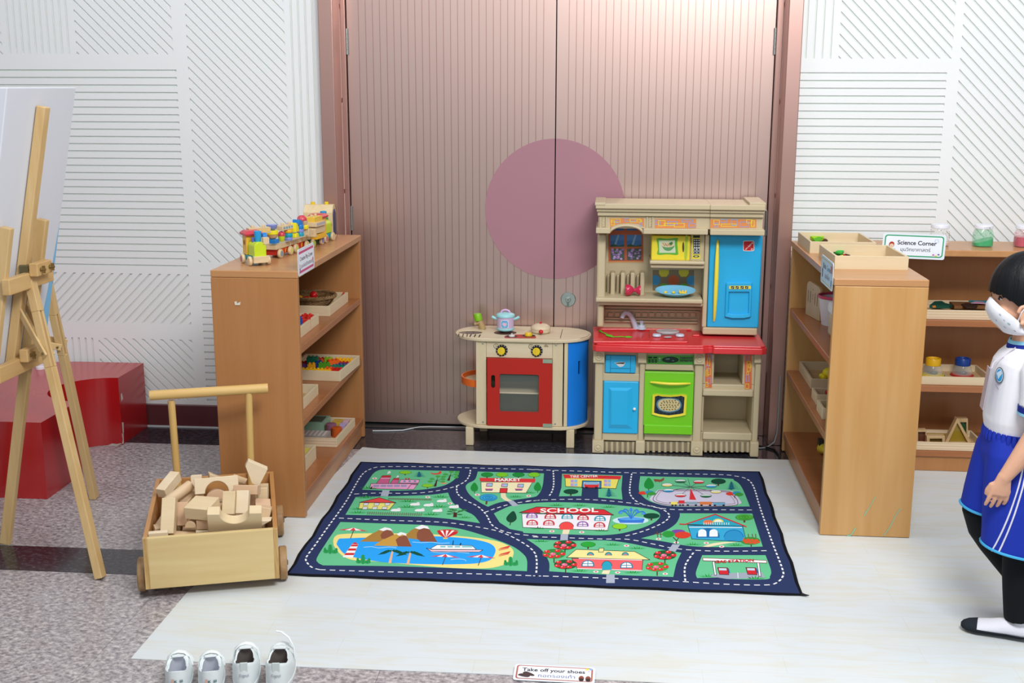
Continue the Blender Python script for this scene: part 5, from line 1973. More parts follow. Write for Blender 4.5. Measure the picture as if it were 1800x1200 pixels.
q.obj('lid_handle', ld, smooth=50, label='lilac loop handle')
for s in (-1, 1):
    q = MB()
    q.tube([(s * 0.037, 0, 0.058), (s * 0.05, 0, 0.062), (s * 0.059, 0, 0.067), (s * 0.061, 0, 0.069)], [0.0085, 0.0085, 0.009, 0.005], MINT, 10, squash=0.75)
    q.obj('pot_handle', pot, smooth=50, label='mint side handle')
pr = Print(lambda u, v: Vector((pc.x + u, pc.y + 0.012 - math.sqrt(max(0, 0.0386 ** 2 - u * u)) - 0.0006, ST + 0.0012 + v)), (0, -1, 0), step=0.0002)
def strip(u0, v0, u1, v1, col, L):
    n = 8
    for k in range(n):
        a, b = u0 + (u1 - u0) * k / n, u0 + (u1 - u0) * (k + 1) / n
        pr.rect(a, v0, b, v1, col, L)
strip(-0.0165, 0.0235, 0.0165, 0.059, 'E6E9F2', 0)
strip(-0.0145, 0.0255, 0.0145, 0.057, '4AA6D8', 1)
pr.ell(0, 0.0412, 0.0112, 0.0112, 'A9D6E8', 2)
pr.ell(0, 0.0412, 0.0075, 0.0078, 'E7B7D2', 3)
for a, b in ((-0.012, 0.053), (0.012, 0.053), (-0.012, 0.029), (0.012, 0.029)):
    pr.ell(a, b, 0.0018, 0.002, 'DDE8F2', 2, 8)
pr.obj('pot_badge', pot, label='blue square dial badge')
pc = T_(729, 280)
pan = thing('toy_pan', 'round wooden toy pan with red knobs on the wooden stove', 'pan', (pc.x, pc.y + 0.012, ST + 0.0012))
CRM = wood('DCCDB2', 'CFBE9E', 'x', 25, 5, 0.4)
q = MB()
q.lathe([(0.038, 0), (0.0425, 0.003), (0.044, 0.012), (0.043, 0.0165)], 32, CRM)
q.obj('pan_base', pan, smooth=50)
q = MB()
q.lathe([(0.0445, 0.017), (0.0445, 0.022), (0.041, 0.028), (0.028, 0.036), (0.012, 0.0395), (0.001, 0.04)], 32, CRM)
l2 = q.obj('pan_lid', pan, smooth=50)
q = MB()
q.ball((0, 0, 0.0435), (0.0062, 0.0062, 0.005), plain('C4222A', 0.25), 14)
q.obj('lid_knob', l2, smooth=60, label='red bead knob')
q = MB()
q.tube([(0.004, -0.042, 0.013), (0.005, -0.052, 0.013)], 0.004, CRM, 8)
q.ball((0.005, -0.054, 0.0138), 0.0098, plain('C4222A', 0.25), 16)
q.obj('pan_knob', pan, smooth=60, label='red ball at the front')

# ================================================================== CABLES
q = MB()
cpts = [onz(x, y, 0.0035) for x, y in ((655, 757), (680, 757), (708, 756), (722, 753), (738, 750.5), (755, 750), (790, 750.5), (830, 751), (870, 752))]
q.tube(cpts, 0.0033, plain('C8CED2', 0.5), 8)
tag(q.obj('white_cable', smooth=50), 'thin white cable along the floor under the door', 'cable')
q = MB()
cp = [Vector((0.64, 5.03, 0.004)), Vector((0.655, 5.02, 0.004)), Vector((0.68, 5.03, 0.004)), Vector((0.70, 5.055, 0.006)), Vector((0.722, 5.066, 0.02)), Vector((0.731, 5.068, 0.06)), Vector((0.733, 5.07, 0.16)), Vector((0.7335, 5.072, 0.32))]
q.tube([p for p in cp], 0.0035, plain('9AA09E', 0.4), 8)
tag(q.obj('grey_cable', smooth=50), 'grey cable curving up the door frame beside the shelf', 'cable')
q = MB()
q.tube([Vector((0.635, 5.06, 0.006)), Vector((0.66, 5.04, 0.006)), Vector((0.69, 5.026, 0.005)), Vector((0.715, 5.0, 0.005)), Vector((0.725, 4.93, 0.005)), Vector((0.722, 4.885, 0.005))], 0.0045, plain('14161A', 0.5), 8)
tag(q.obj('black_cable', smooth=50), 'black cable on the dark floor behind the kitchen', 'cable')
# ================================================================== TRAYS AND TOYS ON THE SHELVES
TRAY = wood('DDCDAE', 'CFBC98', 'x', 18, 12, 0.5, 0.9)
TRAYY = wood('DDCDAE', 'CFBC98', 'y', 18, 12, 0.5, 0.9)
TRAYB = wood('CFB184', 'BC9A6A', 'x', 14, 8, 0.5, 0.9, rings=0.25)
TRAYL = wood('E0CFB4', 'D2B894', 'x', 30, 20, 0.5, 1.2, rings=0.4)


def tray(label, x0, y0, x1, y1, z, h=0.042, t=0.009, rz=0.0, m=None, m2=None, group='wooden trays', name='wooden_tray'):
    m, m2 = m or TRAY, m2 or TRAYY
    cx, cy = (x0 + x1) / 2, (y0 + y1) / 2
    w, d = (x1 - x0) / 2, (y1 - y0) / 2
    o = thing(name, label, 'tray', (cx, cy, z + 0.0006), (0, 0, rz), group)
    for a, mm in (((-w, -d, 0, w, -d + t, h), m), ((-w, d - t, 0, w, d, h), m), ((-w, -d + t, 0, -w + t, d - t, h), m2), ((w - t, -d + t, 0, w, d - t, h), m2)):
        q = MB()
        q.box(*a, mm)
        q.obj('side_board', o, bev=0.001, seg=1)
    q = MB()
    q.box(-w + t, -d + t, 0.001, w - t, d - t, 0.006, TRAYB)
    q.obj('base_board', o)
    return o


Z1, Z2, Z3 = 0.6372, 0.3652, 0.0912
tray('pale wooden tray holding a wicker basket on the upper shelf by the door', -1.385, 4.605, -1.145, 4.94, Z1)
tray('pale wooden tray with red and blue toys on the upper shelf behind the shelf end', -1.39, 4.1, -1.151, 4.45, Z1)
tray('pale tray full of plastic building bricks jutting over the middle shelf edge', -1.345, 4.612, -1.102, 4.915, Z2, rz=R(-3))
tray('nearly empty pale wooden tray on the middle shelf behind the shelf end', -1.39, 4.06, -1.148, 4.395, Z2)
tray('striped pine tray of boxes and round blocks on the bottom shelf', -1.37, 4.58, -1.122, 4.895, Z3, h=0.038, m=TRAYL, rz=R(-1.5))
bx = tray('tall pale box with yellow contents on the bottom shelf behind the shelf end', -1.40, 4.08, -1.172, 4.42, Z3, h=0.06, name='wooden_box')
bx['category'] = 'box'
q = MB()
q.box(-0.095, -0.155, 0.0066, 0.095, 0.155, 0.05, plain('D8CC5A', 0.6))
cd_ = q.obj('yellow_cloth', loc=(-1.286, 4.25, Z3 + 0.0006))
tag(cd_, 'yellow folded cloth filling the tall box on the bottom shelf', 'cloth')
# wicker basket: coiled braids
WICK = wood('9A7A50', '5E4426', 'x', 60, 3, 0.7, 1.2)
bc = onz(554.8, 526, 0.68)
bc = Vector((-1.262, 4.765, Z1 + 0.0072))
bk = thing('wicker_basket', 'small round wicker basket of play fruit on the upper shelf', 'basket', bc)
q = MB()
for k in range(7):
    r_ = 0.062 + 0.036 * (k / 6) ** 0.7
    n_ = 40
    for ph in (0, PI):
        q.tube([((r_ + 0.003 * math.cos(9 * a + ph)) * math.cos(a), (r_ + 0.003 * math.cos(9 * a + ph)) * math.sin(a), 0.0085 + k * 0.0064 + 0.003 * math.sin(9 * a + ph)) for a in [2 * PI * i / n_ for i in range(n_)]], 0.0038, WICK, 5, closed=True)
w_ = q.obj('basket_weave', bk, smooth=60)
w_['kind'] = 'stuff'
q = MB()
q.lathe([(0.062, 0.0), (0.062, 0.004), (0.002, 0.005)], 24, WICK)
q.obj('basket_base', bk)
q = MB()
for ph in (0, 2.1, 4.2):
    q.tube([((0.1 + 0.005 * math.cos(14 * a + ph)) * math.cos(a), (0.1 + 0.005 * math.cos(14 * a + ph)) * math.sin(a), 0.05 + 0.005 * math.sin(14 * a + ph)) for a in [2 * PI * i / 70 for i in range(70)]], 0.0045, WICK, 5, closed=True)
q.obj('basket_rim', bk, smooth=60)
FRU = ((0.012, -0.005, 0.052, 0.0165, 'C81A1E', 'shiny red toy ball on top of the basket of play fruit', 'ball'),
       (-0.045, -0.02, 0.036, 0.018, 'E0A51E', 'orange-yellow toy fruit by the far side of the wicker basket', 'toy fruit'),
       (-0.02, -0.05, 0.03, 0.018, 'D4A02A', 'mustard toy fruit at the near side of the wicker basket', 'toy fruit'),
       (-0.06, -0.045, 0.032, 0.014, '1F4A38', 'dark green toy fruit in the wicker basket', 'toy fruit'))
for x, y, z, r_, c, lb, ct in FRU:
    q = MB()
    q.ball((0, 0, 0), r_, plain(c, 0.22), 18)
    tag(q.obj('toy_ball' if ct == 'ball' else 'toy_fruit', smooth=60, loc=(bc.x + x, bc.y + y, bc.z + z)), lb, ct, None if ct == 'ball' else 'play fruit in the basket')
for i, (x, y, rz, c, lb) in enumerate(((0.02, -0.045, 20, 'D8401E', 'flat orange-red toy piece under the red ball in the basket'), (-0.005, -0.035, -30, 'C8301C', 'flat red toy piece among the play fruit in the basket'))):
    q = MB()
    q.tube([(-0.028, 0, 0), (0, 0, 0.004), (0.028, 0, 0)], [0.006, 0.009, 0.005], plain(c, 0.35), 10, squash=0.6)
    tag(q.obj('toy_pepper', smooth=60, loc=(bc.x + x, bc.y + y, bc.z + 0.04 + i * 0.004), rot=(0, 0, R(rz))), lb, 'toy vegetable', 'play vegetables in the basket')
q = MB()
q.box(0, -0.045, 0, 0.008, 0.045, 0.012, plain('C0261E', 0.4))
tag(q.obj('red_stick', bev=0.003, loc=(-1.162, 4.88, Z1 + 0.0262), rot=(R(12), 0, 0)), 'thin red stick lying inside the tray beside the basket', 'stick')
# second tray: red and blue pieces
for i, (x, y, c, lb) in enumerate(((-1.185, 4.40, 'D02A22', 'red ridged toy block poking above the tray behind the shelf end'), (-1.2, 4.33, '1F4FB0', 'blue toy block in the tray of red and blue toys'), (-1.175, 4.34, 'C8281F', 'second red toy block in the tray of red and blue toys'))):
    q = MB()
    q.box(-0.02, -0.022, 0, 0.02, 0.022, 0.038, plain(c, 0.35))
    for a in (-0.01, 0.01):
        for b_ in (-0.01, 0.01):
            q.lathe([(0.006, 0.038), (0.006, 0.043)], 10, plain(c, 0.35), Matrix.Translation((a, b_, 0)))
    tag(q.obj('toy_block', bev=0.0015, loc=(x, y, Z1 + 0.0068), rot=(0, 0, R(12 * i - 10))), lb, 'toy block', 'toys in the upper shelf tray')


# plastic building bricks
def brick(label, px, py, z, nx, ny, c, rz=0, h=0.019, tilt=(0, 0)):
    p = onz(520 + px / 12.0, 600 + py / 12.0, z)
    q = MB()
    w = 0.016
    m = plain(c, 0.3)
    q.box(-nx * w / 2, -ny * w / 2, 0, nx * w / 2, ny * w / 2, h, m)
    for i in range(nx):
        for j in range(ny):
            q.lathe([(0.0047, h), (0.0047, h + 0.0045)], 10, m, Matrix.Translation(((i - nx / 2 + 0.5) * w, (j - ny / 2 + 0.5) * w, 0)))
    o = q.obj('toy_brick', bev=0.0008, seg=1, loc=(p.x, p.y, z - h), rot=(R(tilt[0]), R(tilt[1]), R(rz)))
    tag(o, label, 'toy brick', 'bricks in the middle shelf tray')
    return o


zt3 = Z2 + 0.03
for a in (('dark green upright brick at the far corner of the brick tray', 355, 330, Z2 + 0.052, 3, 2, '0F6B52', 4, 0.034),
          ('long orange brick leaning behind the blue bricks', 430, 385, Z2 + 0.036, 4, 1, 'D9541E', 25, 0.016),
          ('dark red brick beside the long orange brick', 530, 350, Z2 + 0.036, 2, 1, 'A81E16', 15, 0.016),
          ('lime green brick standing at the back of the brick tray', 685, 340, Z2 + 0.042, 2, 1, '8FC028', -5, 0.026),
          ('orange brick with big studs in the middle of the brick tray', 790, 390, Z2 + 0.038, 3, 2, 'E8611E', 30, 0.022),
          ('yellow sloped brick at the far side of the brick tray', 1010, 370, Z2 + 0.034, 5, 2, 'F0B91C', -4, 0.02),
          ('row of red studs in front of the yellow sloped brick', 1010, 435, Z2 + 0.026, 5, 1, 'B51C22', -4, 0.016),
          ('purple flat brick with a row of studs', 930, 465, Z2 + 0.024, 5, 1, '4B3A8E', -3, 0.013),
          ('teal flat brick under the purple one', 880, 500, Z2 + 0.02, 5, 1, '12806A', -3, 0.012),
          ('dark blue bricks pair behind the window brick', 480, 420, Z2 + 0.036, 2, 2, '163E8E', 20, 0.022),
          ('green window-frame brick in the middle of the brick tray', 600, 450, Z2 + 0.036, 3, 1, '4E9A2A', 0, 0.024),
          ('bright blue two-stud brick in front of the window brick', 535, 490, Z2 + 0.026, 2, 1, '1F55C8', -6, 0.018),
          ('amber brick standing above the yellow stud row', 330, 470, Z2 + 0.036, 2, 2, 'E9A81C', 10, 0.026),
          ('purple brick at the hidden end of the tray', 195, 500, Z2 + 0.028, 2, 2, '5A3A88', 0, 0.022),
          ('long yellow brick with a row of studs at the near edge of the tray', 430, 575, Z2 + 0.026, 8, 1, 'F3C21E', -1, 0.017),
          ('orange two-stud brick at the near edge of the tray', 690, 560, Z2 + 0.028, 2, 2, 'E05A1E', 2, 0.022),
          ('red curved brick at the near corner of the brick tray', 860, 575, Z2 + 0.024, 3, 2, 'C9201C', -2, 0.018),
          ('small red brick behind the amber brick', 210, 425, Z2 + 0.032, 3, 1, 'B01E1A', 12, 0.016)):
    o = brick(*a)
    o.location.z = max(Z2 + 0.0068, o.location.z)
# tray four and five contents
q = MB()
q.ball((0, 0, 0.016), 0.016, plain('C88A3C', 0.5), 14)
tag(q.obj('toy_egg', smooth=60, loc=(-1.185, 4.19, Z2 + 0.0072)), 'tan wooden egg in the nearly empty tray on the middle shelf', 'toy egg')
z5 = Z3 + 0.0072
for lb, x0, y0, x1, y1, h, c, nm, ct in (('pale green box with a dark window in the bottom shelf tray', -1.32, 4.75, -1.222, 4.87, 0.045, '8FB29C', 'green_box', 'box'),
                                         ('grey striped book lying flat at the near end of the bottom tray', -1.355, 4.6, -1.175, 4.68, 0.034, 'A39C98', 'striped_book', 'book'),
                                         ('teal box at the hidden end of the bottom shelf tray', -1.357, 4.72, -1.325, 4.86, 0.042, '2F8FA6', 'teal_box', 'box'),
                                         ('yellow triangle block at the back of the bottom tray', -1.205, 4.81, -1.165, 4.875, 0.03, 'C9A84A', 'yellow_block', 'toy block'),
                                         ('lilac block by the side of the bottom tray', -1.16, 4.77, -1.135, 4.81, 0.034, 'B8A6D0', 'lilac_block', 'toy block'),
                                         ('pale pink block near the far corner of the bottom tray', -1.157, 4.82, -1.135, 4.865, 0.034, 'D0AEB6', 'pink_block', 'toy block')):
    q = MB()
    q.box(x0, y0, 0, x1, y1, h, plain(c, 0.45))
    if nm == 'green_box':
        q.box(x0 + 0.012, y0 + 0.02, h, x1 - 0.012, y1 - 0.015, h + 0.0008, plain('4E5E50', 0.3))
    if nm == 'striped_book':
        for k in range(9):
            q.box(x0 + 0.008 + k * 0.019, y0 + 0.004, h, x0 + 0.018 + k * 0.019, y1 - 0.004, h + 0.0006, plain('C9C2BC', 0.5))
    tag(q.obj(nm, bev=0.0015, loc=(0, 0, z5)), lb, ct)
for lb, x, y, r_, h, c, nm in (('mauve cylinder block beside the green box', -1.192, 4.755, 0.023, 0.042, '8A5A70', 'mauve_cylinder'), ('orange cylinder block nearest the front of the bottom tray', -1.158, 4.715, 0.022, 0.038, 'C0561E', 'orange_cylinder')):
    q = MB()
    q.lathe([(r_, 0), (r_, h), (r_ - 0.002, h + 0.001)], 24, plain(c, 0.4))
    tag(q.obj(nm, smooth=40, loc=(x, y, z5)), lb, 'toy block')

# ---- shelf with the crayon marks
tray('pale wooden tray with lime felt pieces farther along the shelf top', 0.757, 4.628, 1.008, 4.94, 0.9192, 0.046)
tray('pale wooden tray with red and green felt pieces nearest the shelf end', 0.778, 4.222, 1.034, 4.535, 0.9192, 0.048, rz=R(0.6))
c5 = lambda u, v, z: onz(1390 + u / 6, 390 + v / 6, z)


def felt(label, pts, z, c, h=0.004, ct='felt piece', group=None, nm='felt_piece'):
    ps = [c5(u, v, z) for u, v in pts]
    q = MB()
    q.prism([(p.x, p.y) for p in ps], 'xy', z, z + h, plain(c, 0.9, spec=0.1, bump=0.4, bscale=600))
    return tag(q.obj(nm), label, ct, group)


zf = 0.9192 + 0.0075
g_ = 'felt shapes in the shelf top trays'
felt('lime green felt leaf in the far tray', [(165, 150), (230, 145), (320, 142), (350, 165), (345, 190), (310, 205), (250, 210)], zf + 0.012, '9ED42A', 0.012, group=g_)
felt('mid green felt leaf tip in the far tray', [(235, 190), (290, 165), (335, 175), (320, 200), (260, 212)], zf + 0.0245, '5FB02C', 0.004, group=g_)
felt('brown felt twig in the far tray', [(330, 190), (385, 170), (392, 180), (370, 195), (390, 212), (335, 208)], zf + 0.006, '5A4436', 0.008, group=g_)
felt('dark green felt leaf in the near tray', [(415, 310), (470, 320), (520, 330), (545, 345), (500, 350), (450, 338)], zf + 0.006, '1F6B34', 0.008, group=g_)
felt('bright green folded felt leaf in the near tray', [(470, 330), (500, 308), (550, 305), (560, 325), (530, 345)], zf + 0.0145, '3FB04A', 0.006, group=g_)
felt('red felt piece in the near tray', [(470, 352), (520, 342), (575, 350), (590, 372), (500, 370)], zf, 'B8281C', 0.0055, group=g_)
felt('dark brown felt stem in the near tray', [(560, 325), (585, 355), (625, 365), (600, 372), (560, 350)], zf + 0.0002, '5A3A2A', 0.007, group=g_)
felt('yellow-green felt strip in the near tray by its front board', [(485, 372), (545, 356), (560, 372), (640, 368), (630, 380), (490, 384)], zf + 0.0075, 'D0D84A', 0.004, group=g_)
# wooden slotted board, pail, towel basket
bl, br_ = onz(1418, 552, Z1), onz(1444, 566, Z1)
d = br_ - bl
L = 0.156
q = MB()
out = [(0, 0), (L, 0), (L, 0.105), (L - 0.008, 0.125), (L - 0.025, 0.135), (0.03, 0.142), (0.012, 0.137), (0, 0.125)]
q.prism(out, 'xz', -0.006, 0.006, wood('CDB48E', 'BFA47A', 'z', 20, 8))
sb = thing('slotted_board', 'upright rounded wooden board with slots on the upper shelf', 'board', bl + Vector((0, 0, 0.0006)), (0, 0, math.atan2(d.y, d.x)))
q.obj('board', sb, bev=0.002)
pr = Print(lambda u, v: sb.matrix_basis @ Vector((u, -0.0062, v)), sb.matrix_basis.to_3x3() @ Vector((0, -1, 0)), step=0.0001, base=0.0001)
for x in (0.022, 0.047, 0.1, 0.125):
    pr.rrect(x - 0.0025, 0.055, x + 0.0025, 0.105, 0.0024, '5A4630', 0)
pr.obj('slot_print', sb)
pr = Print(lambda u, v: sb.matrix_basis @ Vector((u, -0.0062, v)), sb.matrix_basis.to_3x3() @ Vector((0, -1, 0)), step=0.0001, base=0.0001)
for z in (0.075, 0.083, 0.091, 0.112):
    pr.line([(0.07, z), (0.075, z + 0.004), (0.078, z)], 0.002, '8A3A2A', 0)
pr.obj('mark_print', sb, label='small brown printed marks')
q = MB()
q.box(-0.002, 0.0065, 0, 0.03, 0.03, 0.012, plain('3A2E24', 0.6))
q.obj('stand', sb, loc=(0.12, 0, 0))
pl_ = onz(1451, 548, Z1)
pail = thing('white_pail', 'white pail with a pink rim behind the slotted board', 'pail', (0.872, 4.64, Z1 + 0.0006))
q = MB()
q.lathe([(0.052, 0), (0.068, 0.108), (0.066, 0.108), (0.05, 0.004), (0.001, 0.004)], 28, plain('D9D8E0', 0.4))
q.obj('pail_body', pail, smooth=40)
q = MB()
q.lathe([(0.0685, 0.106), (0.071, 0.108), (0.071, 0.118), (0.066, 0.118), (0.066, 0.106)], 28, plain('C8486A', 0.4), cap=False)
q.obj('pail_rim', pail, smooth=40, label='pink rim')
tb = thing('towel_basket', 'cream woven basket topped with white towel behind the shelf card', 'basket', (0.855, 4.39, Z1 + 0.0006))
q = MB()
q.box(-0.045, -0.06, 0, 0.045, 0.06, 0.085, plain('CDBFA0', 0.9, bump=1.0, bscale=250, var=0.2))
q.obj('basket_body', tb, bev=0.012, seg=3)
q = MB()
q.box(-0.05, -0.065, 0.082, 0.05, 0.065, 0.13, plain('E6E6EA', 0.9, bump=0.6, bscale=120))
q.obj('towel', tb, bev=0.016, seg=3, label='white folded towel')
# middle shelf bins
tray('pale wooden tray holding a yellow toy on the middle shelf by the door frame', 0.797, 4.668, 1.03, 4.985, Z2)
tray('small pale bin with red and grey toys on the middle shelf', 0.779, 4.425, 0.985, 4.535, Z2, 0.04)
tray('small pale bin nearest the shelf end on the middle shelf', 0.768, 4.22, 0.985, 4.345, Z2, 0.042)
YT = plain('F0DC1E', 0.35)
yt = onz(1440, 660, Z2 + 0.03)
q = MB()
for dx, dy, dz, r_ in ((0, 0, 0.026, 0.026), (0.03, 0.02, 0.03, 0.03), (-0.02, -0.018, 0.016, 0.014), (0.01, -0.028, 0.016, 0.016), (0.04, -0.02, 0.018, 0.018), (0.06, 0.01, 0.026, 0.026), (-0.024, 0.012, 0.014, 0.012)):
    q.ball((dx, dy, dz), r_, YT, 14)
tag(q.obj('yellow_toy', smooth=60, loc=(0.888, 4.80, Z2 + 0.007)), 'bright yellow lumpy plastic toy in the middle shelf tray', 'toy')
q = MB()
for k, (x, y, z) in enumerate(((0, 0, 0.02), (0.03, 0.0, 0.03), (0.06, -0.02, 0.025))):
    q.box(x - 0.014, y - 0.014, 0, x + 0.014, y + 0.014, z + 0.016, plain('C0222A', 0.35), Matrix.Translation((0, 0, 0)) @ Matrix.Rotation(0.3 * k, 4, 'Z'))
tag(q.obj('red_toy', bev=0.003, loc=(0.835, 4.475, Z2 + 0.007)), 'red plastic toy pieces in the small bin', 'toy')
q = MB()
q.prism([(0, 0), (0.05, 0), (0.06, 0.03), (0.045, 0.045), (0.05, 0.065), (0.03, 0.05), (0.015, 0.062), (0.012, 0.035)], 'xz', -0.006, 0.006, plain('7F939C', 0.45))
tag(q.obj('grey_toy', bev=0.002, loc=(0.855, 4.452, Z2 + 0.007)), 'grey-blue jagged toy figure standing in the small bin', 'toy')
# bottom shelf: binoculars-like black toy and yellow boat
q = MB()
q.tube([(0, -0.06, 0.032), (0, 0, 0.0265), (0, 0.06, 0.032)], [0.008, 0.026, 0.008], plain('D6C23A', 0.4), 12)
q.box(-0.02, -0.012, 0.03, 0.02, 0.028, 0.062, plain('2A3232', 0.4))
tag(q.obj('toy_boat', smooth=40, loc=(0.862, 4.67, Z3 + 0.0008)), 'yellow and black toy boat on the bottom shelf', 'toy boat')
q = MB()
q.lathe([(0.02, 0), (0.023, 0.004), (0.023, 0.02), (0.019, 0.024), (0.014, 0.02), (0.001, 0.019)], 20, plain('4A5250', 0.3, metal=0.6), Matrix.Translation((0, 0, 0.023)) @ Matrix.Rotation(R(70), 4, 'X') @ Matrix.Rotation(R(25), 4, 'Y'))
tag(q.obj('metal_compass', smooth=40, loc=(0.845, 4.49, Z3 + 0.0015)), 'small round dark metal toy on the bottom shelf near its end', 'toy')

# ---- shelf against the wall
tray('pale wooden tray of felt animals on the upper shelf behind the child', 1.10, 4.787, 1.62, 5.02, Z1 + 0.0005, 0.038, m=TRAYL)
tray('pale wooden tray with two bug viewers on the middle shelf', 1.10, 4.786, 1.545, 5.02, Z2 + 0.0005, 0.034)
tray('pale wooden tray with coloured wooden frames on the bottom shelf', 1.10, 4.772, 1.53, 4.965, Z3 + 0.0005, 0.034, m=TRAYL)
cc = lambda u, v, z: onz(1600 + u / 3.75, 500 + v / 3.75, z)


def felt2(label, pts, z, c, h=0.004, nm='felt_animal'):
    ps = [cc(u, v, z) for u, v in pts]
    ps = [Vector((p.x, min(5.006, max(4.802, p.y)), p.z)) for p in ps]
    q = MB()
    q.prism([(p.x, p.y) for p in ps], 'xy', z, z + h, plain(c, 0.9, spec=0.1, bump=0.4, bscale=600))
    return tag(q.obj(nm), label, 'felt piece', 'felt shapes in the upper tray')


zf = Z1 + 0.0085
felt2('dark green felt turtle shape in the felt tray', [(125, 155), (160, 128), (200, 122), (230, 140), (275, 150), (255, 158)], zf + 0.018, '1F4F42', 0.012)
felt2('orange felt patch on the green felt turtle', [(145, 143), (165, 140), (170, 150), (148, 152)], zf + 0.0305, 'D98A3A', 0.002)
felt2('brown felt bear in the felt tray', [(240, 118), (280, 108), (340, 112), (400, 115), (440, 125), (500, 135), (500, 160), (290, 160), (270, 140)], zf + 0.016, '7E5838', 0.012)
felt2('dark brown felt nose on the bear', [(335, 135), (370, 126), (420, 132), (445, 145), (430, 160), (370, 158)], zf + 0.0285, '3A2A22', 0.004)
ft = felt2('scalloped blue felt piece at the back of the felt tray', [(385, 112), (400, 100), (425, 98), (440, 90), (460, 97), (480, 96), (500, 108), (512, 122), (450, 128)], zf + 0.0285, '3A93A6', 0.006)
felt2('lilac felt strip beneath the scalloped blue piece', [(400, 124), (430, 113), (480, 116), (500, 128)], zf + 0.0347, 'C79AB8', 0.002)
felt2('pink felt flower by the child', [(495, 160), (520, 142), (545, 148), (545, 162)], zf + 0.016, 'D0648C', 0.008)
for u, c, cb, lb in ((145, 'E3B21E', 'D9C12C', 'clear bug viewer with yellow lid and base'), (340, '173F8E', 'B5201E', 'clear bug viewer with blue lid and red base')):
    p = cc(u, 598, Z2 + 0.008)
    o = thing('bug_viewer', lb + ' in the middle tray', 'toy', (p.x, p.y, Z2 + 0.0075), group='bug viewers')
    q = MB()
    q.lathe([(0.045, 0), (0.047, 0.002), (0.047, 0.005), (0.042, 0.007), (0.001, 0.007)], 28, plain(cb, 0.3))
    q.obj('viewer_base', o, smooth=40)
    q = MB()
    q.lathe([(0.041, 0.0075), (0.04, 0.02), (0.034, 0.036), (0.029, 0.046)], 28, glass('E8F0EE', 0.05, 0.22), cap=False)
    q.obj('viewer_bowl', o, smooth=60, label='clear plastic bowl')
    q = MB()
    q.lathe([(0.0285, 0.044), (0.031, 0.046), (0.031, 0.072), (0.029, 0.075), (0.023, 0.076), (0.021, 0.068), (0.001, 0.067)], 28, plain(c, 0.3))
    q.obj('viewer_lid', o, smooth=40)
    q = MB()
    q.ball((0.004, -0.01, 0.014), (0.016, 0.01, 0.006), plain('2E4A3A' if u < 200 else '30343A', 0.3), 10)
    q.ball((-0.012, 0.008, 0.012), (0.008, 0.008, 0.005), plain('40564A' if u < 200 else '44484E', 0.3), 10)
    q.obj('toy_bug', o, smooth=60, label='dark toy bug inside')
q = MB()
q.ball((0, 0, 0.003), 0.003, plain('2E7A48', 0.4), 8)
p = cc(225, 604, Z2 + 0.008)
tag(q.obj('green_bead', loc=(p.x, p.y, Z2 + 0.0075)), 'tiny green bead on the tray between the two bug viewers', 'bead')
WF = wood('C9AE84', 'B8986A', 'z', 30, 6)


def frame_block(label, pts_out, pts_in, pane, yf, rgb, depth=0.03):
    """wooden frame with coloured see-through pane; outline in photo pixels on the plane y=yf"""
    o = thing('framed_block', label, 'toy block', (0, 0, 0), group='coloured frame blocks')
    po = [ony(1600 + u / 3.75, 500 + v / 3.75, yf) for u, v in pts_out]
    pi = [ony(1600 + u / 3.75, 500 + v / 3.75, yf) for u, v in pts_in]
    zmin = min(p.z for p in po)
    dz = Z3 + 0.0075 - zmin
    f0, i0 = [(p.x, p.y, p.z + dz) for p in po], [(p.x, p.y, p.z + dz) for p in pi]
    q = MB()
    q.loft([f0, i0, [(x, y + depth, z) for x, y, z in i0], [(x, y + depth, z) for x, y, z in f0]], WF, closed=True)
    q.obj('frame', o, bev=0.0012)
    q = MB()
    q.prism([(x, z) for x, y, z in i0], 'xz', yf + depth * 0.45, yf + depth * 0.5, glass(rgb, 0.1, 0.75))
    q.obj('pane', o)
    return o


frame_block('square wooden frame block with a clear yellow pane', [(110, 1055), (110, 985), (230, 985), (230, 1055)], [(130, 1055 - 4), (130, 1003), (212, 1003), (212, 1051)], 0, 4.80, '6E5A20')
frame_block('big triangular wooden frame block with a clear pane', [(225, 1060), (310, 890), (405, 1060)], [(252, 1052), (310, 925), (378, 1052)], 0, 4.85, 'A38A30')
frame_block('rectangular wooden frame block with green pane behind the triangle', [(300, 1055), (300, 915), (378, 915), (378, 1055)], [(310, 1040), (310, 940), (368, 940), (368, 1040)], 0, 4.91, '1F5A3A')
frame_block('reddish wooden frame block behind the shelf edge', [(40, 1055), (40, 965), (108, 965), (108, 1055)], [(52, 1045), (52, 980), (100, 980), (100, 1045)], 0, 4.84, '6A3A2A')
q = MB()
q.box(-0.075, -0.025, 0, 0.075, 0.025, 0.016, plain('B08A22', 0.4))
tag(q.obj('amber_tile_block', loc=(1.41, 4.925, Z3 + 0.0075)), 'amber flat block lying behind the triangular frame', 'toy block')
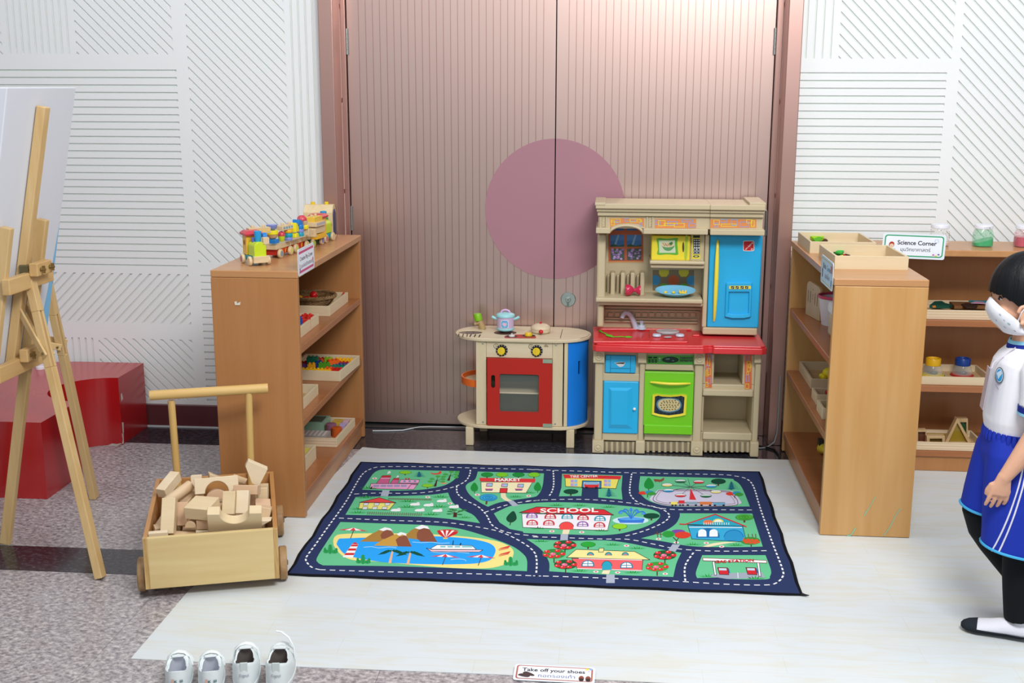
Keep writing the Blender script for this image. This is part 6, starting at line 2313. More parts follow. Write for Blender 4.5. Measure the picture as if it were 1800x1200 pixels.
# jars on top
ZJ = 0.9202 + 0.0006
j = lambda u, v: onz(1550 + u / 7.2, 390 + v / 7.2, ZJ)
JAR = glass('E8F2F0', 0.04, 0.13)
random.seed(21)
for u, c1, lv, tilt, lb, gl_ in ((735, 'C9A08A', 0.016, 0.0, 'clear glass jar of beads half hidden by the science sign', 'A8704A'), (1270, '0FA05A', 0.026, 0.3, 'clear glass jar of green liquid between the sign and the child', '9FE0C0'), (1775, 'B8284A', 0.042, 0.0, 'clear glass jar of red liquid above the child', 'F0A8B4')):
    p = j(u, 308)
    o = thing('glass_jar', lb, 'jar', (p.x, 4.905, ZJ), group='jars of coloured liquid')

    def sq(r_, z, n=32, e=3.2):
        out = []
        for k in range(n):
            a = 2 * PI * k / n
            ca, sa = math.cos(a), math.sin(a)
            f = (abs(ca) ** e + abs(sa) ** e) ** (-1 / e)
            out.append((r_ * f * ca, r_ * f * sa, z))
        return out
    q = MB()
    q.loft([sq(0.030, 0.0), sq(0.0375, 0.003), sq(0.0385, 0.012), sq(0.0375, 0.052), sq(0.033, 0.068, e=2.4), sq(0.0315, 0.074, e=2)], glass({735: 'E8F2F0', 1270: '7FD8A8', 1775: 'F0B8C0'}[u], 0.04, {735: 0.15, 1270: 0.3, 1775: 0.2}[u]), cap=True)
    q.obj('jar_glass', o, smooth=50, label='tinted glass' if u > 1000 else None)
    q = MB()
    rings = [sq(0.029, 0.002), sq(0.0362, 0.006), sq(0.0366, 0.014)]
    top = [(x, y, lv + tilt * x) for x, y, z in sq(0.0362, lv)]
    q.loft(rings + [[(x, y, max(z, 0.0145)) for x, y, z in top]], plain(c1, 0.12, spec=0.6, var=0.25), cap=True)
    q.obj('liquid', o, smooth=50, label='coloured liquid')
    q = MB()
    for k in range(46):
        a = random.uniform(0, 2 * PI)
        z = random.uniform(lv + 0.004, 0.062)
        f = sq(0.0355, z, 32)[int(a / (2 * PI) * 32) % 32]
        q.ball((f[0], f[1], z), random.uniform(0.0008, 0.0022), plain(gl_, 0.3), 6)
    g = q.obj('glitter', o)
    g['kind'] = 'stuff'
    q = MB()
    q.lathe([(0.0325, 0.0725), (0.0362, 0.0735), (0.0362, 0.086), (0.0345, 0.0885), (0.001, 0.089)], 32, plain('E4E6F0', 0.35))
    q.obj('jar_lid', o, smooth=40, label='white screw lid')
    if u == 1270:
        pr = Print(lambda a, b_: Vector((p.x + 0.0363 * math.sin(a), 4.905 - 0.0363 * math.cos(a), ZJ + b_)), (0, -1, 0), step=0.0001)
        pr.text('3 / 8 / 2566', 0.15, 0.0765, 0.0075, '3A3A48', 0, 0, 22, flip=False)
        pr.obj('lid_writing', o, label='handwriting on the lid edge')

# ================================================================== SIGNS
def card(name, label, origin, ux, uy, w, h, th=0.0016, r=0.008):
    """laminated card: origin at its lower left corner, ux along the writing, uy up"""
    ux, uy = Vector(ux).normalized(), Vector(uy).normalized()
    nrm = ux.cross(uy)
    M_ = Matrix([[ux[i], uy[i], nrm[i], 0] for i in range(3)] + [[0, 0, 0, 1]])
    M_.translation = Vector(origin)
    o = thing(name, label, 'sign', origin, M_.to_euler())
    pts = []
    for cx, cy, a in ((w - r, h - r, 0), (r, h - r, 90), (r, r, 180), (w - r, r, 270)):
        pts += [(cx + r * math.cos(R(a + t)), cy + r * math.sin(R(a + t))) for t in (0, 30, 60, 90)]
    q = MB()
    q.prism(pts, 'xy', -th, 0, plain('E2EAF2', 0.2, spec=0.6))
    q.obj('card', o)
    MW = o.matrix_basis.copy()
    return o, Print(lambda u, v: MW @ Vector((u, v, 0)), nrm, step=0.0001, base=0.0002)


# science sign on the wall shelf edge
a, b, c = ony(1553.6, 408.5, 4.757), ony(1665, 413, 4.757), ony(1659.5, 457, 4.757)
ll = a + (c - b)
o, pr = card('science_sign', 'white Science Corner sign with a green border on the shelf edge', ll, b - a, a - ll, (b - a).length, (a - ll).length)
w, h = (b - a).length, (a - ll).length
G_ = '159A63'
pr.rrect(0.008, 0.008, w - 0.008, h - 0.007, 0.011, G_, 0)
pr.rrect(0.0125, 0.0125, w - 0.0125, h - 0.0115, 0.008, 'EAF0F8', 1)
pr.text('Science Corner', w * 0.545, h * 0.555, 0.0235, '2A2A32', 3, 0.022, 1.02, flip=False)
pr.text('มุมวิทยาศาสตร์', w * 0.53, h * 0.3, 0.0185, '3A3A40', 3, 0.006, 1.05, flip=False)
for x, y, rx, ry, cc_ in ((0.036, 0.053, 0.0105, 0.012, 'A83A2A'), (0.0365, 0.049, 0.0085, 0.0085, 'F0C8A8'), (0.032, 0.049, 0.0032, 0.0032, '6A4A3A'), (0.041, 0.049, 0.0032, 0.0032, '6A4A3A'), (0.032, 0.049, 0.0024, 0.0024, 'F4E8E0'), (0.041, 0.049, 0.0024, 0.0024, 'F4E8E0'), (0.036, 0.034, 0.0095, 0.006, 'F4F6FA'), (0.048, 0.035, 0.004, 0.004, '6CC0E0'), (0.043, 0.028, 0.003, 0.002, '4A9AC8'), (0.0225, 0.04, 0.002, 0.002, 'C86A9A')):
    pr.ell(x, y, rx, ry, cc_, 4, 14)
pr.poly([(0.026, 0.058), (0.03, 0.064), (0.037, 0.066), (0.044, 0.063), (0.047, 0.055), (0.044, 0.06), (0.036, 0.058), (0.029, 0.058)], 'B03A28', 5)
for k in range(8):
    t = R(45 * k)
    pr.line([(w - 0.036 + 0.007 * math.cos(t), h - 0.026 + 0.007 * math.sin(t)), (w - 0.036 + 0.01 * math.cos(t), h - 0.026 + 0.01 * math.sin(t))], 0.001, 'A8C0E0', 4)
pr.line([(w - 0.036 + 0.0065 * math.cos(R(30 * k)), h - 0.026 + 0.0065 * math.sin(R(30 * k))) for k in range(12)], 0.001, 'A8C0E0', 4, True)
for x, y, cc_ in ((w - 0.044, 0.02, 'C85AA8'), (w - 0.034, 0.016, 'D8D05A'), (w - 0.024, 0.022, '6A4A9A')):
    pr.poly([(x - 0.005, y - 0.004), (x + 0.005, y - 0.004), (x + 0.0016, y + 0.004), (x + 0.0016, y + 0.01), (x - 0.0016, y + 0.01), (x - 0.0016, y + 0.004)], 'DCE6F2', 4)
    pr.poly([(x - 0.005, y - 0.004), (x + 0.005, y - 0.004), (x + 0.003, y + 0.001), (x - 0.003, y + 0.001)], cc_, 5)
pr.obj('sign_print', o, label='green border, lettering and small science drawings')
# play corner card
xk = -1.1035
a, b = onx(526, 440, xk), onx(554, 424, xk)
o, pr = card('play_sign', 'white Creative Play Corner card with pink bars on the train shelf', (xk, 4.008, 0.895), (0, 1, 0), (0, 0, 1), 0.222, 0.096, r=0.01)
w, h = 0.222, 0.096
pr.rrect(0.006, 0.006, w - 0.006, h - 0.006, 0.006, 'C9A8CC', 0)
pr.rrect(0.008, 0.007, w - 0.008, h - 0.007, 0.005, 'E6EAF6', 1)
pr.rect(0.012, h - 0.019, w - 0.014, h - 0.010, 'C4557E', 2)
pr.rect(0.012, 0.009, w - 0.014, 0.018, 'C4557E', 2)
pr.text('Creative Play Corner', w * 0.5, h * 0.54, 0.0205, '34303A', 3, 0.012, 0.98, flip=False)
pr.text('มุมเล่นสร้างสรรค์', w * 0.5, h * 0.27, 0.019, '4A4650', 3, 0.006, 1.2, flip=False)
pr.ell(0.021, 0.034, 0.005, 0.008, 'E0A078', 4, 12)
pr.ell(0.021, 0.023, 0.006, 0.006, '5A5A9A', 4, 12)
pr.ell(w - 0.022, 0.036, 0.006, 0.009, 'D0403A', 4, 12)
pr.ell(w - 0.02, 0.025, 0.005, 0.006, '3A9A5A', 4, 12)
pr.obj('sign_print', o, label='pink bars, lettering and small drawings')
# card on the other shelf
o, pr = card('corner_sign', 'pale blue Block Corner card hanging on the crayoned shelf', (0.7395, 4.255, 0.871), (0, -1, 0), (0, 0, 1), 0.232, 0.098, r=0.01)
w, h = 0.232, 0.098
pr.rrect(0.008, 0.007, w - 0.008, h - 0.007, 0.008, 'C9B65A', 0)
pr.rrect(0.0125, 0.0105, w - 0.0125, h - 0.0105, 0.006, 'BFDCF2', 1)
pr.text('Block', w * 0.3, h * 0.58, 0.026, '4A4450', 3, 0.015, 1.0, flip=False)
pr.text('Corner', w * 0.66, h * 0.58, 0.026, '3A8AB0', 3, 0.015, 1.0, flip=False)
pr.text('มุมบล็อก', w * 0.56, h * 0.28, 0.022, '6A6A7A', 3, 0.008, 1.2, flip=False)
pr.ell(0.034, 0.045, 0.009, 0.01, '4A4A5A', 4, 12)
pr.rect(0.026, 0.022, 0.044, 0.037, '8A4A4A', 4)
pr.rect(w - 0.045, h - 0.04, w - 0.016, h - 0.014, 'B87A8A', 4)
pr.rect(w - 0.03, 0.014, w - 0.018, 0.034, '3A7AB8', 4)
pr.obj('sign_print', o, label='gold border and lettering')
# shoe sign on the floor
a, b = onz(905, 1166, 0.012), onz(1046, 1173, 0.012)
c = onz(901, 1194, 0.004)
uy = a - c
o, pr = card('shoe_sign', 'white Take off your shoes sign with a brown border on the floor', c, b - a, uy, (b - a).length, uy.length, r=0.008)
w, h = (b - a).length, uy.length
pr.rrect(0.006, 0.006, w - 0.006, h - 0.005, 0.008, 'B06A5E', 0)
pr.rrect(0.0105, 0.0095, w - 0.0105, h - 0.0085, 0.006, 'EEF2FA', 1)
pr.text('Take off your shoes', w * 0.49, h * 0.57, 0.0215, '34343C', 3, 0.022, 0.98, flip=False)
pr.text('ถอดรองเท้า', w * 0.53, h * 0.24, 0.019, '5A6A9A', 3, 0.004, 1.15, flip=False)
for k in (0, 1):
    pr.poly(smooth_path([(0.012 + 0.012 * k, 0.022 + 0.01 * k), (0.022 + 0.012 * k, 0.03 + 0.01 * k), (0.044 + 0.012 * k, 0.022 + 0.004 * k), (0.04 + 0.012 * k, 0.014 + 0.006 * k), (0.024 + 0.012 * k, 0.016 + 0.008 * k)], True), '4A3A3A', 4 + k)
for x in (w - 0.036, w - 0.018):
    pr.ell(x, 0.02, 0.0075, 0.012, '8A4A3A', 4, 14)
    pr.ell(x, 0.014, 0.0065, 0.007, '3A2E32', 5, 14)
pr.ell(w - 0.022, h - 0.012, 0.005, 0.005, 'E8D85A', 4, 8)
pr.ell(w - 0.012, h - 0.011, 0.004, 0.004, '7AB8E8', 4, 8)
pr.ell(w - 0.017, h - 0.02, 0.003, 0.003, 'E0A8D8', 4, 8)
pr.obj('sign_print', o, label='brown border, lettering and shoe drawings')
# ================================================================== TOY TRAIN
NAT = wood('DEC9A4', 'CDB48A', 'y', 40, 6, 0.45)
NATX = wood('DEC9A4', 'CDB48A', 'x', 40, 6, 0.45)
c_yel, c_lime, c_red, c_sky, c_blue, c_lil, c_teal, c_amb = (plain(h, 0.32) for h in ('E9B93C', 'C3DA2A', 'C8404E', '2A9BD8', '1F7FD0', '7F8FD8', '1F9FB8', 'E8B62E'))
ZT = 0.9146


def wheel(par, x, y, c=None, r_=0.0175):
    q = MB()
    M_ = Matrix.Translation((x, y, r_)) @ Matrix.Rotation(R(90 if x > 0 else -90), 4, 'Y')
    q.lathe([(r_ * 0.86, -0.006), (r_, -0.003), (r_, 0.003), (r_ * 0.86, 0.006)], 22, NAT, M_)
    w = q.obj('wheel', par, smooth=40)
    if c:
        q = MB()
        q.lathe([(r_ * 0.6, 0.0055), (r_ * 0.6, 0.0068)], 18, plain(c, 0.4), M_)
        q.obj('hub', w, label='coloured wheel hub')


T8 = lambda u, v, y: ony(410 + u / 9, 350 + v / 9, y)
TZ = lambda u, v: onz(410 + u / 9, 350 + v / 9, ZT)
# front engine
lo = thing('toy_engine', 'wooden toy engine with lime boiler, blue funnel and red roof', 'toy train', (-1.305, 4.165, ZT), (0, 0, R(36)))
q = MB()
q.box(-0.026, -0.05, 0.014, 0.026, 0.062, 0.033, c_teal)
q.obj('chassis', lo, bev=0.001)
q = MB()
q.box(-0.0275, -0.063, 0.012, 0.0275, -0.049, 0.036, NATX)
q.obj('front_beam', lo, bev=0.001)
q = MB()
pts = [(-0.0225, 0.034), (0.0225, 0.034), (0.0225, 0.068)] + [(0.0225 * math.cos(R(t)), 0.068 + 0.019 * math.sin(R(t))) for t in range(10, 171, 16)] + [(-0.0225, 0.068)]
q.prism(pts, 'xz', -0.056, 0.012, c_lime)
q.obj('boiler', lo, bev=0.0015, smooth=30, label='lime green boiler')
q = MB()
q.lathe([(0.0105, 0.085), (0.0115, 0.088), (0.0135, 0.118), (0.0135, 0.124), (0.009, 0.1245), (0.008, 0.118), (0.001, 0.117)], 20, c_sky, Matrix.Translation((0.002, -0.028, 0)))
q.obj('funnel', lo, smooth=40, label='blue flared funnel')
q = MB()
q.box(-0.027, 0.016, 0.034, 0.027, 0.058, 0.102, c_yel)
q.lathe([(0.0085, 0), (0.0085, 0.0015)], 16, plain('9A6A2A', 0.6), Matrix.Translation((-0.0272, 0.037, 0.078)) @ Matrix.Rotation(R(-90), 4, 'Y'))
q.obj('cab', lo, bev=0.0015, label='yellow cab')
q = MB()
rf = [[(-0.03, 0.008, 0.102), (0.03, 0.008, 0.102), (0.03, 0.066, 0.102), (-0.03, 0.066, 0.102)], [(-0.034, 0.004, 0.107), (0.034, 0.004, 0.107), (0.034, 0.07, 0.107), (-0.034, 0.07, 0.107)], [(-0.034, 0.004, 0.112), (0.034, 0.004, 0.112), (0.034, 0.07, 0.112), (-0.034, 0.07, 0.112)], [(-0.024, 0.014, 0.121), (0.024, 0.014, 0.121), (0.024, 0.06, 0.121), (-0.024, 0.06, 0.121)]]
q.loft(rf, c_red)
q.obj('cab_roof', lo, bev=0.001, label='red hipped roof')
for x in (-0.034, 0.034):
    for y, c in ((-0.036, None), (0.042, 'B86A78')):
        wheel(lo, x, y, c)


def wagon(label, y0, y1, xc, rz, cols, side):
    o = thing('toy_wagon', label, 'toy train', (xc, (y0 + y1) / 2, ZT), (0, 0, rz), group='toy train wagons')
    L = (y1 - y0) / 2
    q = MB()
    q.box(-0.027, -L, 0.034, 0.027, L, 0.052, NAT)
    q.obj('deck', o, bev=0.001)
    q = MB()
    q.box(-0.024, -L + 0.01, 0.012, 0.024, L - 0.01, 0.034, plain(side[0], 0.45))
    sd = q.obj('chassis', o, label='painted chassis')
    q = MB()
    rnd = random.Random(len(label))
    for k in range(7):
        y = -L + 0.014 + k * (2 * L - 0.03) / 6
        for s in (-1, 1):
            q.prism([(y, 0.014), (y + 0.007, 0.016), (y + 0.011, 0.031), (y + 0.003, 0.029)], 'yz', s * 0.0241, s * 0.0247, plain(side[1 + k % 2], 0.45))
    st_ = q.obj('painted_pattern', sd)
    st_['kind'] = 'stuff'
    for x in (-0.033, 0.033):
        for y, c in ((-L + 0.022, cols[0]), (L - 0.022, cols[1])):
            wheel(o, x, y, c)
    return o


wagon('wooden toy wagon with red chassis just behind the lime engine', 4.305, 4.44, -1.283, R(-9), ('7A92A0', 'D8D06A'), ('B8281C', 'E8B02A', 'D8501E'))
wagon('middle wooden toy wagon behind the play corner card', 4.452, 4.6, -1.262, R(-9), ('C8CC6A', 'C8CC6A'), ('C8301C', 'E8C02A', 'B8201C'))
wagon('rear wooden toy wagon under the tall yellow block', 4.615, 4.75, -1.238, R(-8), ('A8CC3A', '7A7AC8'), ('1F6A4A', '3A8A5A', '2A5A8A'))
# rear engine (turned away)
l2 = copy_thing(lo, (-1.222, 4.822, ZT), (0, 0, R(172)), 'second wooden toy engine with red roof in front of the toy house')
# stacked pieces on the wagons


def tblock(label, u, v, y, kind, mat, dims, rz=-9, up=None, nm=None):
    p = T8(u, v, y)
    q = MB()
    a, b_, h = dims
    if kind == 'cyl':
        q.lathe([(a * 0.94, -h / 2), (a, -h / 2 + 0.0015), (a, h / 2 - 0.0015), (a * 0.94, h / 2)], 22, mat)
    elif kind == 'bowl':
        q.lathe([(a * 0.45, -h / 2), (a * 0.85, -h * 0.15), (a, h / 2), (a * 0.9, h / 2), (0.001, h * 0.48)], 22, mat)
    elif kind == 'dome':
        q.lathe([(a, -h / 2), (a, -h * 0.3), (a * 0.86, h * 0.12), (a * 0.55, h * 0.4), (a * 0.001, h / 2)], 22, mat)
    elif kind == 'box':
        q.box(-a, -b_, -h / 2, a, b_, h / 2, mat)
    elif kind == 'arch':
        q.prism([(-b_, -h / 2)] + [(-b_ * math.cos(R(t)), -h / 2 + h * math.sin(R(t))) for t in range(8, 173, 12)] + [(b_, -h / 2)], 'yz', -a, a, mat)
    elif kind == 'quarter':
        q.prism([(-b_, -h / 2), (b_, -h / 2)] + [(-b_ + 2 * b_ * math.cos(R(t)), -h / 2 + h * math.sin(R(t))) for t in range(8, 91, 10)], 'yz', -a, a, mat)
    elif kind == 'peg':
        q.box(-a, -b_, -h / 2, a, b_, h / 2, mat)
        for yy in (-b_ * 0.55, b_ * 0.45):
            q.lathe([(0.006, h / 2), (0.006, h / 2 + 0.009)], 12, NAT, Matrix.Translation((0, yy, 0)))
    o = q.obj(nm or 'stacking_block', bev=0.0012 if kind in ('box', 'arch', 'quarter', 'peg') else 0, smooth=40, loc=p, rot=(0, 0, R(rz)))
    if up:
        pr_ = Print(lambda s, t: o.matrix_basis @ Vector((a + 0.0002, s, t)), o.matrix_basis.to_3x3() @ Vector((1, 0, 0)), step=0.00005, base=0.0001)
        for k in range(5):
            s = (-0.75 + k * 0.375) * b_
            pr_.rect(s - b_ * 0.1, -h * 0.18, s + b_ * 0.1, h * 0.22, up, 0)
        pr_.obj('window_print', o, label='row of painted windows')
    tag(o, label, 'toy block', 'stacking blocks on the train')
    return o


tblock('flat natural peg block with yellow windows behind the red engine roof', 400, 492, 4.24, 'peg', NAT, (0.016, 0.042, 0.022), -52, 'E8C24A')
tblock('natural cube block beside the blue funnel', 508, 655, 4.14, 'box', NAT, (0.011, 0.011, 0.024), 36)
tblock('small violet-blue block beside the lime boiler', 320, 645, 4.15, 'box', plain('5F6FC8', 0.35), (0.006, 0.008, 0.018), 36)
tblock('blue half-round block behind the blue funnel', 487, 568, 4.18, 'arch', c_blue, (0.008, 0.012, 0.018), 36)
for a in (('blue square block lowest of the stack behind the cab', 635, 662, 4.312, 'box', c_blue, (0.017, 0.017, 0.0155)),
          ('tan bowl block third from the top behind the cab', 620, 593, 4.312, 'bowl', plain('C9A67E', 0.4), (0.021, 0, 0.0165)),
          ('bright yellow disc under the lilac bowl block', 620, 522, 4.312, 'cyl', plain('E8DE2A', 0.3), (0.0215, 0, 0.0155)),
          ('lilac bowl block topmost of the stack behind the cab', 610, 445, 4.312, 'bowl', c_lil, (0.0215, 0, 0.02)),
          ('lime half-ball block under the red one', 763, 625, 4.352, 'bowl', c_lime, (0.014, 0, 0.021)),
          ('dark red half-ball block on the lime one', 763, 540, 4.352, 'dome', c_red, (0.014, 0, 0.018)),
          ('lilac disc lowest of the teal stack', 873, 625, 4.39, 'cyl', c_lil, (0.016, 0, 0.0125)),
          ('teal disc in the middle of its stack', 873, 565, 4.39, 'cyl', c_teal, (0.016, 0, 0.0145)),
          ('amber disc under the long natural block', 868, 502, 4.39, 'cyl', c_amb, (0.0165, 0, 0.0125)),
          ('yellow lower half-round block before the blue stack', 968, 565, 4.418, 'arch', plain('E8DE2A', 0.3), (0.013, 0.015, 0.018)),
          ('yellow upper quarter-round block before the blue stack', 968, 440, 4.418, 'quarter', plain('E8DE2A', 0.3), (0.013, 0.014, 0.036)),
          ('teal disc lowest of the blue stack', 1058, 553, 4.455, 'cyl', c_teal, (0.0145, 0, 0.0145)),
          ('lilac disc in the blue stack', 1055, 496, 4.455, 'cyl', c_lil, (0.0145, 0, 0.0125)),
          ('blue disc under the blue dome block', 1050, 434, 4.455, 'cyl', c_blue, (0.0155, 0, 0.0165)),
          ('blue speckled quarter-round block topmost of the blue stack', 1020, 358, 4.455, 'quarter', c_blue, (0.014, 0.018, 0.0215)),
          ('yellow disc under the mushroom stem', 1138, 438, 4.50, 'cyl', plain('E8D02A', 0.3), (0.0135, 0, 0.016)),
          ('tan bowl block that makes the mushroom stem', 1128, 370, 4.50, 'bowl', plain('D8B898', 0.4), (0.0135, 0, 0.016)),
          ('natural curved block on the middle wagon', 1165, 505, 4.52, 'quarter', NAT, (0.018, 0.022, 0.026)),
          ('natural upright block at the rear end of the middle wagon', 1245, 530, 4.575, 'box', NAT, (0.018, 0.008, 0.032)),
          ('natural long block under the windowed one', 1310, 475, 4.66, 'box', NAT, (0.02, 0.046, 0.026)),
          ('amber long block lowest on the rear wagon', 1330, 575, 4.68, 'box', c_amb, (0.02, 0.05, 0.02)),
          ):
    tblock(*a)
tblock('long natural peg block with blue windows bridging two stacks', 838, 440, 4.385, 'peg', NAT, (0.0145, 0.046, 0.0175), -18, '3AA0D8')
mu = tblock('red dome block with white dots topped on a tan stem', 1085, 293, 4.50, 'dome', c_red, (0.0195, 0, 0.021))
pr = Print(lambda u, v: mu.matrix_basis @ Vector((0.0172 * math.sin(u) * math.cos(v) * 1.03, -0.0172 * math.cos(u) * math.cos(v) * 1.03, -0.004 + 0.0138 * math.sin(v))), (0, -0.6, 0.4), step=0.0001, base=0.0008)
for u in (-1.1, -0.7, -0.3, 0.1, 0.5, 0.9, 1.3):
    for v in (0.15, 0.55, 0.9):
        pr.ell(u + v * 0.3, v, 0.09, 0.09, 'F2E0E2', 0, 8)
pr.obj('dot_print', mu, label='white painted dots')
tblock('natural block with lilac windows under the big amber block', 1318, 385, 4.645, 'box', NAT, (0.02, 0.046, 0.018), -9, '8FA8D8')
tblock('big amber block with two pegs topmost on the rear wagon', 1272, 318, 4.645, 'peg', plain('E6BE45', 0.35), (0.021, 0.04, 0.025))
# toy house (tunnel) at the end of the shelf
p = TZ(1600, 622)
hs = thing('toy_house', 'wooden toy train house with blue arched doorway and yellow roof studs', 'toy house', (-1.262, 4.955, ZT), (0, 0, R(4)))
w, dpt, he, ha = 0.062, 0.048, 0.112, 0.142
NH = wood('E2CEA6', 'D2BA8C', 'z', 30, 7, 0.45)
q = MB()
prof = [(-dpt, 0), (dpt, 0), (dpt, he), (dpt * 0.35, ha), (-dpt * 0.35, ha), (-dpt, he)]
q.prism(prof, 'yz', -w, w, NH)
q.obj('house_body', hs, bev=0.002)
q = MB()
for sc_, x, m in ((0.74, w + 0.0012, plain('4A4F86', 0.4)), (0.58, w + 0.002, plain('14305E', 0.4))):
    pf = [(-dpt * sc_, 0.012), (dpt * sc_, 0.012), (dpt * sc_, he * 0.9), (dpt * sc_ * 0.5, he * (0.72 + 0.5 * sc_)), (-dpt * sc_ * 0.5, he * (0.72 + 0.5 * sc_)), (-dpt * sc_, he * 0.9)]
    q.prism(pf, 'yz', w - 0.002, x, m)
q.obj('doorway', hs, label='dark blue arched doorway')
for x in (-0.028, 0.03):
    q = MB()
    q.lathe([(0.009, ha - 0.001), (0.009, ha + 0.009), (0.007, ha + 0.011)], 14, plain('E8C81E', 0.35), Matrix.Translation((x, 0, 0)))
    q.obj('roof_stud', hs, smooth=40, label='yellow stud')
q = MB()
M_ = Matrix.Translation((0.035, -dpt - 0.0005, 0.06)) @ Matrix.Rotation(R(90), 4, 'X')
q.lathe([(0.024, 0), (0.024, 0.003), (0.001, 0.003)], 24, plain('2A1418', 0.4), M_)
q.lathe([(0.0215, 0.003), (0.0215, 0.005), (0.001, 0.0052)], 24, plain('B81C24', 0.35), M_)
q.ball((0.036, -dpt - 0.003, 0.088), (0.009, 0.003, 0.007), plain('2E8A3A', 0.4), 10)
q.obj('apple_disc', hs, smooth=40, label='red apple disc with green leaf')

# ================================================================== PUSH CART OF WOODEN BLOCKS
CW1 = wood('DCC692', 'CDB177', 'x', 13, 9, 0.42, 0.8, rings=0.08)
CW2 = wood('C08E58', 'AD7A45', 'y', 18, 10, 0.42)
CWX = wood('C08E58', 'AD7A45', 'x', 18, 10, 0.42)
PLY = wood('D6B87C', 'A67C46', 'z', 60, 14, 0.5, 1.4)
fl, fr_, blp = onz(250, 948, 0.2), onz(487, 930, 0.2), onz(272, 842, 0.2)
ang = math.atan2(fr_.y - fl.y, fr_.x - fl.x)
CWID, CLEN = 0.405, 0.575
cart = thing('push_cart', 'wooden push cart on chunky wheels heaped with building blocks', 'cart', (fl.x, fl.y, 0), (0, 0, ang))
ux, uy = Vector((math.cos(ang), math.sin(ang), 0)), Vector((-math.sin(ang), math.cos(ang), 0))
zc0, zc1 = 0.036, 0.202
cw = lambda x, y, z: Vector((fl.x, fl.y, 0)) + ux * x + uy * y + Vector((0, 0, z))
q = MB()
q.box(0.014, 0, zc0, CWID - 0.014, 0.016, zc1, CW1)
q.obj('front_board', cart, bev=0.0015)
for x in (0, CWID - 0.0145):
    q = MB()
    q.box(x, 0, zc0, x + 0.0145, 0.0155, zc1, PLY)
    q.obj('ply_end', cart, bev=0.001, label='striped plywood end grain')
    q = MB()
    q.box(x, 0.016, zc0, x + 0.0145, CLEN - 0.0145, zc1, CW2)
    q.obj('side_board', cart, bev=0.0015)
q = MB()
q.box(0, CLEN - 0.014, zc0, CWID, CLEN, zc1, CWX)
q.obj('back_board', cart, bev=0.0015)
q = MB()
q.box(0.0145, 0.016, zc0 + 0.002, CWID - 0.0145, CLEN - 0.0145, zc0 + 0.014, CWX)
q.obj('floor_board', cart)
WHL = wood('B4946A', '8E6C46', 'y', 20, 4, 0.5, 1.3)
for x, s in ((-0.001, -1), (CWID + 0.001, 1)):
    for y in (0.075, 0.46):
        q = MB()
        M_ = Matrix.Translation((x, y, 0.0572)) @ Matrix.Rotation(R(90 * s), 4, 'Y')
        q.lathe([(0.05, 0.0), (0.054, 0.004), (0.054, 0.021), (0.05, 0.025), (0.001, 0.025)], 28, WHL, M_)
        q.lathe([(0.009, 0.025), (0.008, 0.028), (0.001, 0.0285)], 12, plain('4A3A2A', 0.5), M_)
        q.obj('wheel', cart, smooth=40)
for y in (0.075, 0.46):
    q = MB()
    q.tube([(-0.004, y, 0.0565 - 0.028), (CWID + 0.004, y, 0.0565 - 0.028)], 0.007, plain('5A4632', 0.5), 8)
    q.obj('axle', cart)
HND = wood('DAB878', 'C9A360', 'x', 16, 10, 0.4)
HNDZ = wood('DAB878', 'C9A360', 'z', 16, 10, 0.4)
tops = []
for (u0, v0), (u1, v1) in (((312, 842), (301, 704)), ((441, 822), (437, 690))):
    base = None
    yb = CLEN - 0.026
    # point of the ray that meets the cart's rear plane
    def on_rear(px, py):
        d = ray(px, py)
        nn = np.array([uy.x, uy.y, 0])
        p0 = np.array(cw(0, yb, 0))
        c0__ = np.array([0, 0, CAM_H])
        t = nn.dot(p0 - c0__) / nn.dot(d)
        return Vector(c0__ + d * t)
    a, b_ = on_rear(u0, v0), on_rear(u1, v1)
    la, lb_ = cart.matrix_basis.inverted() @ a, cart.matrix_basis.inverted() @ b_
    dd = (lb_ - la).normalized()
    la = la - dd * 0.08
    q = MB()
    q.tube([la, la.lerp(lb_, 0.5), lb_], 0.0125, HNDZ, 14)
    q.obj('handle_post', cart, smooth=50)
    tops.append(lb_)
a, b_ = on_rear(263, 695), on_rear(471, 682)
la, lb_ = cart.matrix_basis.inverted() @ a, cart.matrix_basis.inverted() @ b_
q = MB()
n_ = 6
q.tube([la.lerp(lb_, k / n_) for k in range(n_ + 1)], 0.0172, HND, 16)
q.obj('handle_bar', cart, smooth=50)

# ---- building blocks
BLK_W = [wood(a, b_, 'x', 22, 9, 0.5, 0.8) for a, b_ in (('E0CDAA', 'D2BA90'), ('DCC2A0', 'CEB08A'), ('E6D6BA', 'D9C4A0'), ('D8B899', 'CBA684'))]
cz = lambda u, v, z: onz(220 + u / 4.284, 780 + v / 4.284, z)
BN = 0
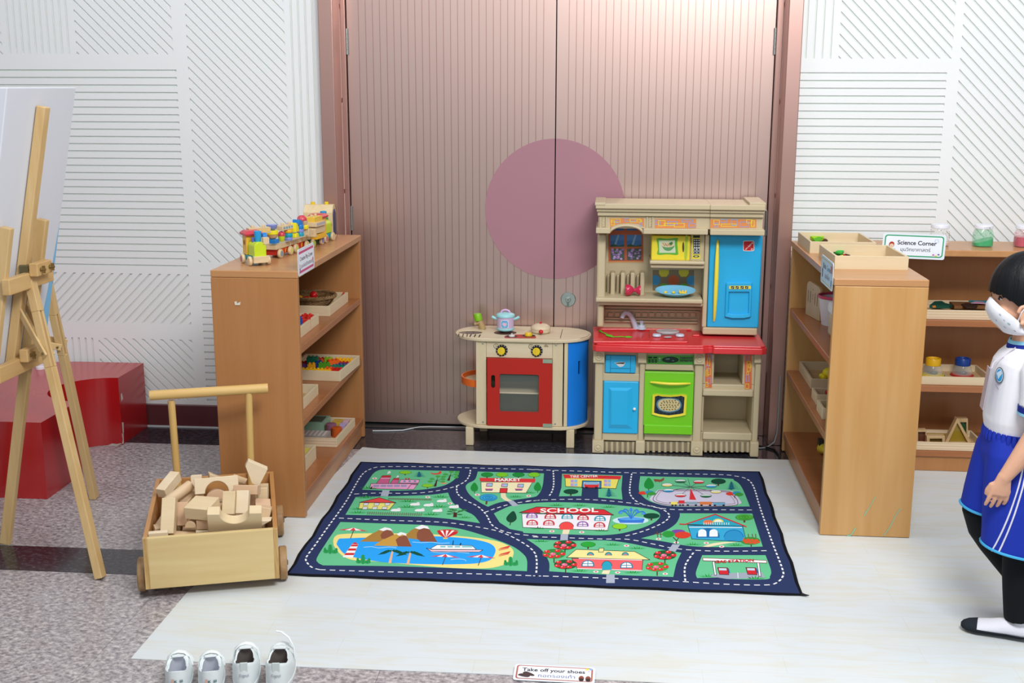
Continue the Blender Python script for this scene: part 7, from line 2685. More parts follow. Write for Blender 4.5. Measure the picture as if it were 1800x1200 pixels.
# small shifts that let each block rest clear of its neighbours
PUSH = [(0.0096, -0.0052, 0.0064), (0.0, 0.0, 0.0), (0.0001, -0.004, 0.0046), (-0.0015, -0.0029, 0.0009), (0.002, 0.0067, -0.0021), (0.0018, -0.0091, 0.0076), (0.0002, -0.0009, 0.0007), (0.0029, 0.0346, -0.0232), (-0.0012, -0.0062, 0.0103), (-0.0096, 0.0006, 0.0072), (0.0027, 0.0204, -0.0242), (0.0145, 0.0308, -0.0219), (0.0013, -0.0089, 0.0083), (-0.0013, 0.0126, -0.0021), (0.0019, 0.0, 0.002), (0.0074, 0.0052, 0.0045), (0.0031, 0.0082, -0.0059), (-0.003, -0.0001, -0.0001), (-0.0016, 0.0012, 0.0069), (-0.0137, 0.0428, -0.0145), (0.0, 0.0, 0.0), (-0.0003, 0.0024, -0.0028), (-0.0065, 0.0238, -0.0151), (-0.0077, 0.0345, -0.0038), (0.0, 0.0, 0.0), (0.0, 0.0, 0.0), (0.0032, 0.01, -0.0003), (-0.0085, 0.0221, -0.0335), (-0.0034, 0.033, -0.0239), (-0.0043, 0.0447, -0.0165), (-0.0044, 0.006, -0.0052), (-0.0086, 0.007, -0.0069)]


def wblock(label, u, v, z, kind, dims, rot, w=0, group='wooden building blocks in the cart', nm=None):
    """block centred where the photograph shows it, at height z; rot in degrees"""
    global BN
    BN += 1
    p = cz(u, v, z) + Vector(PUSH[BN - 1])
    a, b_, h = dims
    m = BLK_W[w]
    q = MB()
    if kind == 'box':
        q.box(-a / 2, -b_ / 2, -h / 2, a / 2, b_ / 2, h / 2, m)
    elif kind == 'cyl':
        M_ = Matrix.Rotation(R(90), 4, 'Y')
        q.lathe([(b_ / 2 * 0.93, -a / 2), (b_ / 2, -a / 2 + 0.002), (b_ / 2, a / 2 - 0.002), (b_ / 2 * 0.93, a / 2)], 24, m, M_)
    elif kind == 'arch':
        r_ = a * 0.27
        q.prism([(-a / 2, -h / 2)] + [(-r_ * math.cos(R(t)), -h / 2 + r_ * math.sin(R(t))) for t in range(0, 181, 12)] + [(a / 2, -h / 2), (a / 2, h / 2), (-a / 2, h / 2)], 'xz', -b_ / 2, b_ / 2, m)
    elif kind == 'tri':
        q.prism([(-a / 2, -h / 2), (a / 2, -h / 2), (-a / 2, h / 2)], 'xz', -b_ / 2, b_ / 2, m)
    elif kind == 'quarter':
        t_ = 0.3
        q.prism([(-a / 2, h / 2), (-a / 2, h / 2 - h * t_)] + [(-a / 2 + a * (1 - t_) - a * (1 - t_) * math.cos(R(t)) * 1.0, -h / 2 + h * (1 - t_) * math.sin(R(90 - t)) * 1.0 if False else -h / 2 + h * (1 - t_) * math.cos(R(t))) for t in range(0, 91, 12)] + [(a / 2, -h / 2), (a / 2, h / 2)], 'xz', -b_ / 2, b_ / 2, m)
    elif kind == 'half':
        q.prism([(-a / 2, -h / 2), (a / 2, -h / 2)] + [(a / 2 * math.cos(R(t)), -h / 2 + h * math.sin(R(t))) for t in range(10, 171, 12)], 'xz', -b_ / 2, b_ / 2, m)
    o = q.obj(nm or 'building_block', bev=0.0018, seg=2, smooth=35, loc=p, rot=tuple(R(x) for x in rot))
    return tag(o, label, 'toy block', group)


for a in (
    ('long arch block lying across the top of the heap', 670, 318, 0.245, 'arch', (0.142, 0.04, 0.052), (-20, 0, 22), 2),
    ('thick flat slab block in the middle of the heap, broad side up', 580, 482, 0.238, 'box', (0.082, 0.085, 0.04), (8, 0, -7), 0),
    ('concave curved block jutting highest above the right rear corner', 968, 225, 0.285, 'quarter', (0.07, 0.03, 0.07), (0, 28, 18), 2),
    ('upright tan block, one of two standing side by side', 790, 445, 0.235, 'box', (0.04, 0.03, 0.075), (-26, 0, 6), 0),
    ('pale upright block with wavy end grain beside the tan one', 878, 440, 0.235, 'box', (0.04, 0.03, 0.075), (-26, 0, 6), 2),
    ('wide U-shaped bridge block opening upward near the front', 830, 570, 0.222, 'arch', (0.165, 0.034, 0.08), (-28, 182, 16), 0),
    ('thin slab topmost behind the two upright blocks', 918, 345, 0.248, 'box', (0.08, 0.045, 0.03), (-18, 0, 2), 3),
    ('wedge block by the front of the bridge block', 905, 612, 0.208, 'tri', (0.075, 0.034, 0.035), (0, 180, 205), 0),
    ('tilted bar block at the rear corner by the cart post', 338, 322, 0.225, 'box', (0.036, 0.095, 0.036), (22, 0, -14), 2),
    ('fat cylinder block leaning beside the rear bar', 425, 390, 0.225, 'cyl', (0.105, 0.036, 0), (0, -18, 58), 1),
    ('second cylinder block behind the fat leaning one', 350, 360, 0.218, 'cyl', (0.085, 0.034, 0), (0, -15, 60), 1),
    ('cylinder block lying along the cart side', 246, 530, 0.2, 'cyl', (0.12, 0.036, 0), (0, -22, 82), 1),
    ('tall pale block standing at the front corner', 336, 560, 0.208, 'box', (0.042, 0.042, 0.115), (-32, 0, 10), 0),
    ('narrow block between the tall pale one and the slab', 432, 535, 0.205, 'box', (0.034, 0.05, 0.075), (-24, 0, 12), 3),
    ('small rounded block with a red mark under the slab', 495, 598, 0.192, 'half', (0.036, 0.034, 0.022), (0, 0, 8), 1),
    ('block end poking out under the thick slab', 600, 602, 0.19, 'box', (0.06, 0.05, 0.03), (0, 0, 6), 3),
    ('square block at the rear by the cart side', 1022, 368, 0.215, 'box', (0.038, 0.08, 0.055), (-8, 0, 14), 0),
    ('pinkish slab against the cart side', 1042, 478, 0.195, 'box', (0.05, 0.07, 0.03), (10, 8, 20), 3),
    ('pinkish cube block near the cart side', 1050, 535, 0.197, 'box', (0.042, 0.045, 0.042), (-12, 12, 10), 1),
    ('pale wedge in the front corner by the cart side', 1035, 608, 0.197, 'tri', (0.06, 0.036, 0.034), (0, 180, 190), 2),
    ('cylinder end seen between slab and upright blocks', 705, 490, 0.21, 'cyl', (0.03, 0.038, 0), (0, 75, 0), 1),
    ('half-round block under the long arch', 690, 372, 0.222, 'half', (0.075, 0.04, 0.034), (-12, 0, 18), 3),
    ('block leaning behind the thick slab', 490, 400, 0.215, 'box', (0.034, 0.08, 0.04), (28, 0, -24), 1),
    ('upright block under the near end of the long arch', 530, 345, 0.22, 'box', (0.036, 0.036, 0.085), (-14, 0, 16), 2),
    ('triangle tip showing behind the long arch', 685, 238, 0.235, 'tri', (0.05, 0.03, 0.03), (0, 0, 30), 0),
    ('tilted block behind the long arch', 850, 290, 0.225, 'box', (0.05, 0.05, 0.03), (0, 22, 8), 1),
    ('flat strip block in the front corner of the cart', 232, 690, 0.197, 'box', (0.058, 0.02, 0.02), (0, 0, 19), 2),
    ('long pale block along the front board', 430, 655, 0.184, 'box', (0.08, 0.05, 0.03), (0, 5, 12), 1),
    ('block with wavy grain against the front board', 580, 650, 0.186, 'box', (0.055, 0.04, 0.03), (0, 0, 17), 2),
    ('rosy block lying behind the flat strip', 255, 655, 0.18, 'box', (0.06, 0.04, 0.03), (0, 8, 30), 1),
    ('small block tucked under the bridge block', 755, 655, 0.182, 'box', (0.06, 0.035, 0.03), (0, 0, 20), 0),
    ('rosy cube deep beside the two upright blocks', 940, 420, 0.2, 'box', (0.05, 0.05, 0.05), (-10, 0, 20), 3),
):
    wblock(*a)
# buried layer that carries the heap
random.seed(4)
for i in range(5):
    for k in range(6):
        x, y = 0.062 + i * 0.07 + random.uniform(-0.005, 0.005), 0.073 + k * 0.086 + random.uniform(-0.008, 0.008)
        hgt = 0.050 + random.uniform(-0.006, 0.004)
        if i * 6 + k in (0, 1, 2, 5, 6, 7, 18):
            continue
        p = cw(x, y, zc0 + 0.0145 + hgt)
        q = MB()
        q.box(-0.029, -0.037, -hgt, 0.029, 0.037, hgt, BLK_W[random.choice((0, 1, 3))])
        o = q.obj('building_block', bev=0.002, seg=1, loc=p, rot=(0, 0, ang + R(random.uniform(-3, 3))))
        tag(o, 'plain block buried in the lower layer of the cart heap', 'toy block', 'buried blocks in the cart')
# ================================================================== EASELS
EAS = wood('DBBF8C', 'C9A56C', 'z', 22, 12, 0.42, 0.9)
EASX = wood('D9B882', 'C69F66', 'y', 22, 12, 0.42, 0.9)
BRASS = plain('8F7A4E', 0.35, metal=0.7)
fx = lambda z: -2.08 + 0.204 * z


def wing_nut(par, p, ax='x'):
    q = MB()
    M_ = Matrix.Translation(p) @ Matrix.Rotation(R(90), 4, 'Y')
    q.lathe([(0.006, 0), (0.006, 0.004), (0.0035, 0.006), (0.0035, 0.018), (0.001, 0.0185)], 10, BRASS, M_)
    q.box(-0.012, -0.0015, 0.006, 0.012, 0.0015, 0.016, BRASS, M_)
    q.obj('wing_nut', par, smooth=40)


def easel(label, y_l, y_r, y_m, foot, hinge, zmast, zpost, dx=0.0, dy=0.0, with_canvas=True):
    o = thing('easel', label, 'easel', (fx(0) + dx, y_m + dy, 0))
    P = lambda x, y, z: Vector((x + dx, y + dy, z))
    T = local(o)
    for y in (y_l, y_r):
        q = MB()
        q.bar(T(P(fx(0.0), y, 0.0005)), T(P(fx(zpost), y, zpost)), 0.026, 0.034, EAS, up=(1, 0, 0))
        q.obj('front_leg', o, bev=0.003)
    q = MB()
    q.bar(T(P(fx(0.64) - 0.0, y_m - 0.02, 0.64)), T(P(fx(zmast), y_m, zmast)), 0.036, 0.03, EAS, up=(1, 0, 0))
    q.obj('mast', o, bev=0.003)
    for z, e in ((0.945, 0.0), (0.665, 0.0)):
        q = MB()
        x = fx(z) + 0.031
        q.bar(T(P(x, y_l - 0.03, z)), T(P(x, y_r + 0.03, z)), 0.026, 0.05, EASX, up=(0, 0, 1))
        q.obj('crossbar', o, bev=0.003)
        q = MB()
        q.bar(T(P(x + 0.027, y_m - 0.05, z + 0.035)), T(P(x + 0.027, y_m + 0.05, z + 0.035)), 0.028, 0.042, EASX, up=(0, 0, 1))
        q.obj('clamp_block', o, bev=0.003)
        for yy in (-0.03, 0.03):
            wing_nut(o, T(P(x + 0.041, y_m + yy, z + 0.035)))
    q = MB()
    q.bar(T(P(fx(0.665) - 0.06, y_l - 0.05, 0.655)), T(P(fx(0.665) - 0.06, y_r + 0.05, 0.655)), 0.075, 0.024, EASX, up=(0, 0, 1))
    q.obj('canvas_ledge', o, bev=0.003)
    # rear leg with a slot, made of two rails
    h, f = P(*hinge), Vector(foot)
    d = (f - h).normalized()
    side = Vector((0, 1, 0))
    side = (side - d * side.dot(d)).normalized()
    q = MB()
    L = (f - h).length
    s0, s1 = h + d * L * 0.13, h + d * L * 0.31
    upv = d.cross(side)
    f2 = f + Vector((0, 0, 0.004))
    q.bar(T(h), T(s0), 0.034, 0.026, EAS, up=tuple(upv))
    q.bar(T(s1), T(f2), 0.034, 0.026, EAS, up=tuple(upv))
    for s in (-1, 1):
        q.bar(T(s0 + side * s * 0.0115), T(s1 + side * s * 0.0115), 0.011, 0.026, EAS, up=tuple(upv))
    q.obj('rear_leg', o, bev=0.002)
    q = MB()
    c = T(h)
    q.box(c.x - 0.02, c.y - 0.02, c.z - 0.02, c.x + 0.012, c.y + 0.02, c.z + 0.022, plain('7A7254', 0.4, metal=0.6))
    q.obj('hinge', o, bev=0.003, label='metal hinge bracket')
    # brace from the mast to the slot
    bz = h.z - 0.13
    a1 = P(fx(bz) + 0.01, y_m, bz)
    b1 = h + d * L * 0.265
    for s in (-1, 1):
        q = MB()
        q.bar(T(a1 + Vector((0, s * 0.026, 0))), T(b1 + side * s * 0.024), 0.008, 0.024, EAS, up=(0, 0, 1), ext=0.012)
        q.obj('brace', o, bev=0.002)
    q = MB()
    q.tube([T(b1 - side * 0.032), T(b1 + side * 0.036)], 0.0045, BRASS, 8)
    q.obj('bolt', o)
    return o


e1 = easel('pine easel nearest the camera propping a white canvas', 3.438, 3.667, 3.585, onz(177, 1017, 0), (-1.862, 3.565, 0.972), 1.487, 1.127)
h2 = ony(84, 500, 3.985)
e2 = easel('pine easel half hidden behind the white canvas', 3.75, 3.95, 3.85, onz(166, 876, 0), (h2.x + 0.33, h2.y, h2.z), 1.35, 1.1, dx=-0.33)
for c in list(e1.children):
    pass
# canvas
cv = thing('canvas', 'large white canvas board standing on the easel, blue paint at its edge', 'canvas', (fx(0.68) - 0.05, 3.6, 0.68))
T = local(cv)
sl = 0.204
y0, y1, z0, z1 = 3.385, 3.835, 0.672, 1.545
q = MB()
xx = lambda z: fx(z) - 0.0185
th = 0.026
vs = [(xx(z) - dxx, y, z) for z in (z0, z1) for y in (y0, y1) for dxx in (0, th)]
q.add([tuple(T(v)) for v in vs], [(0, 1, 3, 2), (4, 6, 7, 5), (0, 4, 5, 1), (2, 3, 7, 6), (0, 2, 6, 4), (1, 5, 7, 3)], plain('DDE2EC', 0.6, var=0.01))
q.obj('board', cv, bev=0.003)
pr = Print(lambda y, z: Vector((xx(z), y, z)), (1, 0, -0.2), step=0.0001, base=0.0003)
pr.poly([(y1 - 0.004, 1.10), (y1 - 0.004, z0 + 0.004), (y1 - 0.075, z0 + 0.004), (y1 - 0.06, 0.74), (y1 - 0.03, 0.9)], '86C4EE', 0)
pr.obj('blue_paint', cv, label='sky blue paint along the lower edge')
q = MB()
q.add([tuple(T(v)) for v in [(xx(z) - dxx, y, z) for z in (z0 + 0.004, z1 - 0.004) for y in (y1 - 0.002, y1 + 0.0008) for dxx in (0.002, th - 0.002)]], [(0, 1, 3, 2), (4, 6, 7, 5), (0, 4, 5, 1), (2, 3, 7, 6), (0, 2, 6, 4), (1, 5, 7, 3)], plain('CFE6F2', 0.55))
q.obj('edge_strip', cv, label='pale blue edge')

# ================================================================== RED ARCH PLATFORM
ARED = plain('AC161B', 0.2, spec=0.7, var=0.06, ior=1.6)
ATOP = ARED
zA = 0.305
cxA, cyA, rA = -2.147, 4.615, 0.2
out = [(cxA, 4.11), (cxA, cyA - rA)] + [(cxA + rA * math.cos(R(t)), cyA + rA * math.sin(R(t))) for t in range(270, 89, -9)][1:-1] + [(cxA, cyA + rA), (cxA, 5.098), (-2.44, 5.098)] + [(-2.44 + 0.0 - 0.46 * math.sin(R(t)), 4.604 + 0.494 * math.cos(R(t))) for t in range(10, 171, 10)] + [(-2.44, 4.11)]
ar = thing('red_arch', 'large chipped red wooden arch block lying on its side by the wall', 'platform', (-2.5, 4.6, 0))
q = MB()
q.prism([(x + 2.5, y - 4.6) for x, y in out], 'xy', 0.0005, zA - 0.003, ARED)
q.obj('arch_body', ar, smooth=25)
q = MB()
q.prism([(x + 2.5, y - 4.6) for x, y in out], 'xy', zA - 0.003, zA, ATOP)
q.obj('arch_top', ar)
chips = [((212, 693), (214, 690), (216, 700), (213, 706)), ((214, 742), (217, 742), (217.5, 760), (215.5, 762)), ((214, 762), (217, 760), (217.6, 779), (214, 780), (215.5, 772)), ((191, 781.5), (197, 779), (205, 780), (212, 778.5), (214, 780), (204, 783), (196, 783))]
for k, pts in enumerate(chips):
    pr = Print(lambda u, v: onx(u, v, cxA), (0.7, -0.7, 0), step=0.0001, base=0.0012)
    pr.poly(list(pts), 'D8CFC8', 0)
    pr.obj('paint_chip', ar, label='white chipped paint')
q = MB()
q.lathe([(0.02, 0), (0.02, 0.012), (0.017, 0.014), (0.017, 0.03), (0.02, 0.031), (0.02, 0.036), (0.001, 0.0365)], 18, plain('E6E6F0', 0.4))
b_ = onz(73, 648, zA)
tag(q.obj('bottle_top', smooth=40, loc=(-2.56, 4.94, zA + 0.0004)), 'small white bottle cap left on top of the red arch', 'bottle top')
# ================================================================== CHILD
SKIN = plain('D9A88C', 0.5, spec=0.35, var=0.04)
ch = thing('person', 'child with black hair and face mask, white sports shirt and blue shorts, walking', 'person', (1.15, 3.29, 0))
YC_ = 3.31


def melt(mb_, name, parent, voxel, mat_, smooth_it=4):
    """one continuous skin grown from overlapping volumes"""
    o = mb_.obj('tmp', None)
    md = o.modifiers.new('remesh', 'REMESH')
    md.mode, md.voxel_size = 'VOXEL', voxel
    sm = o.modifiers.new('smooth', 'SMOOTH')
    sm.factor, sm.iterations = 0.5, smooth_it
    dg = bpy.context.evaluated_depsgraph_get()
    me = bpy.data.meshes.new_from_object(o.evaluated_get(dg))
    bpy.data.objects.remove(o)
    me.name = name
    me.materials.clear()
    me.materials.append(mat_)
    me.shade_smooth()
    inv = parent.matrix_basis.inverted()
    me.transform(inv)
    n = bpy.data.objects.new(name, me)
    COL.objects.link(n)
    n.parent = parent
    return n


def ring(cx, cy, z, a, b, n=28, e=2.2, tx=0.0):
    out = []
    for k in range(n):
        t = 2 * PI * k / n
        c, s = math.cos(t), math.sin(t)
        f = (abs(c) ** e + abs(s) ** e) ** (-1 / e)
        out.append((cx + a * f * c, cy + b * f * s, z + tx * c * a))
    return out


q = MB()
q.ball((1.128, YC_, 1.003), (0.083, 0.073, 0.1), SKIN, 24)
q.ball((1.1, YC_, 0.945), (0.056, 0.056, 0.052), SKIN, 20)
q.ball((1.085, YC_, 0.918), (0.03, 0.034, 0.026), SKIN, 16)
q.ball((1.052, YC_, 0.958), (0.012, 0.011, 0.013), SKIN, 12)
q.tube([(1.056, YC_, 0.985), (1.045, YC_, 0.958)], [0.007, 0.011], SKIN, 10)
for s in (-1, 1):
    q.ball((1.074, YC_ + s * 0.026, 0.95), (0.022, 0.024, 0.024), SKIN, 14)
    y = YC_ + s * 0.0715
    q.tube([(1.104 + 0.013 * math.cos(R(t)), y + s * 0.006, 0.95 + 0.024 * math.sin(R(t))) for t in range(-110, 171, 20)], 0.0052, SKIN, 8)
    q.ball((1.108, y, 0.949), (0.013, 0.0055, 0.022), SKIN, 12)
q.tube([(1.14, YC_, 0.93), (1.148, YC_, 0.88), (1.15, YC_, 0.83)], [0.042, 0.038, 0.05], SKIN, 16)
q.loft([ring(1.15, YC_, z, a, b, 24) for z, a, b in ((0.55, 0.07, 0.075), (0.64, 0.078, 0.082), (0.74, 0.074, 0.086), (0.81, 0.06, 0.09), (0.84, 0.04, 0.06))], SKIN)
# arms
for s, pts in ((-1, [(1.165, 3.222, 0.805), (1.172, 3.19, 0.72), (1.165, 3.178, 0.66), (1.118, 3.172, 0.575), (1.074, 3.17, 0.507)]), (1, [(1.165, 3.398, 0.805), (1.19, 3.435, 0.72), (1.2, 3.445, 0.65), (1.175, 3.45, 0.57), (1.145, 3.45, 0.51)])):
    q.tube(pts, [0.036, 0.034, 0.0315, 0.0275, 0.0182], SKIN, 14)
    w0_ = Vector(pts[-1])
    q.tube([Vector(pts[-2]).lerp(w0_, 0.6), w0_, w0_ + Vector((-0.003, 0, -0.022))], [0.0215, 0.018, 0.0125], SKIN, 14)
    w_ = Vector(pts[-1])
    f = Vector((-0.16, 0.03 * -s, -1)).normalized()
    fw = Vector((-1, 0, 0.16)).normalized()
    inn = Vector((0, -s, 0))
    q.loft([[tuple(w_ + f * t + fw * (a * math.cos(2 * PI * k / 14)) + inn * (b_ * math.sin(2 * PI * k / 14))) for k in range(14)] for t, a, b_ in ((-0.010, 0.0175, 0.016), (0.012, 0.023, 0.0142), (0.034, 0.0275, 0.0125), (0.05, 0.026, 0.0105))], SKIN)
    for i, (o_, L, cl) in enumerate(((0.0215, 0.047, 0.25), (0.0072, 0.052, 0.3), (-0.0072, 0.049, 0.38), (-0.0212, 0.04, 0.48))):
        k0 = w_ + f * 0.042 + fw * o_
        d1 = (f + fw * (o_ * 5) + inn * cl * 0.4).normalized()
        d2 = (f + fw * (o_ * 3) + inn * cl * 1.2).normalized()
        d3 = (f + fw * (o_ * 1) + inn * cl * 2.2).normalized()
        p1 = k0 + d1 * L * 0.45
        p2 = p1 + d2 * L * 0.33
        p3 = p2 + d3 * L * 0.26
        q.tube([k0 - f * 0.01, k0, p1, p2, p3], [0.0072, 0.0068, 0.0063, 0.0058, 0.0048], SKIN, 9)
    t0 = w_ + f * 0.014 + fw * 0.018
    q.tube([t0 - fw * 0.008, t0 + fw * 0.008 + f * 0.012 + inn * 0.004, t0 + fw * 0.013 + f * 0.03 + inn * 0.01, t0 + fw * 0.012 + f * 0.044 + inn * 0.014], [0.009, 0.0085, 0.0072, 0.0055], SKIN, 9)
# legs
NL = [(1.165, 3.262, 0.56), (1.172, 3.255, 0.40), (1.170, 3.25, 0.25), (1.176, 3.25, 0.15), (1.184, 3.25, 0.075), (1.186, 3.25, 0.03)]
FL = [(1.15, 3.362, 0.56), (1.115, 3.37, 0.43), (1.088, 3.372, 0.335), (1.13, 3.375, 0.25), (1.2, 3.38, 0.165), (1.235, 3.382, 0.115)]
q.tube(NL, [0.06, 0.055, 0.043, 0.041, 0.032, 0.03], SKIN, 14)
q.tube(FL, [0.06, 0.055, 0.046, 0.041, 0.032, 0.028], SKIN, 14)
body = melt(q, 'body', ch, 0.0026, SKIN, 5)
# eyes
for s in (-1, 1):
    q = MB()
    q.ball((1.058, YC_ + s * 0.03, 0.986), (0.0052, 0.0085, 0.0042), plain('EDEAE6', 0.25), 14)
    q.ball((1.0538, YC_ + s * 0.03, 0.986), (0.0035, 0.0068, 0.0043), plain('1E1512', 0.2), 12)
    e_ = deco(ch, 'eye', q, smooth=60)
    q = MB()
    q.tube([(1.0535 + 0.006 * abs(k) / 3 * 0.6, YC_ + s * (0.03 + 0.004 * k), 0.9925 - 0.0005 * k * k) for k in range(-3, 4)], 0.0018, plain('1A1210', 0.6), 6)
    deco(ch, 'eyelashes', q)
# hair
m, nt, b = _new('black_hair')
b.inputs['Base Color'].default_value = (*lin('0E1014'), 1)
b.inputs['Roughness'].default_value = 0.5
b.inputs['Specular IOR Level'].default_value = 0.22
tc = nt.nodes.new('ShaderNodeTexCoord')
mp_ = nt.nodes.new('ShaderNodeMapping')
mp_.inputs['Scale'].default_value = (160, 160, 9)
n_h = nt.nodes.new('ShaderNodeTexNoise')
n_h.inputs['Scale'].default_value = 1.0
n_h.inputs['Detail'].default_value = 4
nt.links.new(tc.outputs['Object'], mp_.inputs[0])
nt.links.new(mp_.outputs[0], n_h.inputs['Vector'])
bp = nt.nodes.new('ShaderNodeBump')
bp.inputs['Strength'].default_value = 0.55
bp.inputs['Distance'].default_value = 0.003
nt.links.new(n_h.outputs['Fac'], bp.inputs['Height'])
nt.links.new(bp.outputs[0], b.inputs['Normal'])
HAIR = m
hc_, hr_ = (1.133, YC_, 1.004), (0.097, 0.086, 0.111)
NA, NT = 96, 16


def zlow(a):
    d = abs(((a + PI) % (2 * PI)) - PI)      # 0 at the forehead
    key = [(0, 1.002), (0.55, 0.998), (0.85, 0.988), (1.15, 0.972), (1.45, 0.972), (1.62, 0.976), (1.8, 0.955), (2.05, 0.93), (2.6, 0.915), (3.2, 0.912)]
    for (x0, y0), (x1, y1) in zip(key, key[1:]):
        if d <= x1:
            z = y0 + (y1 - y0) * (d - x0) / (x1 - x0)
            break
    return z + 0.0022 * math.sin(a * 31) + 0.0014 * math.sin(a * 53 + 1)


rings = []
for k in range(NT + 1):
    row = []
    for i in range(NA):
        a = 2 * PI * i / NA
        ph = math.acos(max(-1, min(1, (zlow(a) - hc_[2]) / hr_[2])))
        t = 0.05 + 0.95 * k / NT
        p_ = t * ph
        w_ = 1 + 0.01 * math.sin(a * 17 + 2 * t) * t
        row.append((hc_[0] - hr_[0] * math.sin(p_) * math.cos(a) * w_, hc_[1] + hr_[1] * math.sin(p_) * math.sin(a) * w_, hc_[2] + hr_[2] * math.cos(p_)))
    rings.append(row)
inner = [(hc_[0] + (x - hc_[0]) * 0.86, hc_[1] + (y - hc_[1]) * 0.86, z + 0.004) for x, y, z in rings[-1]]
top_in = [(hc_[0] + (x - hc_[0]) * 0.8, hc_[1] + (y - hc_[1]) * 0.8, z - 0.012) for x, y, z in rings[3]]
q = MB()
q.loft(rings + [inner, top_in], HAIR)
deco(ch, 'hair', q, smooth=70, label='straight black bowl-cut hair')
# mask with ear loops
MASK = plain('E9ECF4', 0.6, var=0.01)
cen = [(1.0415, 0.985), (1.0335, 0.968), (1.0325, 0.952), (1.045, 0.925), (1.064, 0.905), (1.083, 0.888)]
q = MB()
rows = []
for k, (xc, zc__) in enumerate(cen):
    t = k / 5
    xs_, zs__ = 1.097 + 0.025 * t, 0.932 - 0.038 * t
    row = []
    for i in range(-8, 9):
        u = abs(i) / 8
        row.append((xc + (xs_ - xc) * (1 - math.cos(u * PI / 2)), YC_ + math.copysign((0.0685) * math.sin(u * PI / 2) ** 0.9, i) if i else YC_, zc__ + (zs__ - zc__) * u ** 1.3))
    rows.append(row)
n_ = 17
vs = [p for r_ in rows for p in r_]
fs = [(j * n_ + i, j * n_ + i + 1, (j + 1) * n_ + i + 1, (j + 1) * n_ + i) for j in range(5) for i in range(16)]
q.add(vs, fs, MASK)
mo = deco(ch, 'face_mask', q, smooth=80, label='white face mask with small grey-green print')
sd = mo.modifiers.new('solid', 'SOLIDIFY')
sd.thickness, sd.offset = 0.003, 0
for s in (-1, 1):
    q = MB()
    q.tube([(1.096, YC_ + s * 0.066, 0.928), (1.1, YC_ + s * 0.0765, 0.955), (1.108, YC_ + s * 0.081, 0.972)], 0.0017, MASK, 6)
    q.tube([(1.118, YC_ + s * 0.066, 0.9), (1.112, YC_ + s * 0.0755, 0.915), (1.112, YC_ + s * 0.08, 0.924)], 0.0017, MASK, 6)
    q_ = deco(ch, 'ear_loop', q)
    q_.parent = mo
    q_.matrix_parent_inverse = Matrix.Identity(4)
pr = Print(lambda u, v: Vector((0, 0, 0)), (0, 0, 0))


def mask_at(i, k):
    i0, k0 = int(i), int(k)
    fi, fk = i - i0, k - k0
    g = lambda a, b_: Vector(rows[min(5, b_)][min(16, a)])
    return (g(i0, k0).lerp(g(i0 + 1, k0), fi)).lerp(g(i0, k0 + 1).lerp(g(i0 + 1, k0 + 1), fi), fk)


pr = Print(lambda u, v: mask_at(u, v) + Vector((-0.0011, -0.0019, 0.0004)), (-0.5, -0.8, 0), step=0.0001, base=0.0004)
for u, v, w_, h_, c in ((4.0, 1.4, 0.5, 0.35, 'A9B9BE'), (2.6, 2.6, 0.6, 0.4, '8FB8B0'), (3.3, 2.2, 0.4, 0.25, 'B9C4C8'), (4.4, 3.6, 0.5, 0.4, 'A3B4B8'), (2.4, 4.0, 0.5, 0.4, '9EB6B4'), (5.6, 2.8, 0.4, 0.3, 'B4C0C4')):
    pr.poly([(u - w_ / 2, v), (u, v - h_ / 2), (u + w_ / 2, v - h_ / 4), (u + w_ / 3, v + h_ / 2), (u - w_ / 4, v + h_ / 2)], c, 0)
o = pr.obj('mask_print', ch)
o.parent = mo
# shirt
SHIRT = plain('E9EAF1', 0.8, spec=0.15, bump=0.25, bscale=600, var=0.01)
NAVYB = plain('22308C', 0.75, spec=0.15, var=0.02)
LBLUE = plain('8CCDE8', 0.7, spec=0.15, var=0.02)
SH = [(0.595, 1.068, 1.232, 0.09), (0.61, 1.059, 1.238, 0.096), (0.64, 1.0535, 1.24, 0.1), (0.70, 1.0555, 1.238, 0.101), (0.75, 1.0595, 1.236, 0.102), (0.778, 1.0635, 1.232, 0.103), (0.805, 1.07, 1.226, 0.103), (0.825, 1.082, 1.218, 0.092), (0.84, 1.094, 1.205, 0.07), (0.85, 1.101, 1.194, 0.052)]
q = MB()
q.loft([ring((a + b_) / 2, YC_, z, (b_ - a) / 2, w_, 36, 2.3) for z, a, b_, w_ in SH], SHIRT)
for s, pts, rr in ((-1, [(1.155, 3.235, 0.815), (1.155, 3.212, 0.80), (1.158, 3.195, 0.765), (1.158, 3.186, 0.725), (1.157, 3.184, 0.705)], [0.04, 0.051, 0.054, 0.055, 0.056]), (1, [(1.155, 3.385, 0.815), (1.16, 3.405, 0.80), (1.172, 3.425, 0.765), (1.185, 3.436, 0.725), (1.188, 3.439, 0.705)], [0.04, 0.05, 0.05, 0.05, 0.05])):
    q.tube(pts, rr, SHIRT, 22)
so = melt(q, 'shirt', ch, 0.0035, SHIRT, 6)
so['label'] = 'white short-sleeved sports shirt'
for s, x, y, tx in ((-1, 1.157, 3.184, 0), (1, 1.189, 3.44, 0)):
    q = MB()
    q.loft([ring(x, y, z, r_, r_ * 1.0, 26, 2.0) for z, r_ in ((0.7085, 0.054), (0.7085, 0.0575), (0.693, 0.0575))], NAVYB, cap=False)
    q.loft([ring(x, y, z, r_, r_, 26, 2.0) for z, r_ in ((0.693, 0.0577), (0.6855, 0.0577), (0.6855, 0.05))], LBLUE, cap=False)
    deco(ch, 'sleeve_cuff', q, smooth=50, label='navy cuff edged light blue')
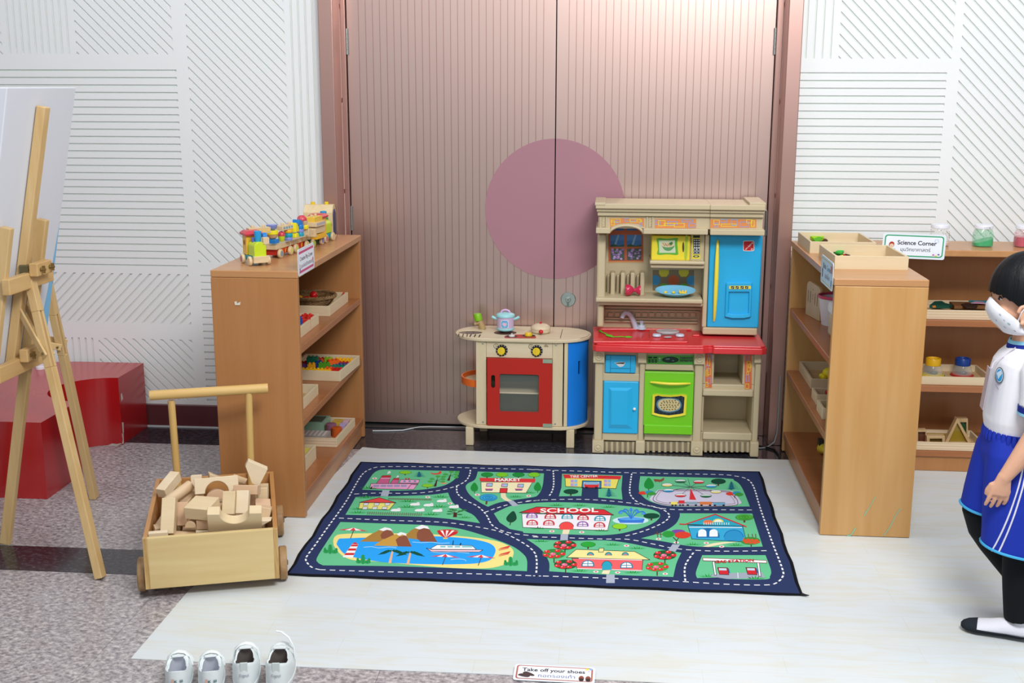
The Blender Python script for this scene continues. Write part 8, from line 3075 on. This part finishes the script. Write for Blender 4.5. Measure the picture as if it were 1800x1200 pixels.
for dx in (0.0, 0.016):
    q = MB()
    pts = []
    for t in range(7):
        z = 0.79 - t * 0.0137
        xx_ = 1.15 + dx
        yy = 3.2 - 0.022 - 0.022 * min(1, t / 3.0)
        rr_ = 0.0555
        yy = 3.19 - rr_ * math.sqrt(max(0, 1 - ((xx_ - 1.157) / rr_) ** 2)) - 0.004 + (0.02 if t == 0 else 0.006 if t == 1 else 0.001 if t == 2 else -0.003 if t > 4 else 0)
        pts.append((xx_, yy, z))
    q.tube(pts, 0.0032, NAVYB, 6, squash=0.5)
    deco(ch, 'sleeve_stripe', q)
q = MB()
q.loft([ring(1.148 + dx, YC_, z, a, b_, 32, 2.0, tx=0.14) for dx, z, a, b_ in ((0, 0.847, 0.053, 0.056), (0, 0.856, 0.0505, 0.053), (0, 0.863, 0.0485, 0.051))], NAVYB, cap=False)
deco(ch, 'collar', q, smooth=50, label='navy collar band')
q = MB()
q.loft([ring(1.148, YC_, z, a, b_, 32, 2.0, tx=0.14) for z, a, b_ in ((0.863, 0.0486, 0.0512), (0.872, 0.0462, 0.0488), (0.872, 0.043, 0.0455), (0.855, 0.043, 0.0455))], LBLUE, cap=False)
deco(ch, 'collar_edge', q, smooth=50, label='light blue collar edge')
# chest badge, printed on the shirt's front
def shirt_surf(px, py):
    d = Vector(ray(px, py))
    best = None
    for k in range(400):
        t = 3.05 + k * 0.001
        p = Vector((0, 0, CAM_H)) + d * (t / d.y)
        z = p.z
        for (z0, a0, b0, w0), (z1, a1, b1, w1) in zip(SH, SH[1:]):
            if z0 <= z <= z1:
                f_ = (z - z0) / (z1 - z0)
                a, b_, w_ = a0 + (a1 - a0) * f_, b0 + (b1 - b0) * f_, w0 + (w1 - w0) * f_
                if (abs((p.x - (a + b_) / 2) / ((b_ - a) / 2)) ** 2.3 + abs((p.y - YC_) / w_) ** 2.3) <= 1.02:
                    return p
    return p


pr = Print(lambda u, v: shirt_surf(u, v), (-0.7, -0.7, 0.05), step=0.0005, base=0.0035)
pr.ell(1758, 659, 7.6, 14.2, '31545E', 0, 20)
pr.ell(1758, 659, 6.4, 12.6, 'E4ECF2', 1, 20)
pr.ell(1758, 659, 5.4, 11, '2F9FDC', 2, 20)
pr.poly([(1753.5, 655), (1761, 650), (1763, 656), (1756, 666)], 'CFE6F4', 3)
pr.line([(1751, 675), (1756, 684)], 1.0, 'A9A9B8', 0)
pr.obj('badge_print', ch, label='round blue school badge')
# name card on a lanyard
q = MB()
a, b_ = ony(1739, 645, 3.27), ony(1725, 717, 3.27)
M_ = Matrix.Translation(Vector((0, 0, 0)))
dn = (b_ - a).normalized()
q.bar(a + Vector((0, 0, 0)), b_, 0.05, 0.0022, plain('A9A2B4', 0.35), up=(0.985, -0.13, 0.2))
deco(ch, 'name_card', q, bev=0.0006, seg=1, label='thin name card hanging at the chest')
q = MB()
q.tube([a + Vector((0.0, -0.02, 0)), a + Vector((0.006, -0.01, 0.012)), ony(1752, 632, 3.28), Vector((1.085, 3.285, 0.825)), Vector((1.105, 3.268, 0.853))], 0.0016, plain('C9C4D2', 0.5), 6)
deco(ch, 'lanyard', q)
# shorts
SHORT = plain('2036A8', 0.7, spec=0.2, bump=0.3, bscale=60, var=0.06)
def legtube(rs, yc):
    return [[(x, y, z) for x, y, z in ring((a + b_) / 2, y0, zz, (b_ - a) / 2, w_, 32, 2.2, tx=tl)] for zz, a, b_, y0, w_, tl in rs]
q = MB()
near = ((0.60, 1.066, 1.23, 3.275, 0.06, 0), (0.55, 1.054, 1.242, 3.262, 0.072, 0), (0.48, 1.05, 1.25, 3.255, 0.078, 0), (0.40, 1.052, 1.255, 3.25, 0.08, 0), (0.33, 1.055, 1.26, 3.247, 0.081, 0), (0.272, 1.056, 1.262, 3.245, 0.082, -0.16))
far = ((0.60, 1.068, 1.23, 3.345, 0.06, 0), (0.55, 1.052, 1.235, 3.355, 0.072, 0), (0.48, 1.044, 1.22, 3.365, 0.078, 0), (0.41, 1.036, 1.20, 3.37, 0.08, -0.05), (0.345, 1.03, 1.18, 3.372, 0.08, -0.15))
q.loft(legtube(near, 0), SHORT)
q.loft(legtube(far, 0), SHORT)
q.loft([ring(1.149, YC_, z, a, b_, 36, 2.3) for z, a, b_ in ((0.45, 0.08, 0.1), (0.54, 0.095, 0.11), (0.59, 0.088, 0.102), (0.608, 0.086, 0.1))], SHORT)
so = melt(q, 'shorts', ch, 0.004, SHORT, 5)
so['label'] = 'royal blue sports shorts'
q = MB()
rn = random.Random(2)
for k in range(40):
    a = 2 * PI * k / 40
    cx_, cy_ = 1.149 + 0.0875 * math.cos(a), YC_ + 0.1025 * math.sin(a)
    q.tube([(cx_, cy_, 0.612), (cx_ + 0.002 * math.cos(a), cy_ + 0.002 * math.sin(a), 0.597), (cx_ + 0.003 * math.cos(a), cy_ + 0.003 * math.sin(a), 0.582)], [0.0068, 0.0082, 0.006], SHORT, 6)
deco(ch, 'waistband', q, smooth=60, label='gathered elastic waistband')
for rs, w0 in ((near[-1], 0), (far[-1], 1)):
    zz, a, b_, y0, w_, tl = rs
    q = MB()
    q.tube(ring((a + b_) / 2, y0, zz + 0.002, (b_ - a) / 2 + 0.0005, w_ + 0.0005, 36, 2.2, tx=tl), 0.0042, plain('3FA9DC', 0.7), 6, closed=True)
    deco(ch, 'hem_piping', q, smooth=60, label='light blue hem piping')
for d0, d1 in ((0, 0), (0.0095, 0.004)):
    q = MB()
    pts = []
    for k in range(13):
        z = 0.575 - k * 0.0243
        x = 1.135 - 0.045 * k / 12 + d0 + d1 * k / 12 - 0.02 * (k / 12) ** 2
        # y on the near leg's surface
        for r0, r1 in zip(near, near[1:]):
            if r1[0] <= z <= r0[0]:
                f_ = (r0[0] - z) / (r0[0] - r1[0])
                a, b_, y0, w_ = (r0[i] + (r1[i] - r0[i]) * f_ for i in (1, 2, 3, 4))
        cx_ = (a + b_) / 2
        y = y0 - w_ * max(0.0, 1 - abs((x - cx_) / ((b_ - a) / 2)) ** 2.2) ** (1 / 2.2)
        pts.append((x, y + 0.0003, z))
    q.tube(pts, 0.0024, plain('E6E8F0', 0.7), 6)
    deco(ch, 'side_stripe', q, smooth=60, label='white side stripe')
# leggings and socks
LEG = plain('0F1216', 0.75, spec=0.2, bump=0.2, bscale=400, var=0.05)
q = MB()
q.tube([NL[0], NL[1], NL[2], (1.172, 3.25, 0.2), NL[3], NL[4], (1.186, 3.25, 0.066)], [0.063, 0.06, 0.051, 0.05, 0.0485, 0.047, 0.0475], LEG, 22)
q.tube([FL[0], FL[1], FL[2], (1.105, 3.373, 0.29), FL[3], FL[4], (1.228, 3.382, 0.125)], [0.063, 0.06, 0.055, 0.052, 0.048, 0.046, 0.046], LEG, 22)
so = melt(q, 'leggings', ch, 0.0035, LEG, 4)
so['label'] = 'black leggings under the shorts'
SOCK, SOLE = plain('DFE0EA', 0.85, spec=0.1, bump=0.4, bscale=500, var=0.02), plain('2A2F36', 0.85, spec=0.1, bump=0.4, bscale=500)


def foot(heel, toe, nm, lift=0.0, pitch=0.0):
    ax = (Vector(toe) - Vector(heel))
    L = ax.length
    ax.normalize()
    sd_ = Vector((-ax.y, ax.x, 0)).normalized()
    upv = ax.cross(sd_)
    if upv.z < 0:
        upv = -upv
    prof = ((0.0, 0.012, 0.02, 0.034), (0.05, 0.024, 0.008, 0.05), (0.2, 0.029, 0.003, 0.062), (0.4, 0.029, 0.003, 0.058), (0.6, 0.032, 0.002, 0.046), (0.78, 0.034, 0.002, 0.038), (0.9, 0.028, 0.003, 0.033), (0.97, 0.017, 0.006, 0.027), (1.0, 0.006, 0.012, 0.02))

    def rings_(t0, t1, grow=0.0, zc_=None):
        out = []
        for t, w_, zl_, zh in prof:
            if t < t0 - 1e-6 or t > t1 + 1e-6:
                continue
            c = Vector(heel) + ax * (t * L)
            row = []
            for k in range(18):
                a = 2 * PI * k / 18
                zz = (zl_ + zh) / 2 + (zh - zl_) / 2 * math.sin(a)
                zz = zz + (grow if math.sin(a) > 0 else -grow * 0.3)
                if zc_ is not None:
                    zz = min(zz, zc_ + 0.006 * t)
                row.append(tuple(c + sd_ * ((w_ + grow) * math.cos(a)) + upv * zz))
            out.append(row)
        return out
    q_ = MB()
    q_.loft(rings_(0, 1), SOCK)
    an = Vector(heel) + ax * (0.17 * L)
    if nm == 'near':
        an = Vector((1.186, 3.248, an.z))
    q_.tube([an + upv * 0.03, an + upv * 0.07, an + upv * 0.10 + Vector((0.0, 0, 0))], [0.031, 0.0315, 0.033], SOCK, 18)
    o_ = melt(q_, 'sock', ch, 0.0026, SOCK, 4)
    q_ = MB()
    q_.loft(rings_(0, 1, 0.0012, 0.016), SOLE)
    s_ = deco(ch, 'sock_sole', q_, smooth=60, label='dark grey sock sole')
    q_ = MB()
    q_.loft(rings_(0.78, 1.0, 0.0013), SOLE)
    deco(ch, 'sock_toe', q_, smooth=60, label='dark grey sock toe')


foot((1.224, 3.226, 0.0024), (1.033, 3.293, 0.0024), 'near')
foot((1.285, 3.385, 0.145), (1.215, 3.385, 0.018), 'far')

# ================================================================== WHITE SNEAKERS
SNK = plain('DDE6E8', 0.55, spec=0.35, bump=0.25, bscale=350, var=0.03)
SNK2 = plain('E6EEF0', 0.45, spec=0.4, var=0.02)
LIN = plain('C4C8D2', 0.85, spec=0.1, bump=0.4, bscale=400)
INK = plain('6A625E', 0.85)


def outline(L, W, n=44, toe=1.0, heel=0.0):
    out = []
    for k in range(n):
        a = 2 * PI * k / n - PI / 2          # starts at the heel
        s = math.sin(a)
        y = L / 2 + L / 2 * (abs(s) ** 0.9) * math.copysign(1, s)
        wd = W / 2 * (0.86 + 0.2 * (y / L) - 0.08 * (y / L) ** 2)
        out.append((wd * math.copysign(abs(math.cos(a)) ** 0.72, math.cos(a)), y))
    return out


def sneaker(label, loc, rz, L, W, H, group, dark, kind):
    o = thing('sneaker', label, 'shoe', loc, (0, 0, rz), group)
    so_ = outline(L, W)
    q = MB()
    q.loft([[(x * 0.95, y * 0.985 + 0.001, 0) for x, y in so_], [(x * 1.03, y * 1.01 - 0.001, 0.006) for x, y in so_], [(x * 1.03, y * 1.01 - 0.001, 0.017) for x, y in so_], [(x * 0.97, y, 0.0185) for x, y in so_]], SNK2)
    q.obj('sole', o, smooth=40, label='white rubber sole')
    yo, lo_, wo = L * 0.035, L * 0.54, W * 0.88
    op = [(x / W * wo * (0.98 if y / L < 0.5 else 0.86), yo + y / L * lo_) for x, y in so_]

    def hz(y, z):
        # collar dips at the ankle, rises at the heel and at the tongue
        t = (y - yo) / lo_
        return z + 0.010 * (1 - min(1, t / 0.25)) + 0.012 * max(0, (t - 0.55) / 0.45)
    rings = []
    for f_, z in ((0.0, 0.016), (0.12, 0.03), (0.32, 0.044), (0.6, 0.056), (0.86, 0.064), (1.0, H)):
        e = f_ ** 1.15
        row = []
        for (x, y), (x2, y2) in zip(so_, op):
            xx_, yy = x + (x2 - x) * e, y + (y2 - y) * e
            bulge = 1 + 0.05 * math.sin(PI * f_)
            zz = z if f_ < 0.5 else z + (hz(y2, H) - H) * (f_ - 0.5) / 0.5
            row.append((xx_ * bulge, yy, zz))
        rings.append(row)
    r2 = [[(x2 * 0.93, yo + lo_ / 2 + (y2 - yo - lo_ / 2) * 0.95, hz(y2, H) + 0.0035) for x2, y2 in op]]
    q = MB()
    q.loft(rings + r2 + [[(x2 * 0.80, yo + lo_ / 2 + (y2 - yo - lo_ / 2) * 0.86, hz(y2, H) + 0.001) for x2, y2 in op]], SNK, cap=False)
    q.obj('upper', o, smooth=60)
    q = MB()
    lining = [[(x2 * 0.80, yo + lo_ / 2 + (y2 - yo - lo_ / 2) * 0.86, hz(y2, H) + 0.0012) for x2, y2 in op], [(x2 * 0.84, yo + lo_ / 2 + (y2 - yo - lo_ / 2) * 0.9, H * 0.6) for x2, y2 in op], [(x2 * 0.86, yo + lo_ / 2 + (y2 - yo - lo_ / 2) * 0.95, 0.024) for x2, y2 in op]]
    q.loft(lining, INK if dark else LIN, cap=False)
    q.add([lining[-1][k] for k in range(44)], [list(range(44))], INK if dark else LIN)
    q.obj('lining', o, smooth=60, label='brown-grey lining' if dark else 'pale grey lining')
    q = MB()
    tg = []
    for t in range(5):
        y = yo + lo_ * (0.8 + 0.16 * t)
        z = 0.05 + 0.006 * t if t < 0 else H + 0.018 - 0.009 * t
        tg.append([(-W * 0.2, y, z), (W * 0.2, y, z), (W * 0.22, y + 0.003, z + 0.005), (0, y + 0.003, z + 0.008), (-W * 0.22, y + 0.003, z + 0.005)])
    q.loft(tg, SNK2)
    q.obj('tongue', o, bev=0.001, smooth=50)
    for k, yy in enumerate((0.62, 0.78)):
        q = MB()
        y = yo + lo_ + L * (yy - 0.57) * 0.9
        z0_ = H + 0.010 - k * 0.012
        if kind == 'open' and k == 0:
            pts = [(W * 0.47, y, 0.045), (W * 0.43, y + 0.004, z0_), (W * 0.25, y + 0.014, z0_ + 0.022), (W * 0.0, y + 0.022, z0_ + 0.034), (-W * 0.18, y + 0.024, z0_ + 0.036)]
        else:
            pts = [(W * 0.47, y, 0.04), (W * 0.38, y, z0_ - 0.003), (W * 0.2, y, z0_ + 0.009), (0, y, z0_ + 0.013), (-W * 0.2, y, z0_ + 0.009), (-W * 0.38, y, z0_ - 0.003), (-W * 0.47, y, 0.04)]
        q.tube(pts, 0.0085, SNK2, 8, squash=0.3)
        q.obj('strap', o, smooth=50, label='white fastening strap')
    q = MB()
    q.loft([[(s_ * W * 0.13, yo - 0.002 + dy, z) for s_, dy in ((-1, 0), (1, 0), (1, 0.004), (-1, 0.004))] for z, yo_ in ((0.05, 0), (H + 0.006, 0), (H + 0.016, 0))], plain('CBD8D6', 0.5))
    if kind != 'low':
        q.obj('heel_tab', o, bev=0.0015, label='grey-green heel tab')
    bk = lambda u, v: o.matrix_basis @ Vector((u, yo * 0.22 * (v / 0.05) + 0.0 - 0.0022 + (abs(u) / (W / 2)) ** 2.2 * 0.012 + 0.006 * (v - 0.03) / 0.03, v))
    pr_ = Print(bk, o.matrix_basis.to_3x3() @ Vector((0, -1, 0.2)), step=0.0002, base=0.0022)
    if kind == 'low':
        pr_.rect(-0.012, 0.04, -0.006, 0.052, 'C8A498', 0)
        pr_.text('K  III', 0.006, 0.042, 0.0095, '3A6A6A', 1, 0.03, 1.2, flip=False)
    else:
        pr_.text('Eqpui', 0.0, 0.046, 0.0105, '9AA6AC', 1, 0.01, 1.1, flip=False)
    pr_.obj('heel_print', o, label='small printed marks on the heel')
    return o


def shoe_at(px0, px1, pz, ytop):
    pass


g_ = 'white sneakers at the edge of the vinyl'
sneaker('white sneaker farthest from the sign, low heel and pale lining', (-1.105, 2.698, 0.0003), R(16), 0.165, 0.073, 0.058, g_, False, 'low')
sneaker('white low sneaker second from the end of the row, pale lining', (-1.018, 2.706, 0.0003), R(17), 0.165, 0.072, 0.058, g_, False, 'low')
sneaker('white sneaker with brown lining and fastened strap', (-0.938, 2.738, 0.0003), R(14), 0.17, 0.075, 0.068, g_, True, 'strap')
sneaker('white sneaker nearest the sign, its strap hanging open', (-0.855, 2.744, 0.0003), R(8), 0.17, 0.078, 0.068, g_, True, 'open')
